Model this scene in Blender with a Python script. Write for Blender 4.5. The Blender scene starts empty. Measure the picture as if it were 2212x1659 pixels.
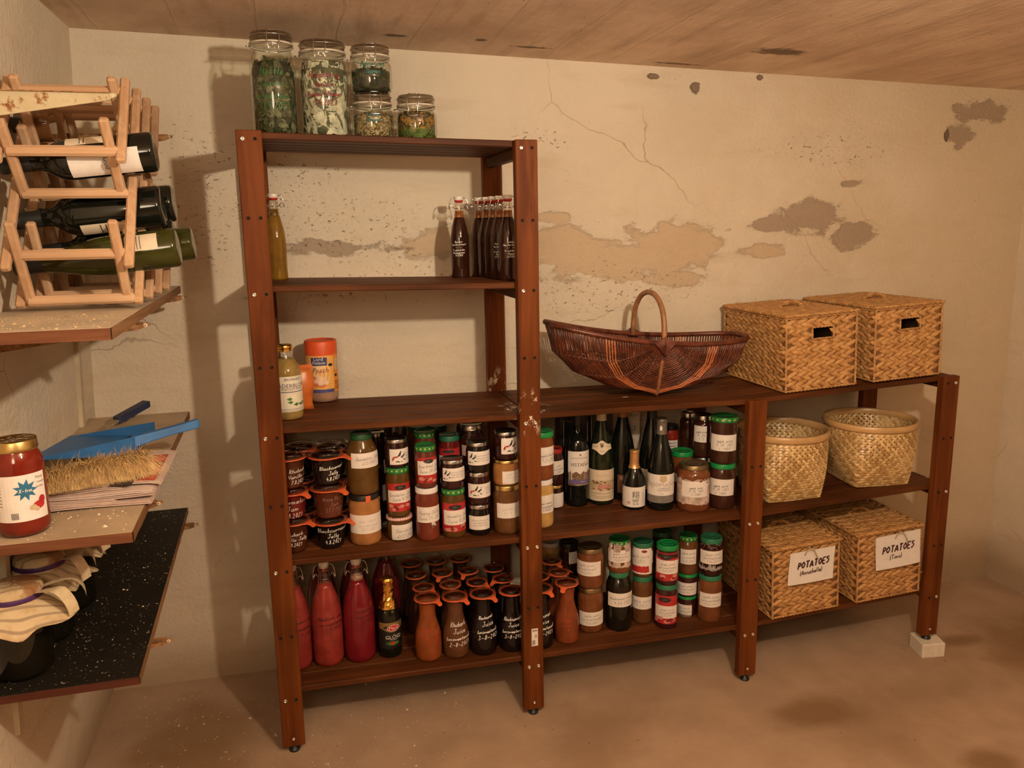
import bpy, math, random
from mathutils import Vector, Matrix
random.seed(7)
S = bpy.context.scene
COL = S.collection
PI = math.pi
ITEMS = [
 {'k': 'weck', 'name': 'preserving_jar', 'cat': 'jar', 'group': 'glass preserving jars with orange rubber rings', 'col': 'rhubarb', 'label': 'bottom preserving jar of rhubarb vanilla jelly, half behind the left post', 'txt': [[-2.95, -0.155, 0.0179, 0.0662, 'chalk', 0.0011, ['Rhubarb', 'Vanilla Jelly', '1.8.2021']]], 'x': 0.076, 'y': 0.1118, 'z': 0.5596, 'r': 0.0339, 'h': 0.1012, 'f': -1.553},
 {'k': 'weck', 'name': 'preserving_jar', 'cat': 'jar', 'group': 'glass preserving jars with orange rubber rings', 'col': 'strawberry', 'label': 'red preserving jar of watermelon jam in the middle of the stack behind the left post', 'txt': [[-2.95, -0.155, 0.0, 0.064, 'chalk', 0.001, ['Watermelon', 'Jam', '11.8.2021']]], 'x': 0.076, 'y': 0.1118, 'z': 0.6608, 'r': 0.0339, 'h': 0.0887, 'f': -1.553},
 {'k': 'weck', 'name': 'preserving_jar', 'cat': 'jar', 'group': 'glass preserving jars with orange rubber rings', 'col': 'rhubarb', 'label': 'top preserving jar of rhubarb vanilla jelly in the stack behind the left post', 'txt': [[-1.748, -0.155, 0.0116, 0.062, 'chalk', 0.001, ['Rhubarb', 'Vanilla J', '7.8.2021']]], 'x': 0.076, 'y': 0.1118, 'z': 0.7495, 'r': 0.0339, 'h': 0.1004, 'f': -1.553},
 {'k': 'weck', 'name': 'preserving_jar', 'cat': 'jar', 'group': 'glass preserving jars with orange rubber rings', 'col': 'blackcurrant', 'label': 'bottom preserving jar marked Blackcurrant Jelly in the second stack from the left', 'txt': [[-2.677, -0.2, 0.014, 0.0704, 'chalk', 0.0012, ['Blackcurrant', 'Jelly', '4.8.2021']]], 'x': 0.1775, 'y': 0.1181, 'z': 0.5574, 'r': 0.0371, 'h': 0.092, 'f': -1.597},
 {'k': 'weck', 'name': 'preserving_jar', 'cat': 'jar', 'group': 'glass preserving jars with orange rubber rings', 'col': 'rosebrown', 'label': 'brown preserving jar of rose petal jam between two blackcurrant jelly jars', 'txt': [[-2.214, -0.2, 0.0193, 0.0711, 'faint', 0.0008, ['Rose Petal', 'Jam', '27.7.2021']]], 'x': 0.1775, 'y': 0.1181, 'z': 0.6494, 'r': 0.0371, 'h': 0.0998, 'f': -1.597},
 {'k': 'weck', 'name': 'preserving_jar', 'cat': 'jar', 'group': 'glass preserving jars with orange rubber rings', 'col': 'blackcurrant', 'label': 'top preserving jar marked Blackcurrant Jelly in the second stack from the left', 'txt': [[-2.092, -0.2, 0.0117, 0.0627, 'chalk', 0.0013, ['Blackcurrant', 'Jelly', '4.8.2021']]], 'x': 0.1775, 'y': 0.1181, 'z': 0.7492, 'r': 0.0371, 'h': 0.0953, 'f': -1.597},
 {'k': 'screw', 'name': 'jam_jar', 'cat': 'jar', 'col': 'applesauce', 'lid': 'black', 'label': 'tall jar of pear sauce with black lid and orange sticker, under the dandelion jelly', 'lab': [[-2.8, -0.243, 0.0389, 0.0956, 'white']], 'txt': [[-2.39, -0.494, 0.0446, 0.0843, 'faintink', 0.0005, ['pear sauce', 'unsweetened', '27.9.2021']]], 'tab': 1, 'lr': 0.97, 'x': 0.279, 'y': 0.1251, 'z': 0.5553, 'r': 0.0458, 'h': 0.1536, 'f': -1.641},
 {'k': 'screw', 'name': 'jam_jar', 'cat': 'jar', 'col': 'dandelion', 'lid': 'greendark', 'label': 'tallest dandelion jelly jar standing on the pear sauce jar', 'lab': [[-2.369, -0.243, 0.0832, 0.1271, 'white']], 'txt': [[-2.113, -0.243, 0.0906, 0.118, 'ink', 0.0006, ['Dandelion Jelly', '6/2/2021']]], 'lr': 0.68, 'shoulder': 0.05, 'x': 0.279, 'y': 0.1251, 'z': 0.7088, 'r': 0.0458, 'h': 0.1782, 'f': -1.641},
 {'k': 'screw', 'name': 'jam_jar', 'cat': 'jar', 'col': 'dandelion', 'lid': 'gingham', 'label': 'squat jar of dandelion jelly with red gingham lid', 'lab': [[-2.329, -0.286, 0.0056, 0.0519, 'white']], 'txt': [[-2.084, -0.286, 0.0095, 0.0423, 'ink', 0.0007, ['Dandelion', '6/21 2021']]], 'lr': 1.03, 'x': 0.3796, 'y': 0.1285, 'z': 0.5531, 'r': 0.038, 'h': 0.0735, 'f': -1.684},
 {'k': 'screw', 'name': 'jam_jar', 'cat': 'jar', 'col': 'dandelion', 'lid': 'green', 'label': 'dandelion jelly jar with green lid standing on the gingham lid', 'lab': [[-2.609, -0.286, 0.0196, 0.1049, 'red'], [-2.603, -0.286, 0.0463, 0.0842, 'white']], 'txt': [[-2.449, -0.286, 0.0501, 0.0785, 'ink', 0.0006, ['Dandelion Jelly', 'June 8 2021']]], 'lr': 0.93, 'x': 0.3796, 'y': 0.1285, 'z': 0.6266, 'r': 0.0355, 'h': 0.1498, 'f': -1.684},
 {'k': 'screw', 'name': 'jam_jar', 'cat': 'jar', 'col': 'plum', 'lid': 'silver', 'label': 'topmost dark jam jar with horse rider label, standing on a dandelion jelly jar', 'lab': [[-2.271, -0.286, 0.0129, 0.0594, 'rider']], 'txt': [], 'lr': 0.93, 'x': 0.3796, 'y': 0.1285, 'z': 0.7764, 'r': 0.0345, 'h': 0.0868, 'f': -1.684},
 {'k': 'screw', 'name': 'jam_jar', 'cat': 'jar', 'col': 'peony', 'lid': 'whitelid', 'label': 'clear pink peony jelly jar with white lid', 'lab': [[-2.722, -0.322, 0.0595, 0.1073, 'white']], 'txt': [[-2.522, -0.445, 0.0653, 0.0978, 'ink', 0.0006, ['Peony Jelly', 'June 24, 2021']]], 'lr': 0.95, 'scrap': 1, 'x': 0.4612, 'y': 0.1049, 'z': 0.5514, 'r': 0.0352, 'h': 0.1626, 'f': -1.72},
 {'k': 'screw', 'name': 'jam_jar', 'cat': 'jar', 'col': 'rosepetal', 'lid': 'green', 'label': 'narrow rose petal jam jar with green lid on the peony jelly jar', 'lab': [[-2.505, -0.322, 0.0177, 0.0944, 'red'], [-2.493, -0.322, 0.0421, 0.0844, 'white']], 'txt': [[-2.377, -0.322, 0.0459, 0.0777, 'ink', 0.0006, ['Rose Petal Jam', 'June 28 2021']]], 'lr': 0.92, 'x': 0.4612, 'y': 0.1049, 'z': 0.714, 'r': 0.0325, 'h': 0.1273, 'f': -1.72},
 {'k': 'screw', 'name': 'jam_jar', 'cat': 'jar', 'col': 'dandelion', 'lid': 'green', 'label': 'dandelion jelly jar with green lid, third column from the middle post', 'lab': [[-2.837, -0.356, 0.0216, 0.1106, 'red'], [-2.651, -0.356, 0.043, 0.0887, 'white']], 'txt': [[-2.31, -0.356, 0.0469, 0.0817, 'ink', 0.0006, ['Dandelion Jelly', 'June 8 2021']]], 'lr': 0.95, 'x': 0.5415, 'y': 0.1098, 'z': 0.5497, 'r': 0.0365, 'h': 0.1508, 'f': -1.754},
 {'k': 'screw', 'name': 'jam_jar', 'cat': 'jar', 'col': 'plum', 'lid': 'silver', 'label': 'small dark jam jar with silver lid and printed label on the dandelion jelly jar', 'lab': [[-2.625, -0.356, 0.0286, 0.0676, 'rider2']], 'txt': [], 'lr': 0.95, 'x': 0.5415, 'y': 0.1098, 'z': 0.7005, 'r': 0.0365, 'h': 0.0908, 'f': -1.754},
 {'k': 'screw', 'name': 'jam_jar', 'cat': 'jar', 'col': 'blackcurrant', 'lid': 'silver', 'label': 'bottom black jam jar in the stack of three printed-label jars', 'lab': [[-2.772, -0.779, 0.0206, 0.0637, 'print']], 'txt': [], 'lr': 0.93, 'x': 0.6202, 'y': 0.1094, 'z': 0.548, 'r': 0.0359, 'h': 0.096, 'f': -1.787},
 {'k': 'screw', 'name': 'jam_jar', 'cat': 'jar', 'col': 'plum', 'lid': 'silver', 'label': 'middle jam jar with horse rider label in the stack of three', 'lab': [[-2.771, -0.389, 0.0252, 0.0683, 'rider']], 'txt': [], 'lr': 0.93, 'x': 0.6202, 'y': 0.1094, 'z': 0.644, 'r': 0.0359, 'h': 0.1013, 'f': -1.787},
 {'k': 'screw', 'name': 'jam_jar', 'cat': 'jar', 'col': 'blackcurrant', 'lid': 'silver', 'label': 'top black jam jar with printed label in the stack of three', 'lab': [[-2.697, -0.389, 0.0255, 0.0673, 'rider2']], 'txt': [], 'lr': 0.93, 'x': 0.6202, 'y': 0.1094, 'z': 0.7453, 'r': 0.0359, 'h': 0.0927, 'f': -1.787},
 {'k': 'screw', 'name': 'jam_jar', 'cat': 'jar', 'col': 'spicedapple', 'lid': 'gold', 'label': 'bottom brown jar marked spiced apple, beside the tall middle post', 'lab': [[-2.599, -0.425, 0.0534, 0.1003, 'white']], 'txt': [[-2.419, -0.425, 0.0632, 0.0906, 'faintink', 0.0006, ['spiced apple', '29. 9. 2021']]], 'lr': 0.97, 'x': 0.7054, 'y': 0.103, 'z': 0.5462, 'r': 0.0409, 'h': 0.1535, 'f': -1.822},
 {'k': 'screw', 'name': 'jam_jar', 'cat': 'jar', 'col': 'applesauce', 'lid': 'gold', 'label': 'caramel coloured pear sauce jar with gold lid on the spiced apple jar', 'lab': [[-2.097, -0.425, 0.0074, 0.0471, 'white']], 'txt': [[-1.972, -0.425, 0.0144, 0.0432, 'faintink', 0.0005, ['pear sauce', '(unsweetened)', '9.9.21']]], 'lr': 0.97, 'x': 0.7054, 'y': 0.103, 'z': 0.6997, 'r': 0.04, 'h': 0.0791, 'f': -1.822},
 {'k': 'screw', 'name': 'jam_jar', 'cat': 'jar', 'col': 'plum', 'lid': 'silver', 'label': 'topmost dark jam jar with square horse rider label beside the middle post', 'lab': [[-2.175, -0.425, 0.0203, 0.0685, 'rider']], 'txt': [], 'lr': 0.93, 'x': 0.7054, 'y': 0.103, 'z': 0.7787, 'r': 0.036, 'h': 0.0862, 'f': -1.822},
 {'k': 'weck', 'name': 'preserving_jar', 'cat': 'jar', 'group': 'glass preserving jars with orange rubber rings', 'col': 'blackcurrant', 'label': 'lowest dark preserving jar of the second-row stack behind the rhubarb vanilla jelly', 'txt': [], 'x': 0.1018, 'y': 0.215, 'z': 0.559, 'r': 0.0365, 'h': 0.0959, 'f': -1.564},
 {'k': 'weck', 'name': 'preserving_jar', 'cat': 'jar', 'group': 'glass preserving jars with orange rubber rings', 'col': 'blackcurrant', 'label': 'middle dark preserving jar of the second-row stack behind the rhubarb vanilla jelly', 'txt': [], 'x': 0.1018, 'y': 0.215, 'z': 0.655, 'r': 0.0365, 'h': 0.0959, 'f': -1.564},
 {'k': 'weck', 'name': 'preserving_jar', 'cat': 'jar', 'group': 'glass preserving jars with orange rubber rings', 'col': 'blackcurrant', 'label': 'topmost dark preserving jar of the second-row stack behind the rhubarb vanilla jelly', 'txt': [], 'x': 0.1018, 'y': 0.215, 'z': 0.7509, 'r': 0.0365, 'h': 0.0959, 'f': -1.564},
 {'k': 'weck', 'name': 'preserving_jar', 'cat': 'jar', 'group': 'glass preserving jars with orange rubber rings', 'col': 'blackcurrant', 'label': 'lowest dark preserving jar of the second-row stack behind the blackcurrant jelly', 'txt': [], 'x': 0.1977, 'y': 0.215, 'z': 0.557, 'r': 0.0365, 'h': 0.0945, 'f': -1.604},
 {'k': 'weck', 'name': 'preserving_jar', 'cat': 'jar', 'group': 'glass preserving jars with orange rubber rings', 'col': 'blackcurrant', 'label': 'middle dark preserving jar of the second-row stack behind the blackcurrant jelly', 'txt': [], 'x': 0.1977, 'y': 0.215, 'z': 0.6515, 'r': 0.0365, 'h': 0.0945, 'f': -1.604},
 {'k': 'weck', 'name': 'preserving_jar', 'cat': 'jar', 'group': 'glass preserving jars with orange rubber rings', 'col': 'blackcurrant', 'label': 'topmost dark preserving jar of the second-row stack behind the blackcurrant jelly', 'txt': [], 'x': 0.1977, 'y': 0.215, 'z': 0.7459, 'r': 0.0365, 'h': 0.0945, 'f': -1.604},
 {'k': 'screw', 'name': 'jam_jar', 'cat': 'jar', 'col': 'plum', 'lid': 'gold', 'label': 'lowest dark jar of the stack half hidden behind the tall dandelion jar', 'lab': [[-1.36, -0.716, -0.0227, 0.0177, 'white']], 'txt': [], 'x': 0.331, 'y': 0.248, 'z': 0.5541, 'r': 0.03, 'h': 0.1024, 'f': -1.658},
 {'k': 'screw', 'name': 'jam_jar', 'cat': 'jar', 'col': 'plum', 'lid': 'gold', 'label': 'middle dark jar with pale label behind the tall dandelion jar', 'lab': [[-1.167, -0.261, -0.0167, 0.0349, 'white']], 'txt': [], 'x': 0.331, 'y': 0.248, 'z': 0.6566, 'r': 0.03, 'h': 0.0994, 'f': -1.658},
 {'k': 'screw', 'name': 'jam_jar', 'cat': 'jar', 'col': 'plum', 'lid': 'silver', 'label': 'top dark jar with white label behind the tall dandelion jar', 'lab': [[-0.843, -0.261, -0.0291, 0.014, 'white']], 'txt': [], 'x': 0.331, 'y': 0.248, 'z': 0.756, 'r': 0.03, 'h': 0.0994, 'f': -1.658},
 {'k': 'screw', 'name': 'jam_jar', 'cat': 'jar', 'col': 'plum', 'lid': 'black', 'label': 'lower dark jar in shadow behind the horse rider jars', 'lab': [], 'txt': [], 'x': 0.3908, 'y': 0.222, 'z': 0.5529, 'r': 0.034, 'h': 0.187, 'f': -1.684},
 {'k': 'screw', 'name': 'jam_jar', 'cat': 'jar', 'col': 'plum', 'lid': 'hex', 'label': 'dark jar with chequered lid behind the topmost horse rider jar', 'lab': [], 'txt': [], 'lr': 0.98, 'x': 0.3908, 'y': 0.222, 'z': 0.7399, 'r': 0.034, 'h': 0.1559, 'f': -1.684},
 {'k': 'screw', 'name': 'jam_jar', 'cat': 'jar', 'col': 'rosepetal', 'lid': 'white', 'label': 'lower pink jar hidden behind the peony jelly', 'lab': [[-3.117, -2.261, 0.0693, 0.1165, 'white']], 'txt': [], 'x': 0.4728, 'y': 0.182, 'z': 0.5511, 'r': 0.033, 'h': 0.163, 'f': -1.72},
 {'k': 'screw', 'name': 'jam_jar', 'cat': 'jar', 'col': 'rosepetal', 'lid': 'green', 'label': 'rose petal jam jar with green lid in the row behind the narrow one', 'lab': [[-3.117, -2.086, 0.0468, 0.0892, 'white']], 'txt': [], 'lr': 0.95, 'x': 0.4728, 'y': 0.182, 'z': 0.7141, 'r': 0.033, 'h': 0.1482, 'f': -1.72},
 {'k': 'screw', 'name': 'jam_jar', 'cat': 'jar', 'col': 'rosepetal', 'lid': 'black', 'label': 'lower shadowed jar of the third-row stack behind rose petal jam', 'lab': [], 'txt': [], 'x': 0.4685, 'y': 0.265, 'z': 0.5512, 'r': 0.036, 'h': 0.1619, 'f': -1.713},
 {'k': 'screw', 'name': 'jam_jar', 'cat': 'jar', 'col': 'rosepetal', 'lid': 'greendark', 'label': 'jar with dark green lid in shadow behind the rose petal jam', 'lab': [], 'txt': [], 'lr': 0.95, 'x': 0.4685, 'y': 0.265, 'z': 0.7131, 'r': 0.036, 'h': 0.1471, 'f': -1.713},
 {'k': 'screw', 'name': 'jam_jar', 'cat': 'jar', 'col': 'rosepetal', 'lid': 'black', 'label': 'lower shadowed jar of the rear stack close to the wall', 'lab': [], 'txt': [], 'x': 0.5355, 'y': 0.345, 'z': 0.5498, 'r': 0.036, 'h': 0.1512, 'f': -1.735},
 {'k': 'screw', 'name': 'jam_jar', 'cat': 'jar', 'col': 'rosepetal', 'lid': 'greendark', 'label': 'shadowed dark green lidded jar close to the wall behind the red labelled one', 'lab': [], 'txt': [], 'lr': 0.95, 'x': 0.5355, 'y': 0.345, 'z': 0.701, 'r': 0.036, 'h': 0.1375, 'f': -1.735},
 {'k': 'screw', 'name': 'jam_jar', 'cat': 'jar', 'col': 'strawberry', 'lid': 'black', 'label': 'lower red jar under the red labelled jar of the second row', 'lab': [[-3.148, -2.522, 0.0387, 0.1028, 'white']], 'txt': [], 'x': 0.5527, 'y': 0.205, 'z': 0.5494, 'r': 0.0345, 'h': 0.1479, 'f': -1.751},
 {'k': 'screw', 'name': 'jam_jar', 'cat': 'jar', 'col': 'strawberry', 'lid': 'greenblue', 'label': 'red labelled jam jar with blue-green lid in the second row', 'lab': [[-3.148, -0.526, 0.0421, 0.104, 'red'], [-3.148, -2.163, 0.0421, 0.0813, 'white']], 'txt': [], 'lr': 0.93, 'x': 0.5527, 'y': 0.205, 'z': 0.6973, 'r': 0.0345, 'h': 0.1422, 'f': -1.751},
 {'k': 'screw', 'name': 'jam_jar', 'cat': 'jar', 'col': 'plum', 'lid': 'silver', 'label': 'lower dark jar behind the stack of three printed-label jars', 'lab': [], 'txt': [], 'x': 0.6218, 'y': 0.2, 'z': 0.5479, 'r': 0.036, 'h': 0.1752, 'f': -1.779},
 {'k': 'screw', 'name': 'jam_jar', 'cat': 'jar', 'col': 'plum', 'lid': 'silver', 'label': 'dark jam jar with silver lid standing behind the top blackcurrant jar', 'lab': [[-2.767, -1.976, 0.051, 0.0844, 'white']], 'txt': [], 'lr': 0.95, 'x': 0.6218, 'y': 0.2, 'z': 0.7231, 'r': 0.036, 'h': 0.146, 'f': -1.779},
 {'k': 'screw', 'name': 'jam_jar', 'cat': 'jar', 'col': 'plum', 'lid': 'silver', 'label': 'lower dark jar of the rearmost silver lidded stack', 'lab': [], 'txt': [], 'x': 0.6283, 'y': 0.285, 'z': 0.5478, 'r': 0.036, 'h': 0.1756, 'f': -1.775},
 {'k': 'screw', 'name': 'jam_jar', 'cat': 'jar', 'col': 'plum', 'lid': 'silver', 'label': 'rearmost silver lidded jam jar under the shelf edge', 'lab': [], 'txt': [], 'lr': 0.95, 'x': 0.6283, 'y': 0.285, 'z': 0.7234, 'r': 0.036, 'h': 0.1464, 'f': -1.775},
 {'k': 'screw', 'name': 'jam_jar', 'cat': 'jar', 'col': 'pear', 'lid': 'whitelid', 'label': 'pale yellow pear jar with white lid, right of the tall middle post', 'lab': [[-2.88, -0.587, 0.0496, 0.107, 'white']], 'txt': [[-2.055, -0.769, 0.0547, 0.0868, 'ink', 0.0007, ['pear sauce', 'unsweetened', '9.9.2021']]], 'lr': 0.93, 'x': 0.8222, 'y': 0.1247, 'z': 0.5442, 'r': 0.0394, 'h': 0.1533, 'f': -1.867},
 {'k': 'screw', 'name': 'jam_jar', 'cat': 'jar', 'col': 'applebutter', 'lid': 'greenbright', 'label': 'apple butter jar with bright green lid, right of the tall middle post', 'lab': [[-2.764, -0.47, 0.0492, 0.1069, 'white']], 'txt': [[-1.892, -0.47, 0.0575, 0.0905, 'ink', 0.0007, ['apple butter', '9.25.2021']]], 'lr': 1.0, 'x': 0.8222, 'y': 0.1247, 'z': 0.6975, 'r': 0.0405, 'h': 0.1515, 'f': -1.867},
 {'k': 'screw', 'name': 'jam_jar', 'cat': 'jar', 'col': 'plum', 'lid': 'gold', 'label': 'dark jar with gold lid half hidden behind the pear jar', 'lab': [[-2.625, -0.619, 0.0056, 0.0545, 'white']], 'txt': [], 'lr': 0.95, 'x': 0.9129, 'y': 0.2757, 'z': 0.5429, 'r': 0.0333, 'h': 0.0797, 'f': -1.883},
 {'k': 'screw', 'name': 'jam_jar', 'cat': 'jar', 'col': 'plum', 'lid': 'red', 'label': 'dark jar with red lid half hidden behind the apple butter jar', 'lab': [[-2.589, -0.486, 0.0394, 0.0858, 'white']], 'txt': [[-1.908, -0.73, 0.043, 0.0751, 'ink', 0.0006, ['jam', 'unsweetened', '2021']]], 'lr': 0.9, 'x': 0.9129, 'y': 0.2757, 'z': 0.6226, 'r': 0.0333, 'h': 0.124, 'f': -1.883},
 {'k': 'bordeaux', 'name': 'wine_bottle', 'cat': 'bottle', 'col': 'winedark', 'label': 'dark wine bottle with white label of mountains and purple band', 'cap': 'black', 'lab': [[-2.716, -0.516, 0.0749, 0.1924, 'vistana']], 'x': 0.9962, 'y': 0.2806, 'z': 0.5417, 'r': 0.0398, 'h': 0.345, 'f': -1.913},
 {'k': 'burgundy', 'name': 'wine_bottle', 'cat': 'bottle', 'col': 'winegreen', 'label': 'wine bottle with cream capsule and picture of a pink chateau on its label', 'cap': 'cream', 'lab': [[-3.245, -0.547, 0.0168, 0.1243, 'julienas'], [-2.881, -0.87, 0.1765, 0.223, 'neck']], 'x': 1.0814, 'y': 0.2762, 'z': 0.5404, 'r': 0.0427, 'h': 0.345, 'f': -1.944},
 {'k': 'sake', 'name': 'sake_bottle', 'cat': 'bottle', 'col': 'winedark', 'cap': 'copper', 'label': 'short rice wine bottle with orange foil neck and black characters', 'lab': [[-3.383, -0.65, 0.0111, 0.0795, 'sake']], 'x': 1.168, 'y': 0.1989, 'z': 0.5391, 'r': 0.0375, 'h': 0.197, 'f': -1.986},
 {'k': 'burgundy', 'name': 'wine_bottle', 'cat': 'bottle', 'col': 'winedark', 'label': 'wine bottle with grey capsule and ornate script label in front', 'cap': 'grey', 'lab': [[-3.417, -0.622, 0.0542, 0.1255, 'paparuda'], [-3.417, -0.684, 0.0291, 0.0542, 'grey']], 'x': 1.251, 'y': 0.1715, 'z': 0.5379, 'r': 0.0436, 'h': 0.3059, 'f': -2.019},
 {'k': 'screw', 'name': 'juice_jar', 'cat': 'jar', 'col': 'applejuice', 'lid': 'goldbrown', 'label': 'wide apple juice jar with old torn label and bronze lid', 'lab': [[-3.446, -0.863, 0.0255, 0.1196, 'torn'], [-2.791, -1.102, 0.054, 0.1073, 'white']], 'txt': [[-2.59, -1.181, 0.0576, 0.0913, 'ink', 0.0008, ['apple juice', '9 . 25 . 2021', '1 : 1 H2O']]], 'lr': 0.86, 'x': 1.3537, 'y': 0.1382, 'z': 0.5363, 'r': 0.0543, 'h': 0.1568, 'f': -2.06},
 {'k': 'screw', 'name': 'juice_jar', 'cat': 'jar', 'col': 'grapejuice', 'lid': 'greenbright', 'label': 'lower apple juice jar with plain green lid at the right end of the shelf', 'lab': [[-3.492, -1.121, 0.0508, 0.1063, 'white']], 'txt': [[-3.061, -1.333, 0.0526, 0.0903, 'ink', 0.0008, ['apple juice', '9 . 20 . 2021', '1 : 1 H2O']]], 'lr': 0.93, 'x': 1.4524, 'y': 0.1258, 'z': 0.5349, 'r': 0.0437, 'h': 0.1554, 'f': -2.095},
 {'k': 'screw', 'name': 'juice_jar', 'cat': 'jar', 'col': 'grapejuice', 'lid': 'green', 'label': 'upper apple juice jar with patterned green lid at the right end of the shelf', 'lab': [[-3.205, -0.995, 0.0466, 0.1009, 'white']], 'txt': [[-2.863, -1.164, 0.0483, 0.0869, 'ink', 0.0008, ['apple juice', '9 . 20 . 2021', '1 : 1 H2O']]], 'lr': 1.0, 'x': 1.4524, 'y': 0.1258, 'z': 0.6902, 'r': 0.0437, 'h': 0.1572, 'f': -2.095},
 {'k': 'screw', 'name': 'juice_jar', 'cat': 'jar', 'col': 'grapejuice', 'lid': 'silver', 'label': 'lower apple juice jar behind the green lidded stack at the right end', 'lab': [], 'txt': [], 'x': 1.4372, 'y': 0.235, 'z': 0.5351, 'r': 0.036, 'h': 0.1464, 'f': -2.07},
 {'k': 'screw', 'name': 'juice_jar', 'cat': 'jar', 'col': 'grapejuice', 'lid': 'silver', 'label': 'apple juice jar with silver lid behind the right end stack', 'lab': [[-3.07, -1.767, 0.0562, 0.1125, 'white']], 'txt': [[-2.764, -1.763, 0.0598, 0.0999, 'ink', 0.0008, ['apple juice', '9 . 20', '1 : 1']]], 'lr': 0.85, 'x': 1.4372, 'y': 0.235, 'z': 0.6815, 'r': 0.036, 'h': 0.1464, 'f': -2.07},
 {'k': 'screw', 'name': 'juice_jar', 'cat': 'jar', 'col': 'grapejuice', 'lid': 'silver', 'label': 'lower dark juice jar in the corner behind the wide apple juice', 'lab': [], 'txt': [], 'x': 1.4356, 'y': 0.345, 'z': 0.5351, 'r': 0.029, 'h': 0.1381, 'f': -2.051},
 {'k': 'screw', 'name': 'juice_jar', 'cat': 'jar', 'col': 'grapejuice', 'lid': 'silver', 'label': 'rear dark juice jar with silver lid left of the labelled apple juice', 'lab': [], 'txt': [], 'lr': 0.85, 'x': 1.4356, 'y': 0.345, 'z': 0.6732, 'r': 0.029, 'h': 0.1381, 'f': -2.051},
 {'k': 'screw', 'name': 'juice_jar', 'cat': 'jar', 'col': 'applejuice', 'lid': 'greenbright', 'label': 'low juice jar with bright green lid behind the script label wine', 'lab': [[-2.963, -2.274, 0.0664, 0.096, 'white']], 'txt': [], 'lr': 1.0, 'x': 1.3636, 'y': 0.245, 'z': 0.5362, 'r': 0.038, 'h': 0.1698, 'f': -2.045},
 {'k': 'screw', 'name': 'sauce_jar', 'cat': 'jar', 'col': 'tomato', 'lid': 'black', 'label': 'lower sauce jar behind the script label wine bottle', 'lab': [], 'txt': [], 'x': 1.3687, 'y': 0.345, 'z': 0.5361, 'r': 0.029, 'h': 0.118, 'f': -2.03},
 {'k': 'screw', 'name': 'sauce_jar', 'cat': 'jar', 'col': 'tomato', 'lid': 'black', 'label': 'red sauce jar with white label behind the script label wine bottle', 'lab': [[-2.467, -1.011, 0.0384, 0.0668, 'white']], 'txt': [[-2.398, -1.123, 0.0422, 0.0631, 'ink', 0.001, ['tomato', 'sauce']]], 'lr': 0.9, 'x': 1.3687, 'y': 0.345, 'z': 0.6541, 'r': 0.029, 'h': 0.118, 'f': -2.03},
 {'k': 'burgundy', 'name': 'wine_bottle', 'cat': 'bottle', 'col': 'winedark', 'label': 'dark sparkling wine bottle with harlequin orange neck foil and brown label', 'cap': 'harlequin', 'lab': [[-2.331, -1.556, 0.0289, 0.0921, 'brown']], 'x': 1.17, 'y': 0.305, 'z': 0.5391, 'r': 0.043, 'h': 0.345, 'f': -1.971},
 {'k': 'burgundy', 'name': 'wine_bottle', 'cat': 'bottle', 'col': 'winedark', 'label': 'unlit dark wine bottle just left of the script label bottle', 'cap': 'black', 'lab': [[-3.101, -2.257, 0.0428, 0.113, 'cream']], 'x': 1.262, 'y': 0.27, 'z': 0.5377, 'r': 0.042, 'h': 0.345, 'f': -2.007},
 {'k': 'swinglarge', 'name': 'juice_bottle', 'cat': 'bottle', 'col': 'pink', 'label': 'pink swing-top juice bottle half hidden by the left post', 'txt': [[-1.639, -0.148, 0.1005, 0.1711, 'darkred', 0.0011, ['Rhubarb juice', 'unsweetened', '2.9.2021']]], 'x': 0.0587, 'y': 0.1572, 'z': 0.1721, 'r': 0.0448, 'h': 0.325, 'f': -1.546},
 {'k': 'swinglarge', 'name': 'juice_bottle', 'cat': 'bottle', 'col': 'pink', 'label': 'pink swing-top juice bottle second from the left post', 'txt': [[-2.25, -0.188, 0.1148, 0.1682, 'darkred', 0.0011, ['Rhubarb juice', 'unsweetened', '2.9.2021']]], 'x': 0.1514, 'y': 0.1589, 'z': 0.1702, 'r': 0.0463, 'h': 0.325, 'f': -1.585},
 {'k': 'swinglarge', 'name': 'juice_bottle', 'cat': 'bottle', 'col': 'deeppink', 'label': 'deep pink swing-top juice bottle beside the mulled wine', 'txt': [[-1.783, -0.229, 0.1294, 0.1786, 'darkred', 0.0011, ['Rhubarb juice', 'unsweetened', '2.9.2021']]], 'foam': 1, 'x': 0.2468, 'y': 0.1606, 'z': 0.1681, 'r': 0.0481, 'h': 0.325, 'f': -1.626},
 {'k': 'swinglarge', 'name': 'juice_bottle', 'cat': 'bottle', 'col': 'darkpink', 'label': 'dark red swing-top juice bottle in shadow behind the mulled wine', 'txt': [], 'x': 0.345, 'y': 0.29, 'z': 0.166, 'r': 0.047, 'h': 0.325, 'f': -1.662},
 {'k': 'swinglarge', 'name': 'juice_bottle', 'cat': 'bottle', 'col': 'darkpink', 'label': 'dark red swing-top juice bottle behind the deep pink one', 'txt': [], 'x': 0.245, 'y': 0.29, 'z': 0.1682, 'r': 0.047, 'h': 0.325, 'f': -1.622},
 {'k': 'swinglarge', 'name': 'juice_bottle', 'cat': 'bottle', 'col': 'darkpink', 'label': 'dark red swing-top juice bottle in the second row by the left post', 'txt': [], 'x': 0.145, 'y': 0.29, 'z': 0.1703, 'r': 0.047, 'h': 0.325, 'f': -1.582},
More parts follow.
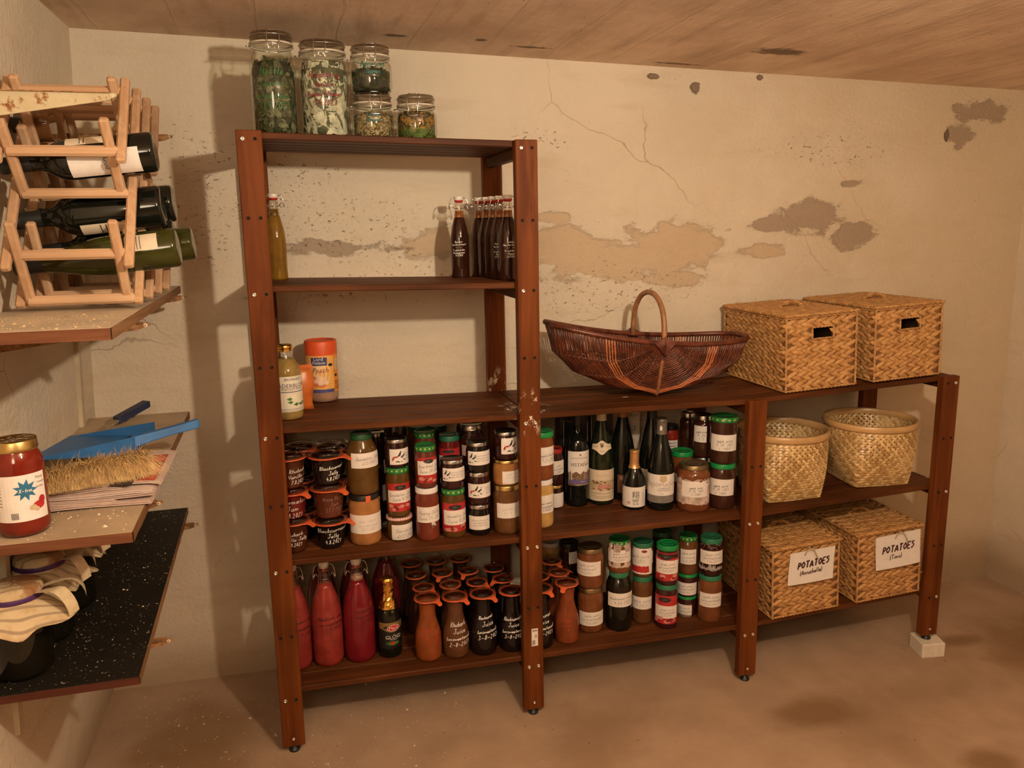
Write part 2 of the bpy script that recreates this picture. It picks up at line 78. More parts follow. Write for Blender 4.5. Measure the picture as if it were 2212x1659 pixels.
 {'k': 'glogi', 'name': 'mulled_wine_bottle', 'cat': 'bottle', 'col': 'winedark', 'cap': 'goldfoil', 'label': 'dark mulled wine bottle with crinkled gold foil neck', 'lab': [[-2.588, -0.267, 0.0338, 0.1185, 'glogi']], 'x': 0.3371, 'y': 0.1573, 'z': 0.1662, 'r': 0.0375, 'h': 0.2509, 'f': -1.664},
 {'k': 'carafe', 'name': 'juice_carafe', 'cat': 'carafe', 'group': 'juice carafes with orange rubber rings', 'col': 'carrot', 'label': 'orange juice carafe at the left end of the front row of carafes', 'txt': [[-2.223, -0.419, 0.0528, 0.1141, 'redpen', 0.0009, ['Apple juice', '(unsweetened)', '2.8.2021']]], 'tab': 0.8, 'x': 0.4503, 'y': 0.109, 'z': 0.1638, 'r': 0.0411, 'h': 0.2033, 'f': -1.715},
 {'k': 'carafe', 'name': 'juice_carafe', 'cat': 'carafe', 'group': 'juice carafes with orange rubber rings', 'col': 'rhubarbj', 'label': 'brown juice carafe marked Rhubarb Juice', 'txt': [[-2.504, -0.354, 0.038, 0.1204, 'chalk', 0.0013, ['Rhubarb', 'Juice', '(unsweetened)', '2-8-2021']]], 'tab': 0.8, 'x': 0.5357, 'y': 0.1063, 'z': 0.162, 'r': 0.0414, 'h': 0.1989, 'f': -1.751},
 {'k': 'carafe', 'name': 'juice_carafe', 'cat': 'carafe', 'group': 'juice carafes with orange rubber rings', 'col': 'blackcurrant', 'label': 'black carafe marked Blackcurrant Juice, third in the front row', 'txt': [[-2.277, -0.391, 0.0522, 0.1349, 'chalk', 0.0013, ['Blackcurrant', 'Juice', '(unsweetened)', '3-8-2021']]], 'tab': 0.8, 'x': 0.6227, 'y': 0.1013, 'z': 0.1601, 'r': 0.0421, 'h': 0.1999, 'f': -1.788},
 {'k': 'carafe', 'name': 'juice_carafe', 'cat': 'carafe', 'group': 'juice carafes with orange rubber rings', 'col': 'blackcurrant', 'label': 'black carafe marked Blackcurrant Juice, touching the left side of the middle post', 'txt': [[-2.635, -0.71, 0.0456, 0.1198, 'chalk', 0.0013, ['Blackcurrant', 'Juice', '(unsweetened)', '3-8-2021']]], 'tab': 2.2, 'x': 0.7147, 'y': 0.0982, 'z': 0.1582, 'r': 0.0416, 'h': 0.2002, 'f': -1.827},
 {'k': 'carafe', 'name': 'juice_carafe', 'cat': 'carafe', 'group': 'juice carafes with orange rubber rings', 'col': 'darkbrown', 'label': 'second row carafe with bright orange ring behind the orange juice', 'txt': [], 'tab': 0.8, 'x': 0.4517, 'y': 0.1839, 'z': 0.1638, 'r': 0.0355, 'h': 0.203, 'f': -1.711},
 {'k': 'carafe', 'name': 'juice_carafe', 'cat': 'carafe', 'group': 'juice carafes with orange rubber rings', 'col': 'rhubarbj', 'label': 'second row carafe with orange ring behind the rhubarb juice', 'txt': [], 'tab': 2.5, 'x': 0.5375, 'y': 0.1835, 'z': 0.1619, 'r': 0.0355, 'h': 0.203, 'f': -1.746},
 {'k': 'carafe', 'name': 'juice_carafe', 'cat': 'carafe', 'group': 'juice carafes with orange rubber rings', 'col': 'blackcurrant', 'label': 'second row carafe with orange ring behind the third front carafe', 'txt': [], 'tab': 0.9, 'x': 0.6225, 'y': 0.18, 'z': 0.1601, 'r': 0.0355, 'h': 0.203, 'f': -1.781},
 {'k': 'carafe', 'name': 'juice_carafe', 'cat': 'carafe', 'group': 'juice carafes with orange rubber rings', 'col': 'blackcurrant', 'label': 'second row carafe with tab pointing left, near the middle post', 'txt': [], 'tab': -0.9, 'x': 0.7091, 'y': 0.184, 'z': 0.1583, 'r': 0.0355, 'h': 0.203, 'f': -1.816},
 {'k': 'carafe', 'name': 'juice_carafe', 'cat': 'carafe', 'group': 'juice carafes with orange rubber rings', 'col': 'darkbrown', 'label': 'third row carafe in shadow behind the orange juice carafe', 'txt': [], 'tab': 3, 'x': 0.4421, 'y': 0.2819, 'z': 0.164, 'r': 0.0355, 'h': 0.203, 'f': -1.702},
 {'k': 'carafe', 'name': 'juice_carafe', 'cat': 'carafe', 'group': 'juice carafes with orange rubber rings', 'col': 'darkbrown', 'label': 'third row carafe in shadow behind the rhubarb juice carafe', 'txt': [], 'tab': -0.3, 'x': 0.5284, 'y': 0.2776, 'z': 0.1621, 'r': 0.0355, 'h': 0.203, 'f': -1.736},
 {'k': 'carafe', 'name': 'juice_carafe', 'cat': 'carafe', 'group': 'juice carafes with orange rubber rings', 'col': 'blackcurrant', 'label': 'third row carafe with its tab to the front left', 'txt': [], 'tab': -0.4, 'x': 0.6143, 'y': 0.2735, 'z': 0.1603, 'r': 0.0355, 'h': 0.203, 'f': -1.77},
 {'k': 'carafe', 'name': 'juice_carafe', 'cat': 'carafe', 'group': 'juice carafes with orange rubber rings', 'col': 'blackcurrant', 'label': 'third row carafe in deep shade near the middle post', 'txt': [], 'tab': 2.8, 'x': 0.7003, 'y': 0.2714, 'z': 0.1585, 'r': 0.0355, 'h': 0.203, 'f': -1.804},
 {'k': 'carafe', 'name': 'juice_carafe', 'cat': 'carafe', 'group': 'juice carafes with orange rubber rings', 'col': 'darkbrown', 'label': 'unlit rearmost carafe right of the gold foil bottle neck', 'txt': [], 'tab': 3, 'x': 0.4366, 'y': 0.362, 'z': 0.1641, 'r': 0.038, 'h': 0.2119, 'f': -1.695},
 {'k': 'carafe', 'name': 'juice_carafe', 'cat': 'carafe', 'group': 'juice carafes with orange rubber rings', 'col': 'darkbrown', 'label': 'unlit rearmost carafe in the middle of the bay', 'txt': [], 'tab': 3, 'x': 0.5226, 'y': 0.362, 'z': 0.1623, 'r': 0.038, 'h': 0.2113, 'f': -1.729},
 {'k': 'carafe', 'name': 'juice_carafe', 'cat': 'carafe', 'group': 'juice carafes with orange rubber rings', 'col': 'darkbrown', 'label': 'unlit rearmost carafe towards the middle post', 'txt': [], 'tab': 3, 'x': 0.6035, 'y': 0.362, 'z': 0.1605, 'r': 0.038, 'h': 0.2114, 'f': -1.759},
 {'k': 'carafe', 'name': 'juice_carafe', 'cat': 'carafe', 'group': 'juice carafes with orange rubber rings', 'col': 'blackcurrant', 'label': 'black blackcurrant juice carafe just right of the middle post', 'txt': [[-2.581, -0.467, 0.0449, 0.1196, 'chalk', 0.0013, ['Blackcurrant', 'Juice', '(unsweetened)', '3-8-2021']]], 'tab': 0.75, 'x': 0.8057, 'y': 0.0931, 'z': 0.1567, 'r': 0.0419, 'h': 0.1998, 'f': -1.864},
 {'k': 'carafe', 'name': 'juice_carafe', 'cat': 'carafe', 'group': 'juice carafes with orange rubber rings', 'col': 'applej', 'label': 'rust red juice carafe with tab at the front, right of the middle post', 'txt': [[-2.388, -1.396, 0.0453, 0.09, 'redpen', 0.0009, ['Apple', 'juice', '2.8']]], 'tab': -0.25, 'x': 0.8966, 'y': 0.0975, 'z': 0.1553, 'r': 0.0388, 'h': 0.205, 'f': -1.9},
 {'k': 'carafe', 'name': 'juice_carafe', 'cat': 'carafe', 'group': 'juice carafes with orange rubber rings', 'col': 'applej', 'label': 'second row carafe behind the rust red one', 'txt': [], 'tab': 2, 'x': 0.898, 'y': 0.1826, 'z': 0.1553, 'r': 0.0355, 'h': 0.203, 'f': -1.889},
 {'k': 'carafe', 'name': 'juice_carafe', 'cat': 'carafe', 'group': 'juice carafes with orange rubber rings', 'col': 'blackcurrant', 'label': 'second row carafe peeping out behind the middle post', 'txt': [], 'tab': 2, 'x': 0.8276, 'y': 0.1701, 'z': 0.1564, 'r': 0.0355, 'h': 0.203, 'f': -1.864},
 {'k': 'carafe', 'name': 'juice_carafe', 'cat': 'carafe', 'group': 'juice carafes with orange rubber rings', 'col': 'darkbrown', 'label': 'third row carafe with orange tab to the right, under a pale jar', 'txt': [], 'tab': 0.7, 'x': 0.9043, 'y': 0.2768, 'z': 0.1552, 'r': 0.0355, 'h': 0.203, 'f': -1.88},
 {'k': 'screw', 'name': 'juice_jar', 'cat': 'jar', 'col': 'applejuice', 'lid': 'goldbrown', 'label': 'lower apple juice jar with bronze lid beside the rust red carafe', 'lab': [[-2.903, -0.63, 0.028, 0.0758, 'white']], 'txt': [[-2.747, -0.85, 0.0316, 0.0706, 'ink2', 0.0006, ['apple juice', '(unsweetened)', '9.26.2021']]], 'lr': 0.93, 'x': 0.9956, 'y': 0.1477, 'z': 0.1539, 'r': 0.0425, 'h': 0.1541, 'f': -1.931},
 {'k': 'screw', 'name': 'juice_jar', 'cat': 'jar', 'col': 'applejuice', 'lid': 'goldbrown', 'label': 'upper apple juice jar with bronze lid and slanted label beside the carafe', 'lab': [[-3.328, -1.087, 0.0474, 0.0958, 'white']], 'txt': [[-3.328, -1.198, 0.051, 0.0908, 'ink2', 0.0006, ['apple juice', '(unsweetened)', '9.26.2021']]], 'lr': 0.93, 'x': 0.9956, 'y': 0.1477, 'z': 0.308, 'r': 0.0435, 'h': 0.1356, 'f': -1.931},
 {'k': 'screw', 'name': 'juice_jar', 'cat': 'jar', 'col': 'cordial', 'lid': 'greenblue', 'label': 'blackcurrant cordial bottle jar, nearly black with dull green lid', 'lab': [[-2.893, -0.571, 0.0889, 0.1364, 'white']], 'txt': [[-2.679, -0.652, 0.0944, 0.1292, 'ink', 0.0007, ['Blackcurrant Cordial', '9 24 2021']]], 'lr': 0.75, 'shoulder': 0.035, 'x': 1.0897, 'y': 0.1327, 'z': 0.1525, 'r': 0.0426, 'h': 0.201, 'f': -1.968},
 {'k': 'screw', 'name': 'juice_jar', 'cat': 'jar', 'col': 'applejuice', 'lid': 'green', 'label': 'juice jar with torn pale label on the blackcurrant cordial', 'lab': [[-3.107, -0.571, 0.0183, 0.1079, 'torn'], [-3.151, -0.571, 0.0399, 0.0822, 'white']], 'txt': [[-2.848, -0.913, 0.0435, 0.0757, 'ink2', 0.0006, ['grape juice', 'unsweetened', '9.26.2021']]], 'lr': 0.92, 'x': 1.0897, 'y': 0.1327, 'z': 0.3535, 'r': 0.0375, 'h': 0.1101, 'f': -1.968},
 {'k': 'screw', 'name': 'juice_jar', 'cat': 'jar', 'col': 'applebrown', 'lid': 'greenblue', 'label': 'brown apple juice jar in the lower row right of the black cordial', 'lab': [[-3.205, -0.971, 0.0549, 0.0979, 'white']], 'txt': [[-2.951, -1.14, 0.0586, 0.0927, 'ink', 0.0006, ['apple juice', '9 2021']]], 'lr': 0.92, 'x': 1.1837, 'y': 0.1549, 'z': 0.1511, 'r': 0.0354, 'h': 0.1655, 'f': -1.998},
 {'k': 'screw', 'name': 'juice_jar', 'cat': 'jar', 'col': 'applebrown', 'lid': 'greenblue', 'label': 'apple juice jar with half torn red label on the brown jar', 'lab': [[-3.396, -1.014, 0.0141, 0.102, 'redtorn'], [-3.396, -0.911, 0.049, 0.0929, 'white']], 'txt': [[-3.396, -1.18, 0.0508, 0.0838, 'ink', 0.0006, ['apple juice', '9 2021']]], 'lr': 0.95, 'x': 1.1837, 'y': 0.1549, 'z': 0.3165, 'r': 0.0355, 'h': 0.1193, 'f': -1.998},
 {'k': 'screw', 'name': 'juice_jar', 'cat': 'jar', 'col': 'grape', 'lid': 'greenblue', 'label': 'lower grape juice jar with red fruit label and dull green lid', 'lab': [[-3.427, -0.898, 0.0208, 0.1189, 'red'], [-3.163, -0.949, 0.0405, 0.0839, 'white']], 'txt': [[-2.86, -1.039, 0.045, 0.0765, 'ink2', 0.0006, ['grape juice', '(unsweetened)', '9.26.2021']]], 'lr': 0.93, 'x': 1.2473, 'y': 0.1022, 'z': 0.1501, 'r': 0.0376, 'h': 0.153, 'f': -2.03},
 {'k': 'screw', 'name': 'juice_jar', 'cat': 'jar', 'col': 'grape', 'lid': 'greenbright', 'label': 'upper grape juice jar with red fruit label and bright green lid', 'lab': [[-3.427, -0.896, 0.019, 0.1132, 'red'], [-3.168, -0.897, 0.0434, 0.0897, 'white']], 'txt': [[-2.909, -1.045, 0.0481, 0.0825, 'ink2', 0.0006, ['grape juice', '(unsweetened)', '9.26.2021']]], 'lr': 0.95, 'x': 1.2473, 'y': 0.1022, 'z': 0.3031, 'r': 0.0376, 'h': 0.1371, 'f': -2.03},
 {'k': 'screw', 'name': 'juice_jar', 'cat': 'jar', 'col': 'grape', 'lid': 'greenbright', 'label': 'lowest grape jelly jar with green lid right of the red labelled jars', 'lab': [[-3.453, -1.481, 0.0016, 0.0456, 'white']], 'txt': [[-3.303, -1.607, 0.0054, 0.0403, 'ink2', 0.0006, ['grape juice', '(unsweetened)', '9.26.2021']]], 'lr': 0.98, 'x': 1.3503, 'y': 0.157, 'z': 0.1486, 'r': 0.0325, 'h': 0.0729, 'f': -2.055},
 {'k': 'screw', 'name': 'juice_jar', 'cat': 'jar', 'col': 'grape', 'lid': 'greenbright', 'label': 'middle grape jelly jar with green lid in the stack of three', 'lab': [[-3.453, -0.916, 0.0097, 0.0532, 'white']], 'txt': [[-3.347, -1.121, 0.0135, 0.0479, 'ink2', 0.0006, ['grape juice', '(unsweetened)', '9.26.2021']]], 'lr': 0.98, 'x': 1.3503, 'y': 0.157, 'z': 0.2214, 'r': 0.034, 'h': 0.0813, 'f': -2.055},
 {'k': 'screw', 'name': 'juice_jar', 'cat': 'jar', 'col': 'applebrown', 'lid': 'green', 'label': 'tall brown juice jar on two grape jelly jars', 'lab': [[-2.799, -1.191, 0.04, 0.0921, 'white']], 'txt': [[-2.644, -1.334, 0.0437, 0.0869, 'ink2', 0.0006, ['apple juice', '(unsweetened)', '9.26.2021']]], 'lr': 0.86, 'x': 1.3503, 'y': 0.157, 'z': 0.3027, 'r': 0.035, 'h': 0.134, 'f': -2.055},
 {'k': 'screw', 'name': 'juice_jar', 'cat': 'jar', 'col': 'applejuice', 'lid': 'greenblue', 'label': 'amber apple juice jar at the right end of the bottom shelf', 'lab': [[-2.988, -0.916, 0.0588, 0.1075, 'white']], 'txt': [[-2.831, -1.101, 0.0626, 0.1023, 'ink2', 0.0006, ['apple juice', '(unsweetened)', '9.26.2021']]], 'lr': 0.93, 'x': 1.4078, 'y': 0.105, 'z': 0.1477, 'r': 0.04, 'h': 0.1652, 'f': -2.084},
 {'k': 'screw', 'name': 'juice_jar', 'cat': 'jar', 'col': 'plum', 'lid': 'greenblue', 'label': 'dark grape juice jar with silver torn label at the right end', 'lab': [[-3.481, -0.824, 0.0215, 0.1151, 'torngrey'], [-3.127, -0.825, 0.0455, 0.0914, 'white']], 'txt': [[-2.739, -1.08, 0.0492, 0.0859, 'ink2', 0.0006, ['grape juice', '(unsweetened)', '9.26.2021']]], 'lr': 0.92, 'x': 1.4078, 'y': 0.105, 'z': 0.3129, 'r': 0.0385, 'h': 0.1304, 'f': -2.084},
 {'k': 'screw', 'name': 'juice_jar', 'cat': 'jar', 'col': 'plum', 'lid': 'greendark', 'label': 'lower shadowed jar behind the grape juice', 'lab': [], 'txt': [], 'x': 1.2935, 'y': 0.24, 'z': 0.1494, 'r': 0.035, 'h': 0.1459, 'f': -2.022},
 {'k': 'screw', 'name': 'juice_jar', 'cat': 'jar', 'col': 'plum', 'lid': 'greendark', 'label': 'shadowed juice jar with dark green lid behind the grape juice', 'lab': [], 'txt': [], 'lr': 0.95, 'x': 1.2935, 'y': 0.24, 'z': 0.2953, 'r': 0.035, 'h': 0.1326, 'f': -2.022},
 {'k': 'screw', 'name': 'juice_jar', 'cat': 'jar', 'col': 'pear', 'lid': 'black', 'label': 'lower pale jar in the back corner behind the carafes', 'lab': [], 'txt': [], 'x': 0.9214, 'y': 0.352, 'z': 0.155, 'r': 0.036, 'h': 0.1234, 'f': -1.878},
 {'k': 'screw', 'name': 'juice_jar', 'cat': 'jar', 'col': 'pear', 'lid': 'whitelid', 'label': 'dim pale jar with white lid in the back corner behind the carafes', 'lab': [], 'txt': [], 'lr': 0.95, 'x': 0.9214, 'y': 0.352, 'z': 0.2784, 'r': 0.036, 'h': 0.1122, 'f': -1.878},
 {'k': 'screw', 'name': 'juice_jar', 'cat': 'jar', 'col': 'plum', 'lid': 'black', 'label': 'lower dark jar behind the bronze lidded apple juice', 'lab': [], 'txt': [], 'x': 0.9746, 'y': 0.3, 'z': 0.1542, 'r': 0.035, 'h': 0.1242, 'f': -1.903},
 {'k': 'screw', 'name': 'juice_jar', 'cat': 'jar', 'col': 'plum', 'lid': 'black', 'label': 'dark juice jar with pale label behind the bronze lidded apple juice', 'lab': [[-1.907, -1.028, 0.0554, 0.097, 'white']], 'txt': [], 'lr': 0.95, 'x': 0.9746, 'y': 0.3, 'z': 0.2784, 'r': 0.035, 'h': 0.1242, 'f': -1.903},
 {'k': 'swing', 'name': 'extract_bottle', 'cat': 'bottle', 'group': 'swing-top vanilla extract bottles', 'label': 'yellow swing-top bottle half hidden behind the left post', 'txt': [], 'col': 'yellow', 'x': 0.0791, 'y': 0.3, 'z': 1.3223, 'r': 0.028, 'h': 0.245, 'f': -1.555},
 {'k': 'swing', 'name': 'extract_bottle', 'cat': 'bottle', 'group': 'swing-top vanilla extract bottles', 'label': 'swing-top bottle of bourbon vanilla extract standing apart from the row', 'txt': [[-3.057, -0.714, 0.0649, 0.1141, 'chalk', 0.0007, ['Bourbon', 'Vanilla Extract', '-- . --', 'V. planifolia', 'Madagascar', '19.9.2021']]], 'col': 'extract', 'x': 0.6204, 'y': 0.29, 'z': 1.3108, 'r': 0.028, 'h': 0.245, 'f': -1.771},
 {'k': 'swing', 'name': 'extract_bottle', 'cat': 'bottle', 'group': 'swing-top vanilla extract bottles', 'label': 'rearmost bottle of the vanilla extract row by the rear post', 'txt': [], 'col': 'extract', 'x': 0.6978, 'y': 0.355, 'z': 1.3091, 'r': 0.028, 'h': 0.245, 'f': -1.795},
 {'k': 'swing', 'name': 'extract_bottle', 'cat': 'bottle', 'group': 'swing-top vanilla extract bottles', 'label': 'second bottle from the back in the vanilla extract row', 'txt': [], 'col': 'extract', 'x': 0.7102, 'y': 0.3, 'z': 1.3089, 'r': 0.028, 'h': 0.245, 'f': -1.805},
 {'k': 'swing', 'name': 'extract_bottle', 'cat': 'bottle', 'group': 'swing-top vanilla extract bottles', 'label': 'middle bottle of the vanilla extract row', 'txt': [], 'col': 'extract', 'x': 0.7174, 'y': 0.245, 'z': 1.3087, 'r': 0.028, 'h': 0.245, 'f': -1.813},
 {'k': 'swing', 'name': 'extract_bottle', 'cat': 'bottle', 'group': 'swing-top vanilla extract bottles', 'label': 'second bottle from the front in the vanilla extract row', 'txt': [[-2.569, -1.495, 0.0643, 0.1096, 'chalk', 0.0006, ['Tahitian', 'Vanilla Extract', '-- . --', 'V. tahitensis', 'Papua', '22.9.2021']]], 'col': 'extract', 'x': 0.7237, 'y': 0.19, 'z': 1.3086, 'r': 0.028, 'h': 0.245, 'f': -1.821},
 {'k': 'swing', 'name': 'extract_bottle', 'cat': 'bottle', 'group': 'swing-top vanilla extract bottles', 'label': 'frontmost tahitian vanilla extract bottle beside the middle post', 'txt': [[-2.431, -0.634, 0.0663, 0.1164, 'chalk', 0.0007, ['Tahitian', 'Vanilla Extract', '-- . --', 'V. tahitensis', 'Papua', '22.9.2021']]], 'col': 'extract', 'x': 0.732, 'y': 0.13, 'z': 1.3084, 'r': 0.028, 'h': 0.245, 'f': -1.83},
 {'k': 'elder', 'name': 'syrup_bottle', 'cat': 'bottle', 'col': 'elder', 'label': 'elderflower drink bottle with gold cap and floral label', 'lab': [[-2.562, -0.159, 0.025, 0.1251, 'elder']], 'x': 0.0832, 'y': 0.1507, 'z': 0.9404, 'r': 0.0417, 'h': 0.2104, 'f': -1.556},
 {'k': 'peach', 'name': 'iced_tea_jar', 'cat': 'jar', 'col': 'granules', 'label': 'plastic jar of peach tea granules with orange lid', 'lab': [[-2.815, -0.201, 0.0332, 0.1535, 'peach']], 'x': 0.1881, 'y': 0.372, 'z': 0.9382, 'r': 0.0485, 'h': 0.192, 'f': -1.598}
]

# ------------------------------------------------------------------ helpers
def srgb(*c):
    return tuple(((v / 12.92) if v <= .04045 else ((v + .055) / 1.055) ** 2.4) for v in c)

class MB:
    """collects geometry for ONE mesh object; i = material slot"""
    def __init__(s):
        s.v = []; s.f = []; s.m = []; s.i = 0; s.sm = []; s.smooth = False
    def add(s, vs, fs, smooth=None):
        o = len(s.v); s.v += [tuple(v) for v in vs]
        for f in fs:
            s.f.append(tuple(k + o for k in f)); s.m.append(s.i); s.sm.append(s.smooth if smooth is None else smooth)
    def box(s, x0, x1, y0, y1, z0, z1):
        s.hexa([(x0, y0, z0), (x1, y0, z0), (x1, y1, z0), (x0, y1, z0), (x0, y0, z1), (x1, y0, z1), (x1, y1, z1), (x0, y1, z1)])
    def hexa(s, p):
        s.add(p, [(3, 2, 1, 0), (4, 5, 6, 7), (0, 1, 5, 4), (1, 2, 6, 5), (2, 3, 7, 6), (3, 0, 4, 7)], False)
    def bbox(s, p, b=.0015):
        """box with chamfered edges from 8 corners (same order as hexa)"""
        c = [Vector(q) for q in p]
        ax = [(c[1] - c[0]), (c[3] - c[0]), (c[4] - c[0])]
        L = [max(a.length, 1e-6) for a in ax]
        sg = [(0, 0, 0), (1, 0, 0), (1, 1, 0), (0, 1, 0), (0, 0, 1), (1, 0, 1), (1, 1, 1), (0, 1, 1)]
        vs = []
        def tri(u, v, w):
            a = c[0].lerp(c[1], u); d = c[3].lerp(c[2], u); e = c[4].lerp(c[5], u); f = c[7].lerp(c[6], u)
            return a.lerp(d, v).lerp(e.lerp(f, v), w)
        idx = {}
        for k, g in enumerate(sg):
            for a in range(3):
                t = []
                for q in range(3):
                    e = min(b / L[q], .45)
                    inner = e if g[q] == 0 else 1 - e
                    t.append(g[q] if q == a else inner)
                idx[k, a] = len(vs); vs.append(tri(*t))
        fs = []
        quads = {(0, 0): (0, 4, 7, 3), (0, 1): (1, 2, 6, 5), (1, 0): (0, 1, 5, 4), (1, 1): (3, 7, 6, 2), (2, 0): (0, 3, 2, 1), (2, 1): (4, 5, 6, 7)}
        for (a, _), q in quads.items(): fs.append(tuple(idx[k, a] for k in q))
        edges = [(0, 1), (1, 2), (2, 3), (3, 0), (4, 5), (5, 6), (6, 7), (7, 4), (0, 4), (1, 5), (2, 6), (3, 7)]
        for i, j in edges:
            d = [q for q in range(3) if sg[i][q] != sg[j][q]][0]
            a, e = [q for q in range(3) if q != d]
            fs.append((idx[i, a], idx[j, a], idx[j, e], idx[i, e]))
        for k in range(8): fs.append((idx[k, 0], idx[k, 1], idx[k, 2]))
        s.add(vs, fs, False)
    def lathe(s, prof, seg=28, c=(0, 0, 0), smooth=True, M=None):
        vs = []; fs = []; rings = []
        for r, z in prof:
            if r < 1e-6:
                rings.append([len(vs)]); vs.append(Vector((0, 0, z)))
            else:
                rings.append(list(range(len(vs), len(vs) + seg)))
                for k in range(seg):
                    a = 2 * PI * k / seg; vs.append(Vector((r * math.cos(a), r * math.sin(a), z)))
        for A, B in zip(rings, rings[1:]):
            if len(A) == 1 and len(B) == 1: continue
            for k in range(seg):
                n = (k + 1) % seg
                if len(A) == 1: fs.append((A[0], B[n], B[k]))
                elif len(B) == 1: fs.append((A[k], A[n], B[0]))
                else: fs.append((A[k], A[n], B[n], B[k]))
        if M is not None: vs = [M @ v for v in vs]
        cv = Vector(c); s.add([v + cv for v in vs], fs, smooth)
    def tube(s, pts, r, seg=6, closed=False, caps=True, smooth=True):
        pts = [Vector(p) for p in pts]; n = len(pts)
        rr = r if isinstance(r, (list, tuple)) else [r] * n
        vs = []; fs = []; prev = None
        for i, p in enumerate(pts):
            if closed: t = pts[(i + 1) % n] - pts[i - 1]
            else: t = pts[min(i + 1, n - 1)] - pts[max(i - 1, 0)]
            if t.length < 1e-9: t = Vector((0, 0, 1))
            t.normalize()
            if prev is None:
                u = t.orthogonal().normalized()
            else:
                u = prev - t * prev.dot(t)
                u = u.normalized() if u.length > 1e-6 else t.orthogonal().normalized()
            prev = u; w = t.cross(u)
            for k in range(seg):
                a = 2 * PI * k / seg
                vs.append(p + (u * math.cos(a) + w * math.sin(a)) * rr[i])
        for i in range(n if closed else n - 1):
            j = (i + 1) % n
            for k in range(seg):
                q = (k + 1) % seg
                fs.append((i * seg + k, i * seg + q, j * seg + q, j * seg + k))
        if caps and not closed:
            fs.append(tuple(range(seg))[::-1]); fs.append(tuple((n - 1) * seg + k for k in range(seg)))
        s.add(vs, fs, smooth)
    def sphere(s, c, rx, ry, rz, seg=10, rings=6, M=None):
        vs = []; fs = []
        for i in range(rings + 1):
            t = PI * i / rings
            for k in range(seg):
                a = 2 * PI * k / seg
                v = Vector((rx * math.sin(t) * math.cos(a), ry * math.sin(t) * math.sin(a), rz * math.cos(t)))
                if M is not None: v = M @ v
                vs.append(v + Vector(c))
        for i in range(rings):
            for k in range(seg):
                q = (k + 1) % seg
                fs.append((i * seg + k, (i + 1) * seg + k, (i + 1) * seg + q, i * seg + q))
        s.add(vs, fs, True)
    def build(s, name, mats, parent=None):
        me = bpy.data.meshes.new(name); me.from_pydata(s.v, [], s.f)
        if not isinstance(mats, (list, tuple)): mats = [mats]
        for m in mats: me.materials.append(m)
        me.polygons.foreach_set('material_index', s.m); me.polygons.foreach_set('use_smooth', s.sm); me.update()
        o = bpy.data.objects.new(name, me); COL.objects.link(o)
        if parent is not None: o.parent = parent
        return o

def tag(o, label, cat, group=None):
    o['label'] = label; o['category'] = cat
    if group: o['group'] = group
    return o
def thing(name, label, cat, loc=(0, 0, 0), rz=0, group=None):
    o = bpy.data.objects.new(name, None); COL.objects.link(o)
    o.location = loc; o.rotation_euler = (0, 0, rz); o.empty_display_size = .05
    return tag(o, label, cat, group)
def struct(o):
    o['kind'] = 'structure'; return o

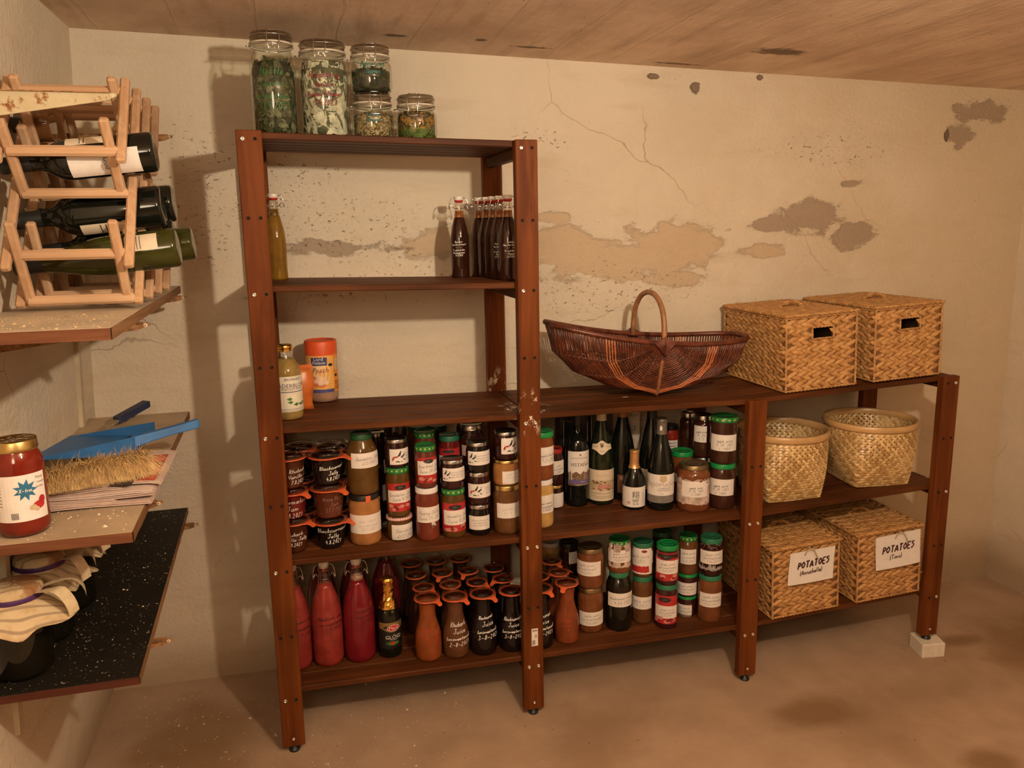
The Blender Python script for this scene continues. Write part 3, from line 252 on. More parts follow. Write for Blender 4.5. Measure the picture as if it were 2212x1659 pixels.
# ------------------------------------------------------------------ materials
class NT:
    def __init__(s, name):
        s.m = bpy.data.materials.new(name); s.m.use_nodes = True
        s.t = s.m.node_tree; s.t.nodes.clear()
        s.out = s.t.nodes.new('ShaderNodeOutputMaterial')
        s._co = None
    def n(s, ty, **kw):
        nd = s.t.nodes.new(ty)
        for k, v in kw.items(): setattr(nd, k, v)
        return nd
    def put(s, sock, v):
        if isinstance(v, bpy.types.NodeSocket): s.t.links.new(v, sock)
        else:
            if sock.type == 'RGBA' and len(v) == 3: v = (*v, 1)
            sock.default_value = v
    def co(s):
        if s._co is None: s._co = s.n('ShaderNodeTexCoord').outputs['Object']
        return s._co
    def geo(s): return s.n('ShaderNodeNewGeometry').outputs['Position']
    def mapping(s, scale=(1, 1, 1), loc=(0, 0, 0), rot=(0, 0, 0), co=None):
        nd = s.n('ShaderNodeMapping'); s.put(nd.inputs['Vector'], co or s.co())
        nd.inputs['Scale'].default_value = scale; nd.inputs['Location'].default_value = loc; nd.inputs['Rotation'].default_value = rot
        return nd.outputs[0]
    def noise(s, scale, detail=4, rough=.55, vec=None, dist=0, out='Fac'):
        nd = s.n('ShaderNodeTexNoise'); s.put(nd.inputs['Vector'], vec or s.co())
        nd.inputs['Scale'].default_value = scale; nd.inputs['Detail'].default_value = detail; nd.inputs['Roughness'].default_value = rough
        nd.inputs['Distortion'].default_value = dist
        return nd.outputs[out]
    def vor(s, scale, vec=None, feature='F1', out='Distance'):
        nd = s.n('ShaderNodeTexVoronoi', feature=feature); s.put(nd.inputs['Vector'], vec or s.co()); nd.inputs['Scale'].default_value = scale
        return nd.outputs[out]
    def math(s, op, a, b=0., c=0., clamp=False):
        nd = s.n('ShaderNodeMath', operation=op, use_clamp=clamp)
        for k, v in enumerate((a, b, c)): s.put(nd.inputs[k], v)
        return nd.outputs[0]
    def ramp(s, fac, a, b, lo=0., hi=1., smooth=True):
        nd = s.n('ShaderNodeMapRange'); nd.interpolation_type = 'SMOOTHSTEP' if smooth else 'LINEAR'
        s.put(nd.inputs[0], fac); nd.inputs[1].default_value = a; nd.inputs[2].default_value = b
        nd.inputs[3].default_value = lo; nd.inputs[4].default_value = hi
        return nd.outputs[0]
    def mix(s, fac, a, b, mode='MIX'):
        nd = s.n('ShaderNodeMix', data_type='RGBA', blend_type=mode)
        s.put(nd.inputs[0], fac); s.put(nd.inputs[6], a); s.put(nd.inputs[7], b)
        return nd.outputs[2]
    def sep(s, vec):
        nd = s.n('ShaderNodeSeparateXYZ'); s.put(nd.inputs[0], vec); return nd.outputs
    def bump(s, h, strength=.3, dist=.01):
        nd = s.n('ShaderNodeBump'); s.put(nd.inputs['Height'], h); nd.inputs['Strength'].default_value = strength; nd.inputs['Distance'].default_value = dist
        return nd.outputs[0]
    def princ(s, color, rough=.6, metal=0., spec=.5, coat=0., normal=None, trans=0., sheen=0.):
        p = s.n('ShaderNodeBsdfPrincipled')
        s.put(p.inputs['Base Color'], color); s.put(p.inputs['Roughness'], rough); p.inputs['Metallic'].default_value = metal
        p.inputs['Specular IOR Level'].default_value = spec; p.inputs['Coat Weight'].default_value = coat
        p.inputs['Coat Roughness'].default_value = .05; p.inputs['Transmission Weight'].default_value = trans
        if normal is not None: s.put(p.inputs['Normal'], normal)
        s.t.links.new(p.outputs[0], s.out.inputs[0]); return p
_mc = {}
def plain(name, color, rough=.5, metal=0., spec=.5, coat=0., var=.12, vs=60.):
    if name in _mc: return _mc[name]
    t = NT(name)
    k = t.ramp(t.noise(vs, 4), .3, .7)
    c = t.mix(k, tuple(v * (1 - var) for v in color), tuple(min(1, v * (1 + var)) for v in color))
    t.princ(c, rough, metal, spec, coat); _mc[name] = t.m
    return t.m
def thin_glass(name, tint=(1, 1, 1), refl=.06):
    """clear glass seen as a thin shell: mostly see-through, brighter reflections at grazing angles"""
    if name in _mc: return _mc[name]
    t = NT(name)
    tr = t.n('ShaderNodeBsdfTransparent'); t.put(tr.inputs[0], tint)
    
    gl = t.n('ShaderNodeBsdfGlossy'); gl.inputs['Roughness'].default_value = .03
    lw = t.n('ShaderNodeLayerWeight'); lw.inputs[0].default_value = .35
    f = t.math('ADD', t.math('MULTIPLY', t.math('POWER', lw.outputs['Facing'], 1.8), .75), refl, clamp=True)
    mx = t.n('ShaderNodeMixShader'); t.put(mx.inputs[0], f)
    t.t.links.new(tr.outputs[0], mx.inputs[1]); t.t.links.new(gl.outputs[0], mx.inputs[2]); t.t.links.new(mx.outputs[0], t.out.inputs[0])
    _mc[name] = t.m; return t.m

def wood(name, base, dark, axis, scale=1., rough=.5, chips=False):
    t = NT(name)
    sc = [26, 26, 26]; sc['xyz'.index(axis)] = 1.6
    v = t.mapping(tuple(q * scale for q in sc))
    g = t.noise(1.0, 6, .6, v, 1.2)
    sc2 = [160, 160, 160]; sc2['xyz'.index(axis)] = 5
    fine = t.noise(1.0, 3, .6, t.mapping(tuple(sc2)))
    big = t.noise(3.2, 2, .5, t.mapping((1, 1, 1), (3, 1, 2)))
    c = t.mix(t.ramp(g, .32, .68), dark, base)
    c = t.mix(t.math('MULTIPLY', t.ramp(fine, .45, .75), .35), c, dark)
    c = t.mix(t.math('MULTIPLY', t.ramp(big, .5, .72), .45), c, tuple(q * .45 for q in dark))
    if chips:   # paint smears on the shelf where the low bay meets the tall post, and on the low top
        x, y, z = t.sep(t.co())
        def ell(cx, cz, a, b, cc=z):
            dx = t.math('DIVIDE', t.math('SUBTRACT', x, cx), a); dz = t.math('DIVIDE', t.math('SUBTRACT', cc, cz), b)
            d = t.math('SQRT', t.math('ADD', t.math('MULTIPLY', dx, dx), t.math('MULTIPLY', dz, dz)))
            return t.ramp(d, .4, 1.1, 1, 0)
        fl = t.noise(30, 6, .7, t.mapping((1.3, 1.3, .8) if axis == 'z' else (1, 1, 2.6)))
        m = ell(.757, .935, .045, .075) if axis == 'z' else t.math('MULTIPLY', ell(.77, .1, .09, .12, y), t.math('MULTIPLY', t.ramp(z, .90, .93), t.ramp(z, .96, .98, 1, 0)))
        m = t.math('MULTIPLY', m, t.ramp(fl, .54, .58))
        m2 = 0. if axis == 'z' else t.math('MULTIPLY', t.ramp(t.noise(48, 4, .6, t.mapping((.35, 1, 1))), .70, .73), t.ramp(t.math('ABSOLUTE', t.math('SUBTRACT', x, 1.15)), .3, .55, 1, 0))
        if axis != 'z': m2 = t.math('MULTIPLY', m2, t.math('MULTIPLY', t.ramp(z, .915, .925), t.ramp(z, .96, .98, 1, 0)))
        c = t.mix(t.math('MAXIMUM', m, t.math('MULTIPLY', m2, .6)), c, (.62, .50, .38))
    b = t.bump(t.math('ADD', g, t.math('MULTIPLY', fine, .5)), .25, .002)
    t.princ(c, rough, 0, .10, 0, b)
    return t.m

M_POST = wood('brown_stained_wood_upright', (.165, .046, .0105), (.088, .022, .0048), 'z', 1, .5, True)
M_SLAT = wood('brown_stained_wood_slats', (.130, .042, .013), (.064, .019, .006), 'x', 1, .5, True)
M_RAIL = wood('brown_stained_wood_rails', (.095, .030, .010), (.048, .014, .005), 'y', 1, .5)
M_PINE = wood('worn_beech_lath', (.56, .36, .22), (.44, .26, .145), 'z', 1, .55)
M_PINEX = wood('worn_beech_bar', (.58, .38, .235), (.46, .275, .155), 'x', 1, .55)
M_EDGE = wood('raw_board_edge', (.30, .17, .09), (.17, .085, .04), 'y', 1, .7)
M_STEEL = plain('zinc_plated_steel', (.75, .73, .70), .28, 1., var=.05)
M_WIRE = plain('bright_wire', (.72, .70, .66), .25, 1., var=.05)
M_BLACK = plain('black_plastic', (.012, .012, .012), .45)
M_HOLE = plain('dark_hole', (.008, .004, .003), .9)
M_LABEL = plain('paper_label_white', (.74, .69, .65), .7, spec=.2, var=.03)
M_INK = plain('ink_black', (.02, .02, .022), .6)
M_INK2 = plain('ink_violet', (.12, .08, .09), .6)
M_CHALK = plain('chalk_pen_white', (.85, .82, .76), .6)
M_REDPEN = plain('red_pen', (.42, .03, .012), .5)
M_DARKRED = plain('dark_red_pen', (.045, .006, .008), .5)
M_FAINT = plain('faint_chalk', (.34, .20, .14), .6)
M_FAINTINK = plain('faint_pencil', (.38, .33, .31), .7)
M_GREENPEN = plain('green_pen', (.035, .17, .03), .5)
M_MAROON = plain('maroon_pen', (.20, .012, .02), .5)
M_TEAL = plain('teal_pen', (.012, .11, .095), .5)
PEN = dict(chalk=M_CHALK, ink=M_INK, ink2=M_INK2, redpen=M_REDPEN, darkred=M_DARKRED, faint=M_FAINT, faintink=M_FAINTINK, green=M_GREENPEN, maroon=M_MAROON, teal=M_TEAL)
M_ORING = plain('orange_rubber', (.62, .115, .035), .45, var=.08)
M_GLASSC = thin_glass('clear_glass', (.90, .88, .84), .09)
M_GLASSW = thin_glass('clear_glass_preserving_lid', (.985, .95, .90), .05)
M_GLASSL = thin_glass('clear_glass_lid', (.60, .55, .48), .12)
M_GLASSG = thin_glass('greenish_glass', (.93, .96, .90))
M_RED = plain('label_red_print', (.42, .022, .025), .35, coat=.3)
M_DKRED = plain('label_dark_red', (.20, .01, .015), .4)
M_GREENPR = plain('print_green', (.05, .16, .03), .5)
M_GOLD = plain('gold_foil', (.80, .45, .10), .22, 1., var=.15, vs=25)
M_COPPER = plain('copper_foil', (.62, .33, .14), .35, .6, var=.08)
M_CREAM = plain('cream_foil', (.60, .50, .36), .4)
M_GREYF = plain('grey_foil', (.20, .17, .15), .35, .5)
M_GREYPR = plain('grey_print', (.19, .17, .155), .5)
M_CERAM = plain('white_ceramic', (.72, .66, .60), .25)
M_SEAL = plain('red_rubber_seal', (.40, .02, .015), .5)
M_WHITEP = plain('white_plastic', (.72, .68, .66), .35)
M_SLATEBL = plain('label_navy', (.03, .04, .13), .5)
M_PURPLE = plain('label_purple', (.13, .10, .26), .5)
M_PINKPR = plain('print_pink', (.50, .22, .18), .6)
M_BROWNPR = plain('print_brown', (.16, .085, .05), .6)
M_TAN = plain('print_tan', (.52, .40, .25), .6)

CONT = dict(blackcurrant=(.010, .006, .006), rhubarb=(0.0680, 0.0176, 0.0072), rhubarbj=(0.1105, 0.0425, 0.0187), rosebrown=(0.0978, 0.0238, 0.0127), rosepetal=(0.1105, 0.0260, 0.0143),
    dandelion=(0.0972, 0.0475, 0.0115), applesauce=(0.3600, 0.1575, 0.0522), strawberry=(0.1275, 0.0105, 0.0090), peony=(0.1674, 0.0341, 0.0186), spicedapple=(0.1368, 0.0576, 0.0202),
    pear=(.50, .31, .10), applebutter=(0.1920, 0.0544, 0.0160), applejuice=(0.1656, 0.0540, 0.0187), applej=(.20, .048, .016), applebrown=(0.1200, 0.0480, 0.0176), grape=(.045, .010, .009), grapejuice=(0.0480, 0.0160, 0.0096),
    cordial=(.008, .007, .004), pink=(.25, .030, .024), deeppink=(.165, .009, .014), darkpink=(.11, .010, .012), carrot=(.24, .060, .015), plum=(.028, .007, .006),
    tomato=(.26, .022, .012), darkbrown=(.05, .018, .010), passata=(0.1600, 0.0144, 0.0064), winedark=(.006, .007, .005), winegreen=(.010, .014, .006), amber=(.10, .04, .012), olive=(.035, .036, .006))
def content(k):
    n = 'filled_glass_' + k
    if n in _mc: return _mc[n]
    t = NT(n); c = CONT[k]
    a = t.noise(22, 5, .6); 
    colr = t.mix(t.ramp(a, .3, .7), tuple(q * .78 for q in c), tuple(min(1, q * 1.18) for q in c))
    t.princ(colr, .5, 0, .0, 1.0)
    _mc[n] = t.m; return t.m
LID = dict(green=((.015, .17, .035), .3, 0), greendark=((.012, .075, .025), .35, 0), greenblue=((.022, .15, .075), .35, 0), greenbright=((.008, .23, .055), .3, 0), silver=((.55, .52, .49), .25, 1),
    gold=((.60, .42, .16), .3, 1), goldbrown=((.30, .21, .11), .35, .9), black=((.012, .011, .010), .35, 0), white=((.7, .68, .66), .35, 0), whitelid=((.72, .68, .68), .35, 0), red=((.30, .012, .012), .35, 0), hex=((.03, .028, .025), .4, 0))
def lidmat(k):
    if k == 'gingham' or k == 'hex':
        n = 'lid_' + k
        if n in _mc: return _mc[n]
        t = NT(n); x, y, z = t.sep(t.co())
        w = 105.
        ang = t.math('MULTIPLY', t.math('ARCTAN2', y, x), 5.2)
        s1 = t.math('GREATER_THAN', t.math('FRACT', t.math('MULTIPLY', x, w)), .5); s2 = t.math('GREATER_THAN', t.math('FRACT', t.math('MULTIPLY', y, w)), .5)
        s3 = t.math('GREATER_THAN', t.math('FRACT', ang), .5); s4 = t.math('GREATER_THAN', t.math('FRACT', t.math('MULTIPLY', z, w)), .5)
        top = t.math('GREATER_THAN', t.math('ABSOLUTE', t.sep(t.n('ShaderNodeNewGeometry').outputs['Normal'])[2]), .8)
        f = t.math('ADD', t.math('MULTIPLY', t.math('ADD', s1, s2), top), t.math('MULTIPLY', t.math('ADD', s3, s4), t.math('SUBTRACT', 1., top)))
        f = t.math('MULTIPLY', f, .5)
        a, b = ((.72, .66, .60), (.42, .015, .02)) if k == 'gingham' else ((.012, .011, .010), (.10, .09, .08))
        t.princ(t.mix(f, a, b), .35, 0, .5); _mc[n] = t.m; return t.m
    c, r, me = LID[k]
    return plain('lid_' + k, c, r, me, var=.06)

# ------------------------------------------------------------------ writing
GL = {'a': "58 38 19 06 04 24 56|59 54 64", 'b': "1e 04 34 56 48 29 07", 'c': "48 29 07 05 14 34 45", 'd': "58 39 19 06 04 24 56|5e 54 64", 'e': "06 46 48 29 07 05 14 34 45",
 'f': "5e 3e 2b 24 20|09 49", 'g': "58 39 19 06 14 34 56|59 52 30 01", 'h': "1e 04|07 29 48 44", 'i': "19 14 24|1b 1c", 'j': "39 31 10 00|3b 3c", 'k': "1e 04|49 06 44", 'l': "1e 14 24",
 'm': "09 04|07 29 34|37 59 64 74", 'n': "09 04|07 29 48 44 54", 'o': "29 07 05 24 45 48 29", 'p': "09 00|08 29 48 45 24 05", 'q': "58 39 19 06 14 34 56|59 50", 'r': "09 04|06 28 39",
 's': "48 29 08 46 34 04", 't': "2d 24 34|09 49", 'u': "09 05 14 34 58|59 54 64", 'v': "09 24 49", 'w': "09 14 38 54 79", 'x': "09 44|49 04", 'y': "09 05 24 48|49 41 20 01", 'z': "09 49 04 44",
 'A': "04 3e 64|17 57", 'B': "04 0e|0e 4e 4a 09|09 59 55 04", 'C': "5d 3e 09 15 34 54", 'D': "04 0e|0e 4d 59 44 04", 'E': "5e 0e 04 54|09 49", 'F': "5e 0e 04|09 39", 'G': "5d 3e 09 15 34 55 58 38",
 'H': "0e 04|5e 54|09 59", 'I': "1e 14", 'J': "5e 55 34 06|2e 7e", 'K': "0e 04|5e 09 54", 'L': "0e 04 54", 'M': "04 1e 48 7e 84", 'N': "04 0e 54 5e", 'O': "3e 09 34 69 3e", 'P': "04 0e|0e 4d 4a 08",
 'R': "04 0e|0e 4d 4a 08|18 54", 'S': "5d 2e 0c 59 46 24 05", 'T': "0e 6e|3e 34", 'U': "0e 06 34 66 6e", 'V': "0e 34 6e", 'Y': "0e 38 6e|38 34", 'X': "0e 54|5e 04", 'Z': "0e 5e 04 54",
 '0': "2e 09 24 49 2e", '1': "0c 2e 24", '2': "0d 2e 4c 04 54", '3': "0e 4d 29 56 24 05", '4': "3e 08 58|4b 44", '5': "4e 0e 09 39 56 24 05", '6': "4e 06 24 56 28 06", '7': "0e 5e 14",
 '8': "2e 0c 48 24 06 4c 2e", '9': "4c 2e 0b 29 4c 34", '.': "14 15", ',': "15 13", '-': "08 58", '(': "2e 09 14 22", ')': "0e 29 14 02", ':': "15 16|19 1a", '/': "04 4e", '!': "1e 18|14 15"}
def strokes(text):
    """handwriting: list of polylines in a frame where the capital height is 1, and the advance width"""
    out = []; x = 0.
    for ch in text:
        if ch == ' ': x += .42; continue
        g = GL.get(ch)
        if g is None: x += .4; continue
        wmax = 0; jit = random.uniform(-.03, .03)
        for pl in g.split('|'):
            p = [(int(q[0], 16) * .1 * .95, (int(q[1], 16) - 4) * .1 + jit) for q in pl.split()]
            wmax = max(wmax, max(a for a, _ in p))
            if len(p) > 2:   # round the corners once
                q = [p[0]]
                for a, b in zip(p, p[1:]):
                    k_ = min(.28, .10 / max(math.hypot(b[0] - a[0], b[1] - a[1]), .05)); q.append((a[0] * (1 - k_) + b[0] * k_, a[1] * (1 - k_) + b[1] * k_)); q.append((a[0] * k_ + b[0] * (1 - k_), a[1] * k_ + b[1] * (1 - k_)))
                q.append(p[-1]); p = q
            out.append([(x + a + .18 * b, b) for a, b in p])
        x += wmax + .17
    return out, x
def hand_lines(lines, W, Hh, pw, slope=.05, align='c'):
    """ribbons in the (u,v) rectangle W x Hh"""
    vs = []; fs = []
    n = len(lines); lh = Hh / n
    for i, tx in enumerate(lines):
        st, adv = strokes(tx)
        if not st: continue
        cap = min(lh * .66, W * .97 / max(adv, .3))
        off = {'c': (W - adv * cap) / 2, 'l': 0}[align]
        v0 = Hh - (i + 1) * lh + lh * .22
        for pl in st:
            P = [Vector((off + a * cap, v0 + b * cap + slope * (off + a * cap - W / 2))) for a, b in pl]
            for k in range(len(P)):
                d = P[min(k + 1, len(P) - 1)] - P[max(k - 1, 0)]
                d = d.normalized() if d.length > 1e-9 else Vector((1, 0))
                nn = Vector((-d.y, d.x)) * pw / 2
                vs += [P[k] + nn, P[k] - nn]
                if k: b_ = len(vs); fs.append((b_ - 4, b_ - 3, b_ - 1, b_ - 2))
    return vs, fs
def print_line(tx, W, Hh, x0=0, y0=0, shear=0., fit='c', space=1.0):
    cu = bpy.data.curves.new('lettering', 'FONT'); cu.body = tx; cu.size = 1; cu.shear = shear; cu.resolution_u = 2; cu.space_character = space
    o = bpy.data.objects.new('lettering', cu); me = bpy.data.meshes.new_from_object(o)
    vs = [Vector((v.co.x, v.co.y)) for v in me.vertices]; fs = [tuple(p.vertices) for p in me.polygons]
    bpy.data.objects.remove(o); bpy.data.curves.remove(cu); bpy.data.meshes.remove(me)
    if not vs: return [], []
    a = min(v.x for v in vs); b = max(v.x for v in vs); c = min(v.y for v in vs); d = max(v.y for v in vs)
    k = min(W / max(b - a, 1e-6), Hh / max(d - c, 1e-6))
    ox = x0 + (W - (b - a) * k) / 2; oy = y0 + (Hh - (d - c) * k) / 2
    return [Vector((ox + (v.x - a) * k, oy + (v.y - c) * k)) for v in vs], fs
def grid_rect(u0, u1, v0, v1, nu=8, nv=1):
    vs = [Vector((u0 + (u1 - u0) * i / nu, v0 + (v1 - v0) * j / nv)) for j in range(nv + 1) for i in range(nu + 1)]
    fs = [(j * (nu + 1) + i, j * (nu + 1) + i + 1, (j + 1) * (nu + 1) + i + 1, (j + 1) * (nu + 1) + i) for j in range(nv) for i in range(nu)]
    return vs, fs
def poly2(pts):
    """filled outline as rings around its middle, so that it follows a curved surface"""
    Q = [Vector(p) for p in pts]; P = []
    for a, b in zip(Q, Q[1:] + Q[:1]):
        m = max(1, int((b - a).length / .0035)); P += [a.lerp(b, q / m) for q in range(m)]
    n = len(P); c = sum(Q, Vector((0, 0))) / len(Q)
    vs = list(P) + [c.lerp(p, .66) for p in P] + [c.lerp(p, .33) for p in P] + [c]; fs = []
    for r_ in (0, 1):
        for i in range(n): j = (i + 1) % n; fs.append((r_ * n + i, r_ * n + j, r_ * n + n + j, r_ * n + n + i))
    for i in range(n): fs.append((2 * n + i, 2 * n + (i + 1) % n, 3 * n))
    return vs, fs
def strip2(tops, y0):
    vs = []; fs = []
    for k, (x, y) in enumerate(tops):
        vs += [Vector((x, y0)), Vector((x, y))]
        if k: b = len(vs); fs.append((b - 4, b - 2, b - 1, b - 3))
    return vs, fs
def disc2(cx, cy, rx, ry=None, n=14):
    ry = ry or rx
    return poly2([(cx + rx * math.cos(2 * PI * k / n), cy + ry * math.sin(2 * PI * k / n)) for k in range(n)])
class Wrap:
    """maps a flat (u,v) label onto a turned body: u is arc length from angle a0, v is height above z0"""
    def __init__(s, radius, a0, a1, z0, z1):
        s.R = radius; s.a0 = a0; s.z0 = z0; s.rm = radius((z0 + z1) / 2); s.W = (a1 - a0) * s.rm; s.H = z1 - z0
    def add(s, mb, vf, eps):
        vs, fs = vf
        out = []
        for v in vs:
            a = s.a0 + v.x / s.rm; z = s.z0 + v.y; r = s.R(z) + eps
            out.append((r * math.cos(a), r * math.sin(a), z))
        mb.add(out, fs, False)
def mk(items, name, mat, parent, w, eps):
    mb = MB()
    for vf in items: w.add(mb, vf, eps)
    return mb.build(name, mat, parent)

# ------------------------------------------------------------------ jars and bottles
def prof_radius(prof):
    ps = [(z, r) for r, z in prof]
    def R(z):
        for (z0, r0), (z1, r1) in zip(ps, ps[1:]):
            if z0 <= z <= z1 and z1 > z0: return r0 + (r1 - r0) * (z - z0) / (z1 - z0)
        return max(r for _, r in ps)
    return R
def screw_lid(rl, h, lh, bumps=True):
    mb = MB()
    mb.lathe([(rl * .98, h - lh), (rl, h - lh * .95), (rl * 1.015, h - lh * .86), (rl, h - lh * .74), (rl, h - .0022), (rl * .975, h - .0004), (rl * .93, h), (rl * .86, h - .0004), (rl * .84, h - .0016), (0, h - .0016)], 32)
    return mb
def white_label(d, w, root, L, mat=M_LABEL, eps=.0006, name='label'):
    return mk([grid_rect(0, w.W, 0, w.H, 12, 5)], name, mat, root, w, eps)
def fruit_print(w):
    """printed fruit pieces at the foot of the red jam label"""
    it = []
    for k in range(7):
        it.append(disc2(w.W * random.uniform(.1, .9), w.H * random.uniform(.06, .2), w.H * random.uniform(.06, .12), w.H * .06))
    return it
def do_label(d, root, R, rect):
    a0, a1, z0, z1, kind = rect
    w = Wrap(R, a0, a1, z0, z1); W, H = w.W, w.H
    if kind == 'white':
        return white_label(d, w, root, rect)
    if kind in ('red', 'redtorn'):
        lb = white_label(d, w, root, rect, M_RED if kind == 'red' else M_LABEL, .0004, 'label')
        if kind == 'red':
            mk([disc2(W * .5, H * .86, W * .22, H * .09)], 'emblem', M_INK, lb, w, .0007)
            mk([print_line('JAM', W * .3, H * .06, W * .34, H * .83)], 'lettering', M_GOLD, lb, w, .0009)
            mk(fruit_print(w), 'fruit_print', M_PINKPR, lb, w, .0007)
            mk([disc2(W * random.uniform(.2, .8), H * random.uniform(.05, .18), H * .07, H * .04) for _ in range(4)], 'fruit_shade', M_DKRED, lb, w, .0008)
        else:
            mk([poly2([(W * (.02 + .16 * k), H * .0 + H * .05), (W * (.02 + .16 * k) + W * .2, H * .08), (W * (.02 + .16 * k) + W * .17, H * .33), (W * (.02 + .16 * k), H * .3)]) for k in range(5)], 'red_print', M_RED, lb, w, .0006)
            mk([disc2(W * .65, H * .9, W * .12, H * .05)], 'emblem', M_DKRED, lb, w, .0006)
        return lb
    if kind in ('torn', 'torngrey'):
        mb = MB(); m = plain('torn_paper' if kind == 'torn' else 'torn_foil', (.46, .36, .31) if kind == 'torn' else (.30, .28, .27), .6, var=.35, vs=45)
        n = 22; vs = []; fs = []
        for i in range(n + 1):
            u = W * i / n
            vs += [Vector((u, H * random.uniform(0, .06))), Vector((u, H * random.uniform(.86, 1)))]
            if i: b = len(vs); fs.append((b - 4, b - 2, b - 1, b - 3))
        w.add(mb, (vs, fs), .0004)
        lb = mb.build('label', m, root)
        mk([disc2(W * random.uniform(.05, .95), H * random.uniform(.75, .95), W * .03, H * .03, 6) for _ in range(5)], 'red_scrap', M_DKRED, lb, w, .0006)
        return lb
    if kind in ('rider', 'rider2', 'print'):
        lb = white_label(d, w, root, rect)
        x0 = .04 * W if kind == 'rider' else -.1 * W
        g = []
        if kind != 'print':
            s = H * (.9 if kind == 'rider' else .9)
            cx = x0 + (.05 * W if kind == 'rider' else 0); cy = H * .12
            q = lambda pts: poly2([(max(0.0005, cx + a * s), cy + b * s) for a, b in pts])
            # a galloping horse with rider, drawn as flat silhouettes
            if kind == 'rider':
                mk([q([(.0, .22), (.22, .36), (.42, .38), (.46, .50), (.30, .47), (.10, .42)]), q([(.05, .12), (.2, .28), (.12, .33), (.02, .2)])], 'red_print', M_RED, lb, w, .0009)
            g += [q([(.40, .46), (.58, .74), (.66, .70), (.62, .52), (.52, .44)]), q([(.58, .74), (.62, .84), (.70, .80), (.66, .70)]), q([(.62, .40), (.78, .52), (.92, .62), (.96, .54), (.86, .44), (.74, .32)]),
                  q([(.80, .30), (.95, .22), (1.0, .14), (.88, .16)]), q([(.28, .02), (.42, .06), (.56, .0), (.54, .10), (.40, .14), (.30, .10)]), q([(.60, .05), (.70, .12), (.74, .04)]), q([(.86, .62), (.93, .76), (.97, .70)])]
            mk(g, 'picture_print', M_INK, lb, w, .0008)
        t0 = .66 * W if kind == 'rider' else (.2 * W if kind == 'rider2' else .12 * W)
        tx = ['Blackcurrant', 'Vanilla jam', 'August 2021'] if kind == 'rider' else ['Blackcurrant Licorice Jam', 'Homemade preserve', 'August . 2021 . kitchen']
        its = []
        for i, l in enumerate(tx):
            its.append(print_line(l, W * .97 - t0, H * .11, t0, H * (.62 - .18 * i)))
        mk(its, 'lettering', M_INK2, lb, w, .0008)
        return lb
    if kind == 'vistana':
        lb = white_label(d, w, root, rect)
        mk([print_line('VISTAÑA', W * .76, H * .13, W * .12, H * .56)], 'lettering', M_INK, lb, w, .0008)
        mk([print_line('SANTA CAROLINA', W * .7, H * .05, W * .14, H * .78), disc2(W * .5, H * .9, W * .035)], 'small_lettering', M_BROWNPR, lb, w, .0008)
        mk([strip2([(0, H * .36), (W * .1, H * .42), (W * .2, H * .36), (W * .27, H * .39), (W * .34, H * .42), (W * .42, H * .375), (W * .5, H * .33), (W * .56, H * .375), (W * .62, H * .42), (W * .7, H * .39), (W * .78, H * .36), (W * .83, H * .395), (W * .88, H * .43), (W * .94, H * .405), (W, H * .38)], H * .16)], 'mountain_print', M_BROWNPR, lb, w, .0007)
        mk([disc2(W * random.random() * .94 + W * .03, H * random.uniform(.18, .36), W * .03, H * .008, 5) for _ in range(26)], 'mountain_lines', M_TAN, lb, w, .0009)
        mk([grid_rect(0, W, H * .06, H * .17, 10)], 'purple_band', M_PURPLE, lb, w, .0010)
        mk([grid_rect(0, W, 0, H * .06, 10)], 'brown_band', M_BROWNPR, lb, w, .0010)
        mk([print_line('MERLOT', W * .22, H * .03, W * .5, H * .10), print_line('CABERNET SAUVIGNON', W * .6, H * .03, W * .3, H * .015)], 'band_lettering', M_LABEL, lb, w, .0012)
        return lb
    if kind == 'julienas':
        lb = white_label(d, w, root, rect, plain('cream_paper', (.66, .56, .42), .6, var=.03))
        mk([print_line('JULIENAS', W * .6, H * .10, W * .25, H * .77, .3)], 'lettering', M_TAN, lb, w, .0009)
        mk([grid_rect(W * .16, W * .97, H * .34, H * .66, 10)], 'picture', M_TAN, lb, w, .0008)
        mk([disc2(W * random.uniform(.2, .93), H * random.choice((random.uniform(.34, .40), random.uniform(.56, .65))), W * .05, H * .018, 7) for _ in range(20)], 'picture_trees', M_BROWNPR, lb, w, .0010)
        mk([poly2([(W * .38, H * .40), (W * .8, H * .40), (W * .8, H * .5), (W * .72, H * .54), (W * .46, H * .54), (W * .38, H * .5)])], 'picture_house', M_PINKPR, lb, w, .0011)
        mk([print_line('CHATEAU du POUTET', W * .76, H * .085, W * .18, H * .2)], 'small_lettering', M_BROWNPR, lb, w, .0009)
        mk([grid_rect(W * .2, W * .9, H * .14, H * .15, 8), grid_rect(W * .28, W * .82, H * .09, H * .10, 8)], 'fine_print', M_BROWNPR, lb, w, .0009)
        return lb
    if kind == 'neck':
        vs = []; fs = []; n = 18
        for i in range(n + 1):
            u = i / n; e = math.exp(-((u - .5) / .2) ** 2)
            vs += [Vector((W * u, H * (.34 - .34 * e))), Vector((W * u, H * (.72 + .28 * e)))]
            if i: b = len(vs); fs.append((b - 4, b - 2, b - 1, b - 3))
        mb = MB(); w.add(mb, (vs, fs), .0006); lb = mb.build('neck_label', plain('cream_paper', (.66, .56, .42), .6, var=.03), root)
        mk([poly2([(W * .40, H * .82), (W * .48, H * .8), (W * .5, H * .6), (W * .52, H * .8), (W * .60, H * .82), (W * .54, H * .66), (W * .52, H * .48), (W * .48, H * .48), (W * .46, H * .66)]),
            print_line('2014', W * .22, H * .1, W * .4, H * .2), print_line('Georges', W * .22, H * .14, W * .1, H * .5), print_line('Duboeuf', W * .22, H * .14, W * .68, H * .5)], 'lettering', M_BROWNPR, lb, w, .0010)
        return lb
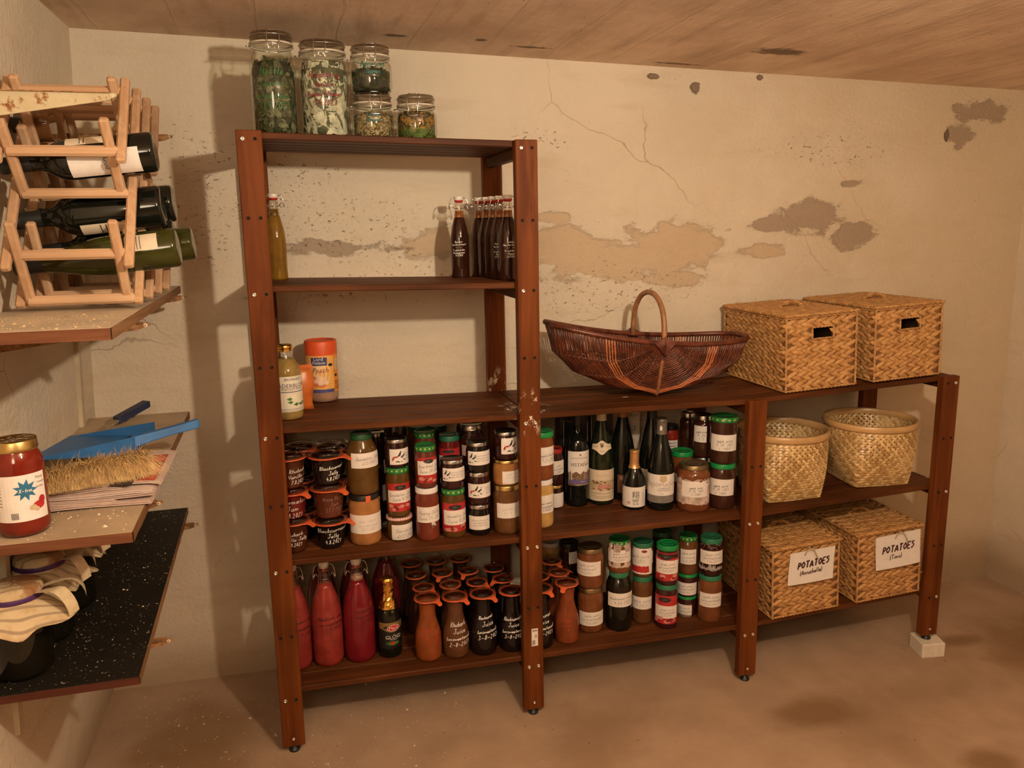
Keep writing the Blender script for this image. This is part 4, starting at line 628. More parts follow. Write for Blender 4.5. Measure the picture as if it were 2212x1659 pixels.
    if kind == 'sake':
        lb = white_label(d, w, root, rect)
        mk([print_line('翔', W * .3, H * .34, W * .42, H * .46), print_line('雲', W * .3, H * .3, W * .42, H * .13)], 'lettering', M_INK, lb, w, .0009)
        mk([print_line(c, W * .1, H * .08, W * .78, H * (.62 - .13 * i)) for i, c in enumerate('純米大吟醸'[:4])] + [grid_rect(W * .02, W * .14, H * .92, H * .95, 3)], 'small_lettering', M_INK2, lb, w, .0009)
        mk([grid_rect(W * .3, W * .4, H * .16, H * .28, 3)], 'red_seal', plain('seal_print', (.55, .30, .24), .6), lb, w, .0009)
        return lb
    if kind == 'paparuda':
        lb = white_label(d, w, root, rect)
        hv = hand_lines(['Paparuda'], W * .92, H * .52, .0011, .02)
        mk([([Vector((v.x + W * .04, v.y + H * .34)) for v in hv[0]], hv[1])], 'script', M_BROWNPR, lb, w, .0009)
        mk([print_line('CABERNET', W * .5, H * .08, W * .36, H * .31), print_line('SAUVIGNON', W * .5, H * .08, W * .36, H * .21), print_line('RESERVE', W * .24, H * .04, W * .4, H * .08)], 'lettering', M_GREYPR, lb, w, .0009)
        mk([poly2([(W * .48, H * .95), (W * .66, H * .95), (W * .66, H * .7), (W * .57, H * .62), (W * .48, H * .7)])], 'crest', M_TAN, lb, w, .0010)
        return lb
    if kind == 'grey': return white_label(d, w, root, rect, M_GREYPR, .0006, 'grey_band')
    if kind == 'orangelab': return white_label(d, w, root, rect, plain('orange_paper', (.50, .18, .04), .5))
    if kind == 'brown':
        lb = white_label(d, w, root, rect, plain('brown_paper', (.13, .05, .03), .5))
        mk([print_line('B', W * .3, H * .2, W * .3, H * .7)], 'lettering', M_TAN, lb, w, .0009); return lb
    if kind == 'cream':
        lb = white_label(d, w, root, rect, plain('cream_paper', (.66, .56, .42), .6, var=.03))
        mk([grid_rect(W * .1, W * .9, H * .62, H * .64, 6), grid_rect(W * .1, W * .9, H * .52, H * .54, 6)], 'fine_print', M_INK, lb, w, .0009); return lb
    if kind == 'glogi':
        lb = white_label(d, w, root, rect, plain('label_black', (.012, .011, .011), .35))
        tops = []
        for i in range(13):
            u = i / 12; tops.append((W * u, H * (.70 + .07 * math.cos(2 * PI * u))))
        mk([([Vector(p) for p in tops] + [Vector((p[0], H * .995)) for p in tops], [(i, i + 1, 13 + i + 1, 13 + i) for i in range(12)])], 'gold_band', plain('gold_print', (.36, .24, .10), .35, .6), lb, w, .0008)
        mk([disc2(W * .55, H * .79, W * .24, H * .12)], 'badge_rim', M_LABEL, lb, w, .0010)
        bd = mk([disc2(W * .55, H * .79, W * .22, H * .105)], 'badge', plain('badge_red', (.50, .012, .015), .4), lb, w, .0012)
        mk([print_line('Marli', W * .32, H * .13, W * .39, H * .725)], 'badge_lettering', M_LABEL, lb, w, .0014)
        mk([print_line('GLÖGI', W * .66, H * .17, W * .2, H * .37)], 'lettering', M_LABEL, lb, w, .0010)
        mk([grid_rect(W * .42, W * .66, H * .33, H * .345, 3)], 'fine_print', M_LABEL, lb, w, .0010)
        lf = [poly2([(W * (.5 + .3 * math.cos(a)), H * (.2 + .1 * math.sin(a))), (W * (.5 + .14 * math.cos(a + .4)), H * (.2 + .07 * math.sin(a + .4))), (W * .5, H * .2), (W * (.5 + .14 * math.cos(a - .4)), H * (.2 + .07 * math.sin(a - .4)))]) for a in [k * .7 for k in range(9)]]
        mk(lf, 'fir_print', M_GREENPR, lb, w, .0009)
        mk([disc2(W * .5, H * .21, W * .08, H * .055)], 'berry_print', plain('badge_red', (.50, .012, .015), .4), lb, w, .0012)
        return lb
    if kind == 'elder':
        lb = white_label(d, w, root, rect, plain('ivory_paper', (.70, .64, .52), .5, var=.03))
        mk([print_line('FLÄDERBLOM', W * .95, H * .14, W * .03, H * .68)], 'lettering', M_SLATEBL, lb, w, .0009)
        mk([print_line('SELJANKUKKA MEHU', W * .92, H * .07, W * .04, H * .60), print_line('BRUNNEBY', W * .5, H * .07, W * .36, H * .88), grid_rect(W * .05, W * .95, H * .55, H * .57, 10), grid_rect(W * .1, W * .9, H * .07, H * .08, 10), grid_rect(W * .1, W * .9, H * .03, H * .04, 10)], 'small_lettering', M_SLATEBL, lb, w, .0009)
        mk([poly2([(W * x, H * y), (W * (x + .1), H * (y + .05)), (W * (x + .17), H * (y + .01)), (W * (x + .1), H * (y - .05))]) for x, y in [(.38, .36), (.4, .27), (.56, .2), (.72, .2), (.82, .22)]], 'leaf_print', M_GREENPR, lb, w, .0008)
        mk([disc2(W * random.gauss(.66, .1), H * random.gauss(.34, .06), W * .016, H * .012, 6) for _ in range(60)], 'flower_print', plain('flower_print', (.80, .76, .55), .6), lb, w, .0010)
        return lb
    if kind == 'peach':
        lb = white_label(d, w, root, rect, plain('peach_label', (.78, .40, .10), .4, var=.05))
        mk([disc2(W * .36, H * .5, W * .32, H * .34, 24)], 'pale_print', plain('peach_pale', (.80, .55, .30), .5), lb, w, .0007)
        mk([poly2([(W * .2, H * .93), (W * .33, H * .93), (W * .4, H * .985), (W * .47, H * .93), (W * .6, H * .93), (W * .59, H * .70), (W * .21, H * .70)])], 'name_panel', M_SLATEBL, lb, w, .0009)
        mk([print_line('Lord', W * .22, H * .09, W * .28, H * .825), print_line('Nelson', W * .3, H * .09, W * .25, H * .73)], 'panel_lettering', M_LABEL, lb, w, .0011)
        mk([print_line('Peach', W * .38, H * .14, W * .24, H * .51, .25)], 'lettering', plain('peach_red', (.24, .015, .01), .5), lb, w, .0011)
        mk([disc2(W * x, H * y, W * .1, H * .07) for x, y in [(.1, .38), (.22, .36), (.34, .22), (.46, .2)]], 'fruit_print', plain('peach_fruit', (.70, .20, .07), .5), lb, w, .0010)
        mk([disc2(W * x, H * y, W * .07, H * .055) for x, y in [(.3, .3), (.4, .34), (.48, .3), (.54, .26), (.42, .24)]], 'ice_print', plain('peach_ice', (.80, .55, .40), .5), lb, w, .0012)
        mk([grid_rect(0, W * .76, 0, H * .085, 8)], 'blue_band', plain('band_blue', (.06, .07, .22), .5), lb, w, .0010)
        mk([grid_rect(W * .77, W, 0, H, 4)], 'side_panel', plain('peach_side', (.74, .26, .03), .4), lb, w, .0009)
        mk([grid_rect(W * .8, W * .99, H * .55, H * .85, 3)], 'info_panel', M_TAN, lb, w, .0011)
        mk([grid_rect(W * .79, W * .99, H * (.06 + .06 * k), H * (.09 + .06 * k), 3) for k in range(4)], 'stripes', plain('peach_brown', (.25, .06, .015), .5), lb, w, .0011)
        mk([disc2(W * .68, H * .71, W * .06, H * .04), disc2(W * .84, H * .42, W * .05, H * .04)], 'badges', M_INK, lb, w, .0011)
        return lb
def do_text(root, R, rect, eps=.0013):
    a0, a1, z0, z1, pen, pw, lines = rect
    w = Wrap(R, a0, a1, z0, z1)
    return mk([hand_lines(lines, w.W, w.H, pw * 1.05)], 'handwriting', PEN[pen], root, w, eps)
def finish(d, root, R):
    labs = [do_label(d, root, R, L) for L in d.get('lab', [])]
    for T in d.get('txt', []):
        par = root
        if labs and T[4] != 'chalk': par = labs[-1]
        do_text(par, R, T)

def make_item(d):
    k = d['k']; r = d['r']; h = d['h']
    root = thing(d['name'] if d['name'] != 'w' else 'wine_bottle', d['label'], d['cat'], (d['x'], d['y'], d['z']), 0, d.get('group'))
    f = d['f']
    if k == 'screw':
        rl = r * d.get('lr', .93); lh = min(.017, h * .13); sh = d.get('shoulder', .020); sh = min(sh, h * .3)
        hb = h - lh
        prof = [(0, .003), (r * .72, .001), (r * .86, 0), (r * .96, .004), (r, .012), (r, hb - sh), (r * .985, hb - sh * .72), (r * .5 + rl * .45, hb - sh * .3), (rl * .95, hb - .001), (rl * .93, hb + .003), (0, hb + .003)]
        mb = MB(); mb.lathe(prof, 32)
        mb.build('jar_body', content(d['col']), root)
        R = prof_radius(prof[2:])
        lid = screw_lid(rl, h, lh).build('lid', lidmat(d['lid']), root)
        if d['lid'] == 'green':   # pale printed marks around the lid skirt
            mb = MB()
            for q in range(14):
                a = 2 * PI * q / 14
                w = Wrap(lambda z: rl, a, a + .16, h - lh * .62, h - lh * .3); w.add(mb, grid_rect(0, w.W, 0, w.H, 2), .0004)
            mb.build('lid_marks', plain('lid_mark_yellow', (.45, .5, .12), .5), lid)
        if d['lid'] in ('greenbright', 'greenblue', 'black', 'goldbrown'):
            mb = MB(); mb.lathe([(rl * .62, h - .0012), (rl * .60, h - .0006), (rl * .36, h - .0006), (rl * .34, h - .0012)], 24); mb.build('lid_boss', lidmat(d['lid']), lid)
        if d.get('tab'):
            mb = MB(); w = Wrap(lambda z: rl, f + .1, f + .42, h - lh * 1.25, h - .001); w.add(mb, grid_rect(0, w.W, 0, w.H, 3), .0008); mb.build('orange_sticker', M_ORING, lid)
        if d.get('scrap'):
            w = Wrap(R, f + .3, f + .75, h * .25, h * .42); mk([poly2([(w.W * random.random(), w.H * random.random()) for _ in range(3)]) for _ in range(9)], 'label_scraps', M_LABEL, root, w, .0006)
        finish(d, root, R)
    elif k == 'weck':
        r0 = r; r1 = r * 1.20; hb = h - .016
        prof = [(0, .003), (r0 * .85, .001), (r0 * .96, .002), (r0, .008), (r1 * .97, hb * .72), (r1 * .985, hb * .78), (r1 * 1.01, hb * .80), (r1 * 1.05, hb * .97), (r1 * 1.14, hb), (0, hb)]
        mb = MB(); mb.lathe(prof, 32); mb.build('jar_body', content(d['col']), root)
        rl = r1 * 1.17
        ring(root, rl, hb, f + random.choice((-1.15, .75, .95, 1.15))); glass_lid(root, rl, hb + .0035, h + .002)
        finish(d, root, prof_radius(prof[2:]))
    elif k == 'carafe':
        hb = h - .012
        P = [(.84, 0), (.95, .012), (1, .05), (1, .30), (.97, .40), (.88, .50), (.74, .60), (.64, .68), (.60, .76), (.61, .84), (.66, .92), (.72, .965), (.84, 1.0)]
        prof = [(0, .003)] + [(r * a, hb * b) for a, b in P] + [(0, hb)]
        mb = MB(); mb.lathe(prof, 32); mb.build('carafe_body', content(d['col']), root)
        ring(root, r * .97, hb, f + d.get('tab', .8)); glass_lid(root, r * .955, hb + .0035, h + .002)
        finish(d, root, prof_radius(prof[1:]))
    elif k == 'swinglarge':
        P = [(.80, 0), (.93, .012), (1, .06), (1, .42), (.985, .50), (.92, .57), (.80, .64), (.64, .70), (.50, .75), (.43, .79)]
        prof = [(0, .004)] + [(r * a, h * b) for a, b in P]
        mb = MB(); mb.lathe(prof + [(0, h * .79)], 32); mb.build('bottle_body', content(d['col']), root)
        if d.get('foam'):
            mb = MB(); mb.lathe([(0, h * .79), (r * .40, h * .79), (r * .38, h * .83), (0, h * .84)], 16); mb.build('foam', plain('juice_foam', (.55, .32, .26), .8, var=.4, vs=150), root)
        mb = MB(); mb.lathe([(r * .435, h * .79), (r * .37, h * .86), (r * .36, h * .90), (r * .40, h * .905), (r * .40, h * .93), (r * .33, h * .935), (r * .33, h * .955)], 24); mb.build('bottle_neck', M_GLASSC, root)
        swing_top(root, r * .33, h, .93, f)
        finish(d, root, prof_radius(prof[1:]))
    elif k == 'swing':
        yel = d['col'] == 'yellow'
        P = [(.90, 0), (.98, .008), (1, .03), (1, .46), (.97, .52), (.86, .60), (.72, .67), (.60, .725), (.55, .745)]
        prof = [(0, .003)] + [(r * a, h * b) for a, b in P]
        m = content('extract'); mb = MB(); mb.lathe(prof + [(0, h * .745)], 28); mb.build('bottle_body', content('yellowoil') if yel else m, root)
        mb = MB(); mb.lathe([(r * .555, h * .745), (r * .50, h * .765), (r * .55, h * .772), (r * .55, h * .782), (r * .48, h * .79), (r * .48, h * .905), (r * .50, h * .91), (r * .46, h * .918)], 24); mb.build('bottle_neck', M_GLASSC, root)
        mb = MB(); mb.lathe([(0, h * .742), (r * .52, h * .745), (r * .47, h * .765), (r * .46, h * .825), (0, h * .827)], 20); mb.build('liquid_in_neck', content('yellowoil' if yel else 'amber2'), root)
        swing_top(root, r * .49, h, .95, f, True)
        finish(d, root, prof_radius(prof[1:]))
    elif k in ('bordeaux', 'burgundy', 'sake', 'glogi'):
        P = {'bordeaux': [(.86, 0), (.97, .008), (1, .03), (1, .56), (.97, .60), (.80, .66), (.55, .705), (.42, .74), (.38, .78), (.36, .95), (.40, .955), (.40, .985), (.36, 1.0)],
             'burgundy': [(.86, 0), (.97, .008), (1, .03), (1, .42), (.96, .50), (.82, .60), (.62, .70), (.47, .78), (.39, .84), (.37, .95), (.41, .955), (.41, .985), (.36, 1.0)],
             'sake': [(.86, 0), (.97, .012), (1, .05), (1, .40), (.95, .48), (.80, .58), (.60, .67), (.45, .73), (.40, .77), (.40, .96), (.44, .965), (.44, .99), (.38, 1.0)],
             'glogi': [(.86, 0), (.97, .012), (1, .04), (1, .43), (.96, .50), (.80, .62), (.62, .70), (.50, .76), (.46, .80), (.44, .94), (.50, .95), (.50, .985), (.40, 1.0)]}[k]
        prof = [(0, .004)] + [(r * a, h * b) for a, b in P] + [(0, h)]
        mb = MB(); mb.lathe(prof, 32); mb.build('bottle_body', content(d['col']), root)
        R = prof_radius(prof[1:-1])
        z0 = {'bordeaux': .80, 'burgundy': .83, 'sake': .70, 'glogi': .63}[k]
        cm = {'black': M_BLACK, 'cream': M_CREAM, 'copper': M_COPPER, 'grey': M_GREYF, 'goldfoil': M_GOLD, 'harlequin': None}[d['cap']]
        if cm is None:
            t = NT('harlequin_foil'); x, y, z = t.sep(t.co()); a = t.math('MULTIPLY', t.math('ARCTAN2', y, x), 2.2); zz = t.math('MULTIPLY', z, 60.)
            p1 = t.math('GREATER_THAN', t.math('FRACT', t.math('ADD', a, zz)), .5); p2 = t.math('GREATER_THAN', t.math('FRACT', t.math('SUBTRACT', a, zz)), .5)
            t.princ(t.mix(t.math('MULTIPLY', t.math('ADD', p1, p2), .5), (.16, .05, .02), (.52, .25, .06)), .4); cm = t.m
        n = 14; cp = []
        for i in range(n + 1):
            z = h * (z0 + (1.002 - z0) * i / n); cp.append((R(min(z, h * .999)) + .0009 + (random.uniform(0, .0016) if d['cap'] == 'goldfoil' else 0), z))
        mb = MB(); mb.lathe(cp + [(0, h * 1.003)], 24, smooth=d['cap'] != 'goldfoil'); cap = mb.build('foil_capsule', cm, root)
        if d['cap'] == 'goldfoil':
            for v in cap.data.vertices:
                if v.co.z < h * .995: q = 1 + random.uniform(-.05, .06); v.co.x *= q; v.co.y *= q
            mb = MB()
            for a in (f - .35, f + .35):
                w = Wrap(R, a - .14, a + .14, h * .585, h * .615); w.add(mb, poly2([(w.W / 2 + w.W * .5 * q * math.cos(PI / 2 + i * PI / 5), w.H / 2 + w.H * .5 * q * math.sin(PI / 2 + i * PI / 5)) for i in range(10) for q in [1 if i % 2 == 0 else .42]]), .0008)
            mb.build('gold_stars', plain('gold_print', (.36, .24, .10), .35, .6), root)
        if d['cap'] == 'harlequin':
            mb = MB(); mb.lathe([(R(h * .93) + .0016, h * .91), (R(h * .96) + .0018, h * .93), (R(h * .96) + .0018, h * 1.003), (0, h * 1.004)], 24); mb.build('cap', M_BLACK, root)
        if d['cap'] == 'grey':
            w = Wrap(R, f - .5, f + .3, h * .87, h * .93); mk([disc2(w.W * .5, w.H * .5, w.W * .3, w.H * .45)], 'capsule_emblem', M_LABEL, root, w, .0016)
        finish(d, root, R)
    elif k == 'elder':
        P = [(.86, 0), (.97, .02), (1, .06), (1, .60), (.97, .66), (.86, .72), (.66, .78), (.52, .82)]
        prof = [(0, .004)] + [(r * a, h * b) for a, b in P]
        mb = MB(); mb.lathe(prof[:] + [(0, h * .82)], 32); mb.build('bottle_body', content('elder'), root)
        mb = MB(); mb.lathe([(r * .525, h * .82), (r * .44, h * .88), (r * .40, h * .93)], 24); mb.build('bottle_neck', M_GLASSC, root)
        mb = MB(); mb.lathe([(r * .50, h * .915), (r * .52, h * .925), (r * .48, h * .935), (r * .52, h * .945), (r * .52, h * .99), (r * .47, h), (0, h)], 24); mb.build('cap', M_GOLD, root)
        finish(d, root, prof_radius(prof[1:]))
    elif k == 'peach':
        hb = h * .79
        prof = [(0, .006), (r * .80, .002), (r * .92, .004), (r, .016), (r, hb * .93), (r * .97, hb * .97), (r * .94, hb)]
        mb = MB(); mb.lathe(prof + [(0, hb)], 32); mb.build('jar_body', content('granules'), root)
        rl = r * 1.02
        mb = MB(); mb.lathe([(rl, hb - .004), (rl, h - .006), (rl * .97, h - .001), (rl * .92, h), (rl * .82, h), (rl * .80, h - .003), (0, h - .003)], 36); mb.build('lid', plain('orange_lid_plastic', (.66, .085, .018), .4, var=.04), root)
        finish(d, root, prof_radius(prof[1:]))
    return root
CONT.update(extract=(.030, .009, .005), yellowoil=(.20, .10, .012), amber2=(.36, .11, .025), elder=(.26, .17, .05), granules=(.36, .21, .14))

def ring(root, rl, z, a):
    """orange rubber ring with its pull tab"""
    mb = MB(); mb.lathe([(rl * .80, z - .0005), (rl, z - .0002), (rl * 1.015, z + .0016), (rl, z + .0034), (rl * .80, z + .0034)], 32)
    c, s_ = math.cos(a), math.sin(a)
    P = []
    for t, w, dz in ((.97, .42, 0), (1.10, .26, -.001), (1.26, .20, -.004), (1.40, .20, -.008), (1.46, .10, -.010)):
        for sgn in (-1, 1): P.append((t * rl, sgn * w * rl, dz))
    top = [(x * c - y * s_, x * s_ + y * c, z + .003 + dz) for x, y, dz in P]; bot = [(x, y, q - .0022) for x, y, q in top]
    n = len(top); fs = []
    for i in range(0, n - 2, 2):
        fs += [(i, i + 2, i + 3, i + 1), (n + i + 1, n + i + 3, n + i + 2, n + i), (i, n + i, n + i + 2, i + 2), (i + 1, i + 3, n + i + 3, n + i + 1)]
    fs.append((n - 2, 2 * n - 2, 2 * n - 1, n - 1)); mb.add(top + bot, fs, False)
    return mb.build('rubber_ring', M_ORING, root)
def glass_lid(root, rl, z0, z1):
    mb = MB(); mb.lathe([(rl * .80, z0), (rl, z0), (rl * 1.0, z1 - .002), (rl * .95, z1), (rl * .82, z1 - .0005), (rl * .76, z1 - .004), (rl * .35, z1 - .005), (rl * .30, z1 - .0035), (0, z1 - .0035)], 32)
    return mb.build('glass_lid', M_GLASSW, root)
def swing_top(root, rn, h, zt, a, small=False):
    mb = MB(); z = h * zt
    mb.lathe([(0, z - h * .026), (rn * .72, z - h * .026), (rn * .92, z - h * .010), (rn * .98, z + .001), (0, z + .001)], 20); mb.build('rubber_seal', M_SEAL, root)
    mb = MB(); mb.lathe([(rn * .90, z), (rn * .96, z + .003), (rn * 1.08, h - .0015), (rn * 1.02, h), (0, h)], 20); mb.build('ceramic_stopper', M_CERAM, root)
    mb = MB(); ca, sa = math.cos(a + PI / 2), math.sin(a + PI / 2)
    ro = rn * 1.55
    for sg in (-1, 1):
        pts = [(sg * rn * 1.0, 0, h * (zt + .03)), (sg * ro * 1.02, 0, h * (zt + .028)), (sg * ro * 1.25, 0, h * (zt - .01)), (sg * ro * 1.42, 0, h * (zt - .085)), (sg * ro * 1.35, 0, h * (zt - .105)), (sg * ro * 1.15, 0, h * (zt - .06)), (sg * ro * 1.0, 0, h * (zt - .055)), (sg * rn * 1.1, 0, h * (zt - .09))]
        mb.tube([(x * ca - y * sa, x * sa + y * ca, q) for x, y, q in pts], .0014, 5)
    mb.tube([(rn * 1.13 * math.cos(t * PI / 10), rn * 1.13 * math.sin(t * PI / 10), h * (zt - .095)) for t in range(20)], .0009, 5, True)
    mb.build('wire_clasp', M_WIRE, root)

for d in ITEMS: make_item(d)
# ------------------------------------------------------------------ shelving unit
PX0 = [.004, .7255, 1.4665, 2.192]          # left edge of each upright at the floor
PXT = [.005, .7215, 1.4665, 2.192]          # ... and at 1.71 m
PW = [.0624, .0624, .0624, .0640]
PZ = [0, -.0156, -.0265, .0051]
PT = [1.710, 1.6945, .9185, .9485]
TK = .030; DEP = .388
ZK = [1.6885, 1.303, .9212, .5402, .1524]
BX = [0, .7314, 1.4628, 2.194]
def dzx(x):
    for (a, b), (c, e) in zip(zip(BX, BX[1:]), zip(PZ, PZ[1:])):
        if x <= b: return c + (e - c) * (x - a) / (b - a)
    return PZ[-1]
unit = thing('shelving_unit', 'brown stained wooden shelving unit, one tall bay and two low bays, full of preserves', 'shelf', (0, 0, 0))
def postx(i, z): return PX0[i] + (PXT[i] - PX0[i]) * z / 1.71
for i in range(4):
    for y0 in (0, DEP):
        mb = MB(); z0 = PZ[i] + .006; z1 = PT[i]
        a, b = postx(i, z0), postx(i, z1); w = PW[i]
        mb.bbox([(a, y0, z0), (a + w, y0, z0), (a + w, y0 + TK, z0), (a, y0 + TK, z0), (b, y0, z1), (b + w, y0, z1), (b + w, y0 + TK, z1), (b, y0 + TK, z1)], .002)
        p = mb.build('post', M_POST, unit)
        cx = a + w * .5; zf = -.012 - .02 * cx if i < 3 else (-.0055 if y0 == 0 else -.012 - .02 * cx)
        mb = MB(); mb.lathe([(0, zf), (.016, zf), (.016, zf + .005), (.009, zf + .008), (.009, z0 + .01)], 14, (cx, y0 + TK / 2, 0)); mb.build('foot', M_BLACK, p)
        if y0 == 0:
            mb = MB()     # rows of spare holes halfway between the shelves
            zs = [(ZK[k] + ZK[k + 1]) / 2 for k in range(4)]
            zs = [z for z in zs if z < PT[i] - .05] + ([] if i < 2 else [])
            for z in zs:
                for fx in (.26, .74): mb.lathe([(0, 0), (.0042, 0), (.0042, .002)], 10, M=Matrix.Translation((postx(i, z) + w * fx, -.0005, z + PZ[i])) @ Matrix.Rotation(PI / 2, 4, 'X'))
            for k in range(5):
                if i in (0, 3) or (k < 2 and i == 1):
                    if ZK[k] > PT[i]: continue
                    fx = .74 if i < 2 else .26
                    mb.lathe([(0, 0), (.0042, 0), (.0042, .002)], 10, M=Matrix.Translation((postx(i, ZK[k]) + w * fx, -.0005, ZK[k] + PZ[i])) @ Matrix.Rotation(PI / 2, 4, 'X'))
            mb.build('bolt_hole', M_HOLE, p)
def bolt(x, z, r=.0058):
    mb = MB(); M = Matrix.Translation((x, -.0002, z)) @ Matrix.Rotation(PI / 2, 4, 'X')
    mb.lathe([(r * .98, -.001), (r, .0012), (r * .8, .0026), (r * .5, .0028), (r * .42, .0012), (0, .0012)], 14, M=M)
    return mb.build('bolt', M_STEEL, unit)
for i in range(4):
    for k in range(5):
        if ZK[k] > PT[i]: continue
        cols = {0: [.26], 1: ([.26] if k < 2 else [.26, .74]), 2: [.26, .74], 3: [.74]}[i]
        for fx in cols: bolt(postx(i, ZK[k]) + PW[i] * fx, ZK[k] + PZ[i])
    bolt(PX0[i] + PW[i] * .5, PZ[i] + .030, .0045)
def shelf(k, bay):
    mb = MB(); a = PX0[bay] + (.004 if bay == 0 else .033); b = PX0[bay + 1] + (.030 if bay < 2 else .058)
    za, zb = ZK[k] + dzx(a), ZK[k] + dzx(b)
    n = 5; gap = .0065; y0 = TK + .001; y1 = DEP - .001; sw = (y1 - y0 - gap * (n - 1)) / n; mb.i = 0
    for j in range(n):
        u = y0 + j * (sw + gap); v = u + sw
        e1, e2 = random.uniform(-.0006, .0006), random.uniform(-.0006, .0006)
        mb.bbox([(a, u, za + .004), (b, u, zb + .004), (b, v, zb + .004), (a, v, za + .004), (a, u, za + .021 + e1), (b, u, zb + .021 + e2), (b, v, zb + .021 + e2), (a, v, za + .021 + e1)], .0022)
    sh = mb.build('shelf', M_SLAT, unit)
    for x, zc in ((a + .002, za), (b - .026, zb)):
        mr = MB(); mr.bbox([(x, TK + .001, zc - .026), (x + .024, TK + .001, zc - .026), (x + .024, DEP - .001, zc - .026), (x, DEP - .001, zc - .026), (x, TK + .001, zc + .0035), (x + .024, TK + .001, zc + .0035), (x + .024, DEP - .001, zc + .0035), (x, DEP - .001, zc + .0035)])
        mr.build('rail', M_RAIL, sh)
for k in range(5): shelf(k, 0)
for k in (2, 3, 4): shelf(k, 1); shelf(k, 2)
# barcode sticker on the second upright
mb = MB(); mb.box(.750, .770, -.0009, -.0001, .205, .262)
st = mb.build('barcode_sticker', M_LABEL, unit)
mb = MB()
for q in range(7): mb.box(.752 + q * .0014, .7527 + q * .0014, -.0012, -.0009, .209, .224)
for q in range(3): mb.box(.760, .767, -.0012, -.0009, .232 + q * .004, .2335 + q * .004)
for q in range(4): mb.box(.753 + q * .004, .7555 + q * .004, -.0012, -.0009, .253, .2575)
mb.build('barcode', M_INK, st)

# ------------------------------------------------------------------ gift cartons behind the wine
t = thing('gift_carton', 'black gift carton with thin white line pattern, standing behind the wine bottles', 'box', (1.005, .345, .5415))
mb = MB(); mb.bbox([(-.055, -.02, 0), (.05, -.02, 0), (.05, .03, 0), (-.055, .03, 0), (-.055, -.02, .35), (.05, -.02, .35), (.05, .03, .35), (-.055, .03, .35)]); mb.build('carton_body', plain('black_card', (.010, .009, .009), .35), t)
mb = MB()
for pl in ([(-.04, .345), (-.04, .305), (.0, .295)], [(.045, .345), (.045, .29)], [(-.04, .19), (-.04, .28), (.0, .27)], [(.045, .2), (.045, .27)]):
    mb.tube([(x, -.0206, z) for x, z in pl], .0007, 4)
mb.build('line_print', M_CHALK, t)
t = thing('wine_carton', 'narrow cream carton printed with grapes and the letters ICE', 'box', (1.225, .356, .538))
mb = MB(); mb.bbox([(-.025, -.016, 0), (.025, -.016, 0), (.025, .024, 0), (-.025, .024, 0), (-.025, -.016, .355), (.025, -.016, .355), (.025, .024, .355), (-.025, .024, .355)]); mb.build('carton_body', plain('cream_card', (.50, .42, .33), .5), t)
mb = MB()
def flat_xz(mb, vf, x0, y, z0): mb.add([(x0 + v.x, y, z0 + v.y) for v in vf[0]], vf[1], False)
flat_xz(mb, print_line('ICE', .03, .016), -.018, -.0165, .225); flat_xz(mb, print_line('PELLER', .034, .008), -.017, -.0165, .275)
for q in ((-.008, .325), (.0, .327), (.008, .326), (-.003, .319), (.005, .319)): flat_xz(mb, disc2(0, 0, .005), q[0], -.0165, q[1])
mb.build('carton_print', M_BROWNPR, t)
t = thing('dark_carton', 'dark brown carton with a pale edge standing behind the burgundy bottle', 'box', (1.105, .352, .540))
mb = MB(); mb.bbox([(-.04, -.02, 0), (.04, -.02, 0), (.04, .028, 0), (-.04, .028, 0), (-.04, -.02, .35), (.04, -.02, .35), (.04, .028, .35), (-.04, .028, .35)]); mb.build('carton_body', plain('brown_card', (.035, .022, .014), .5), t)
mb = MB(); mb.tube([(-.038, -.0206, .02), (-.038, -.0206, .345)], .0009, 4); mb.build('line_print', M_TAN, t)

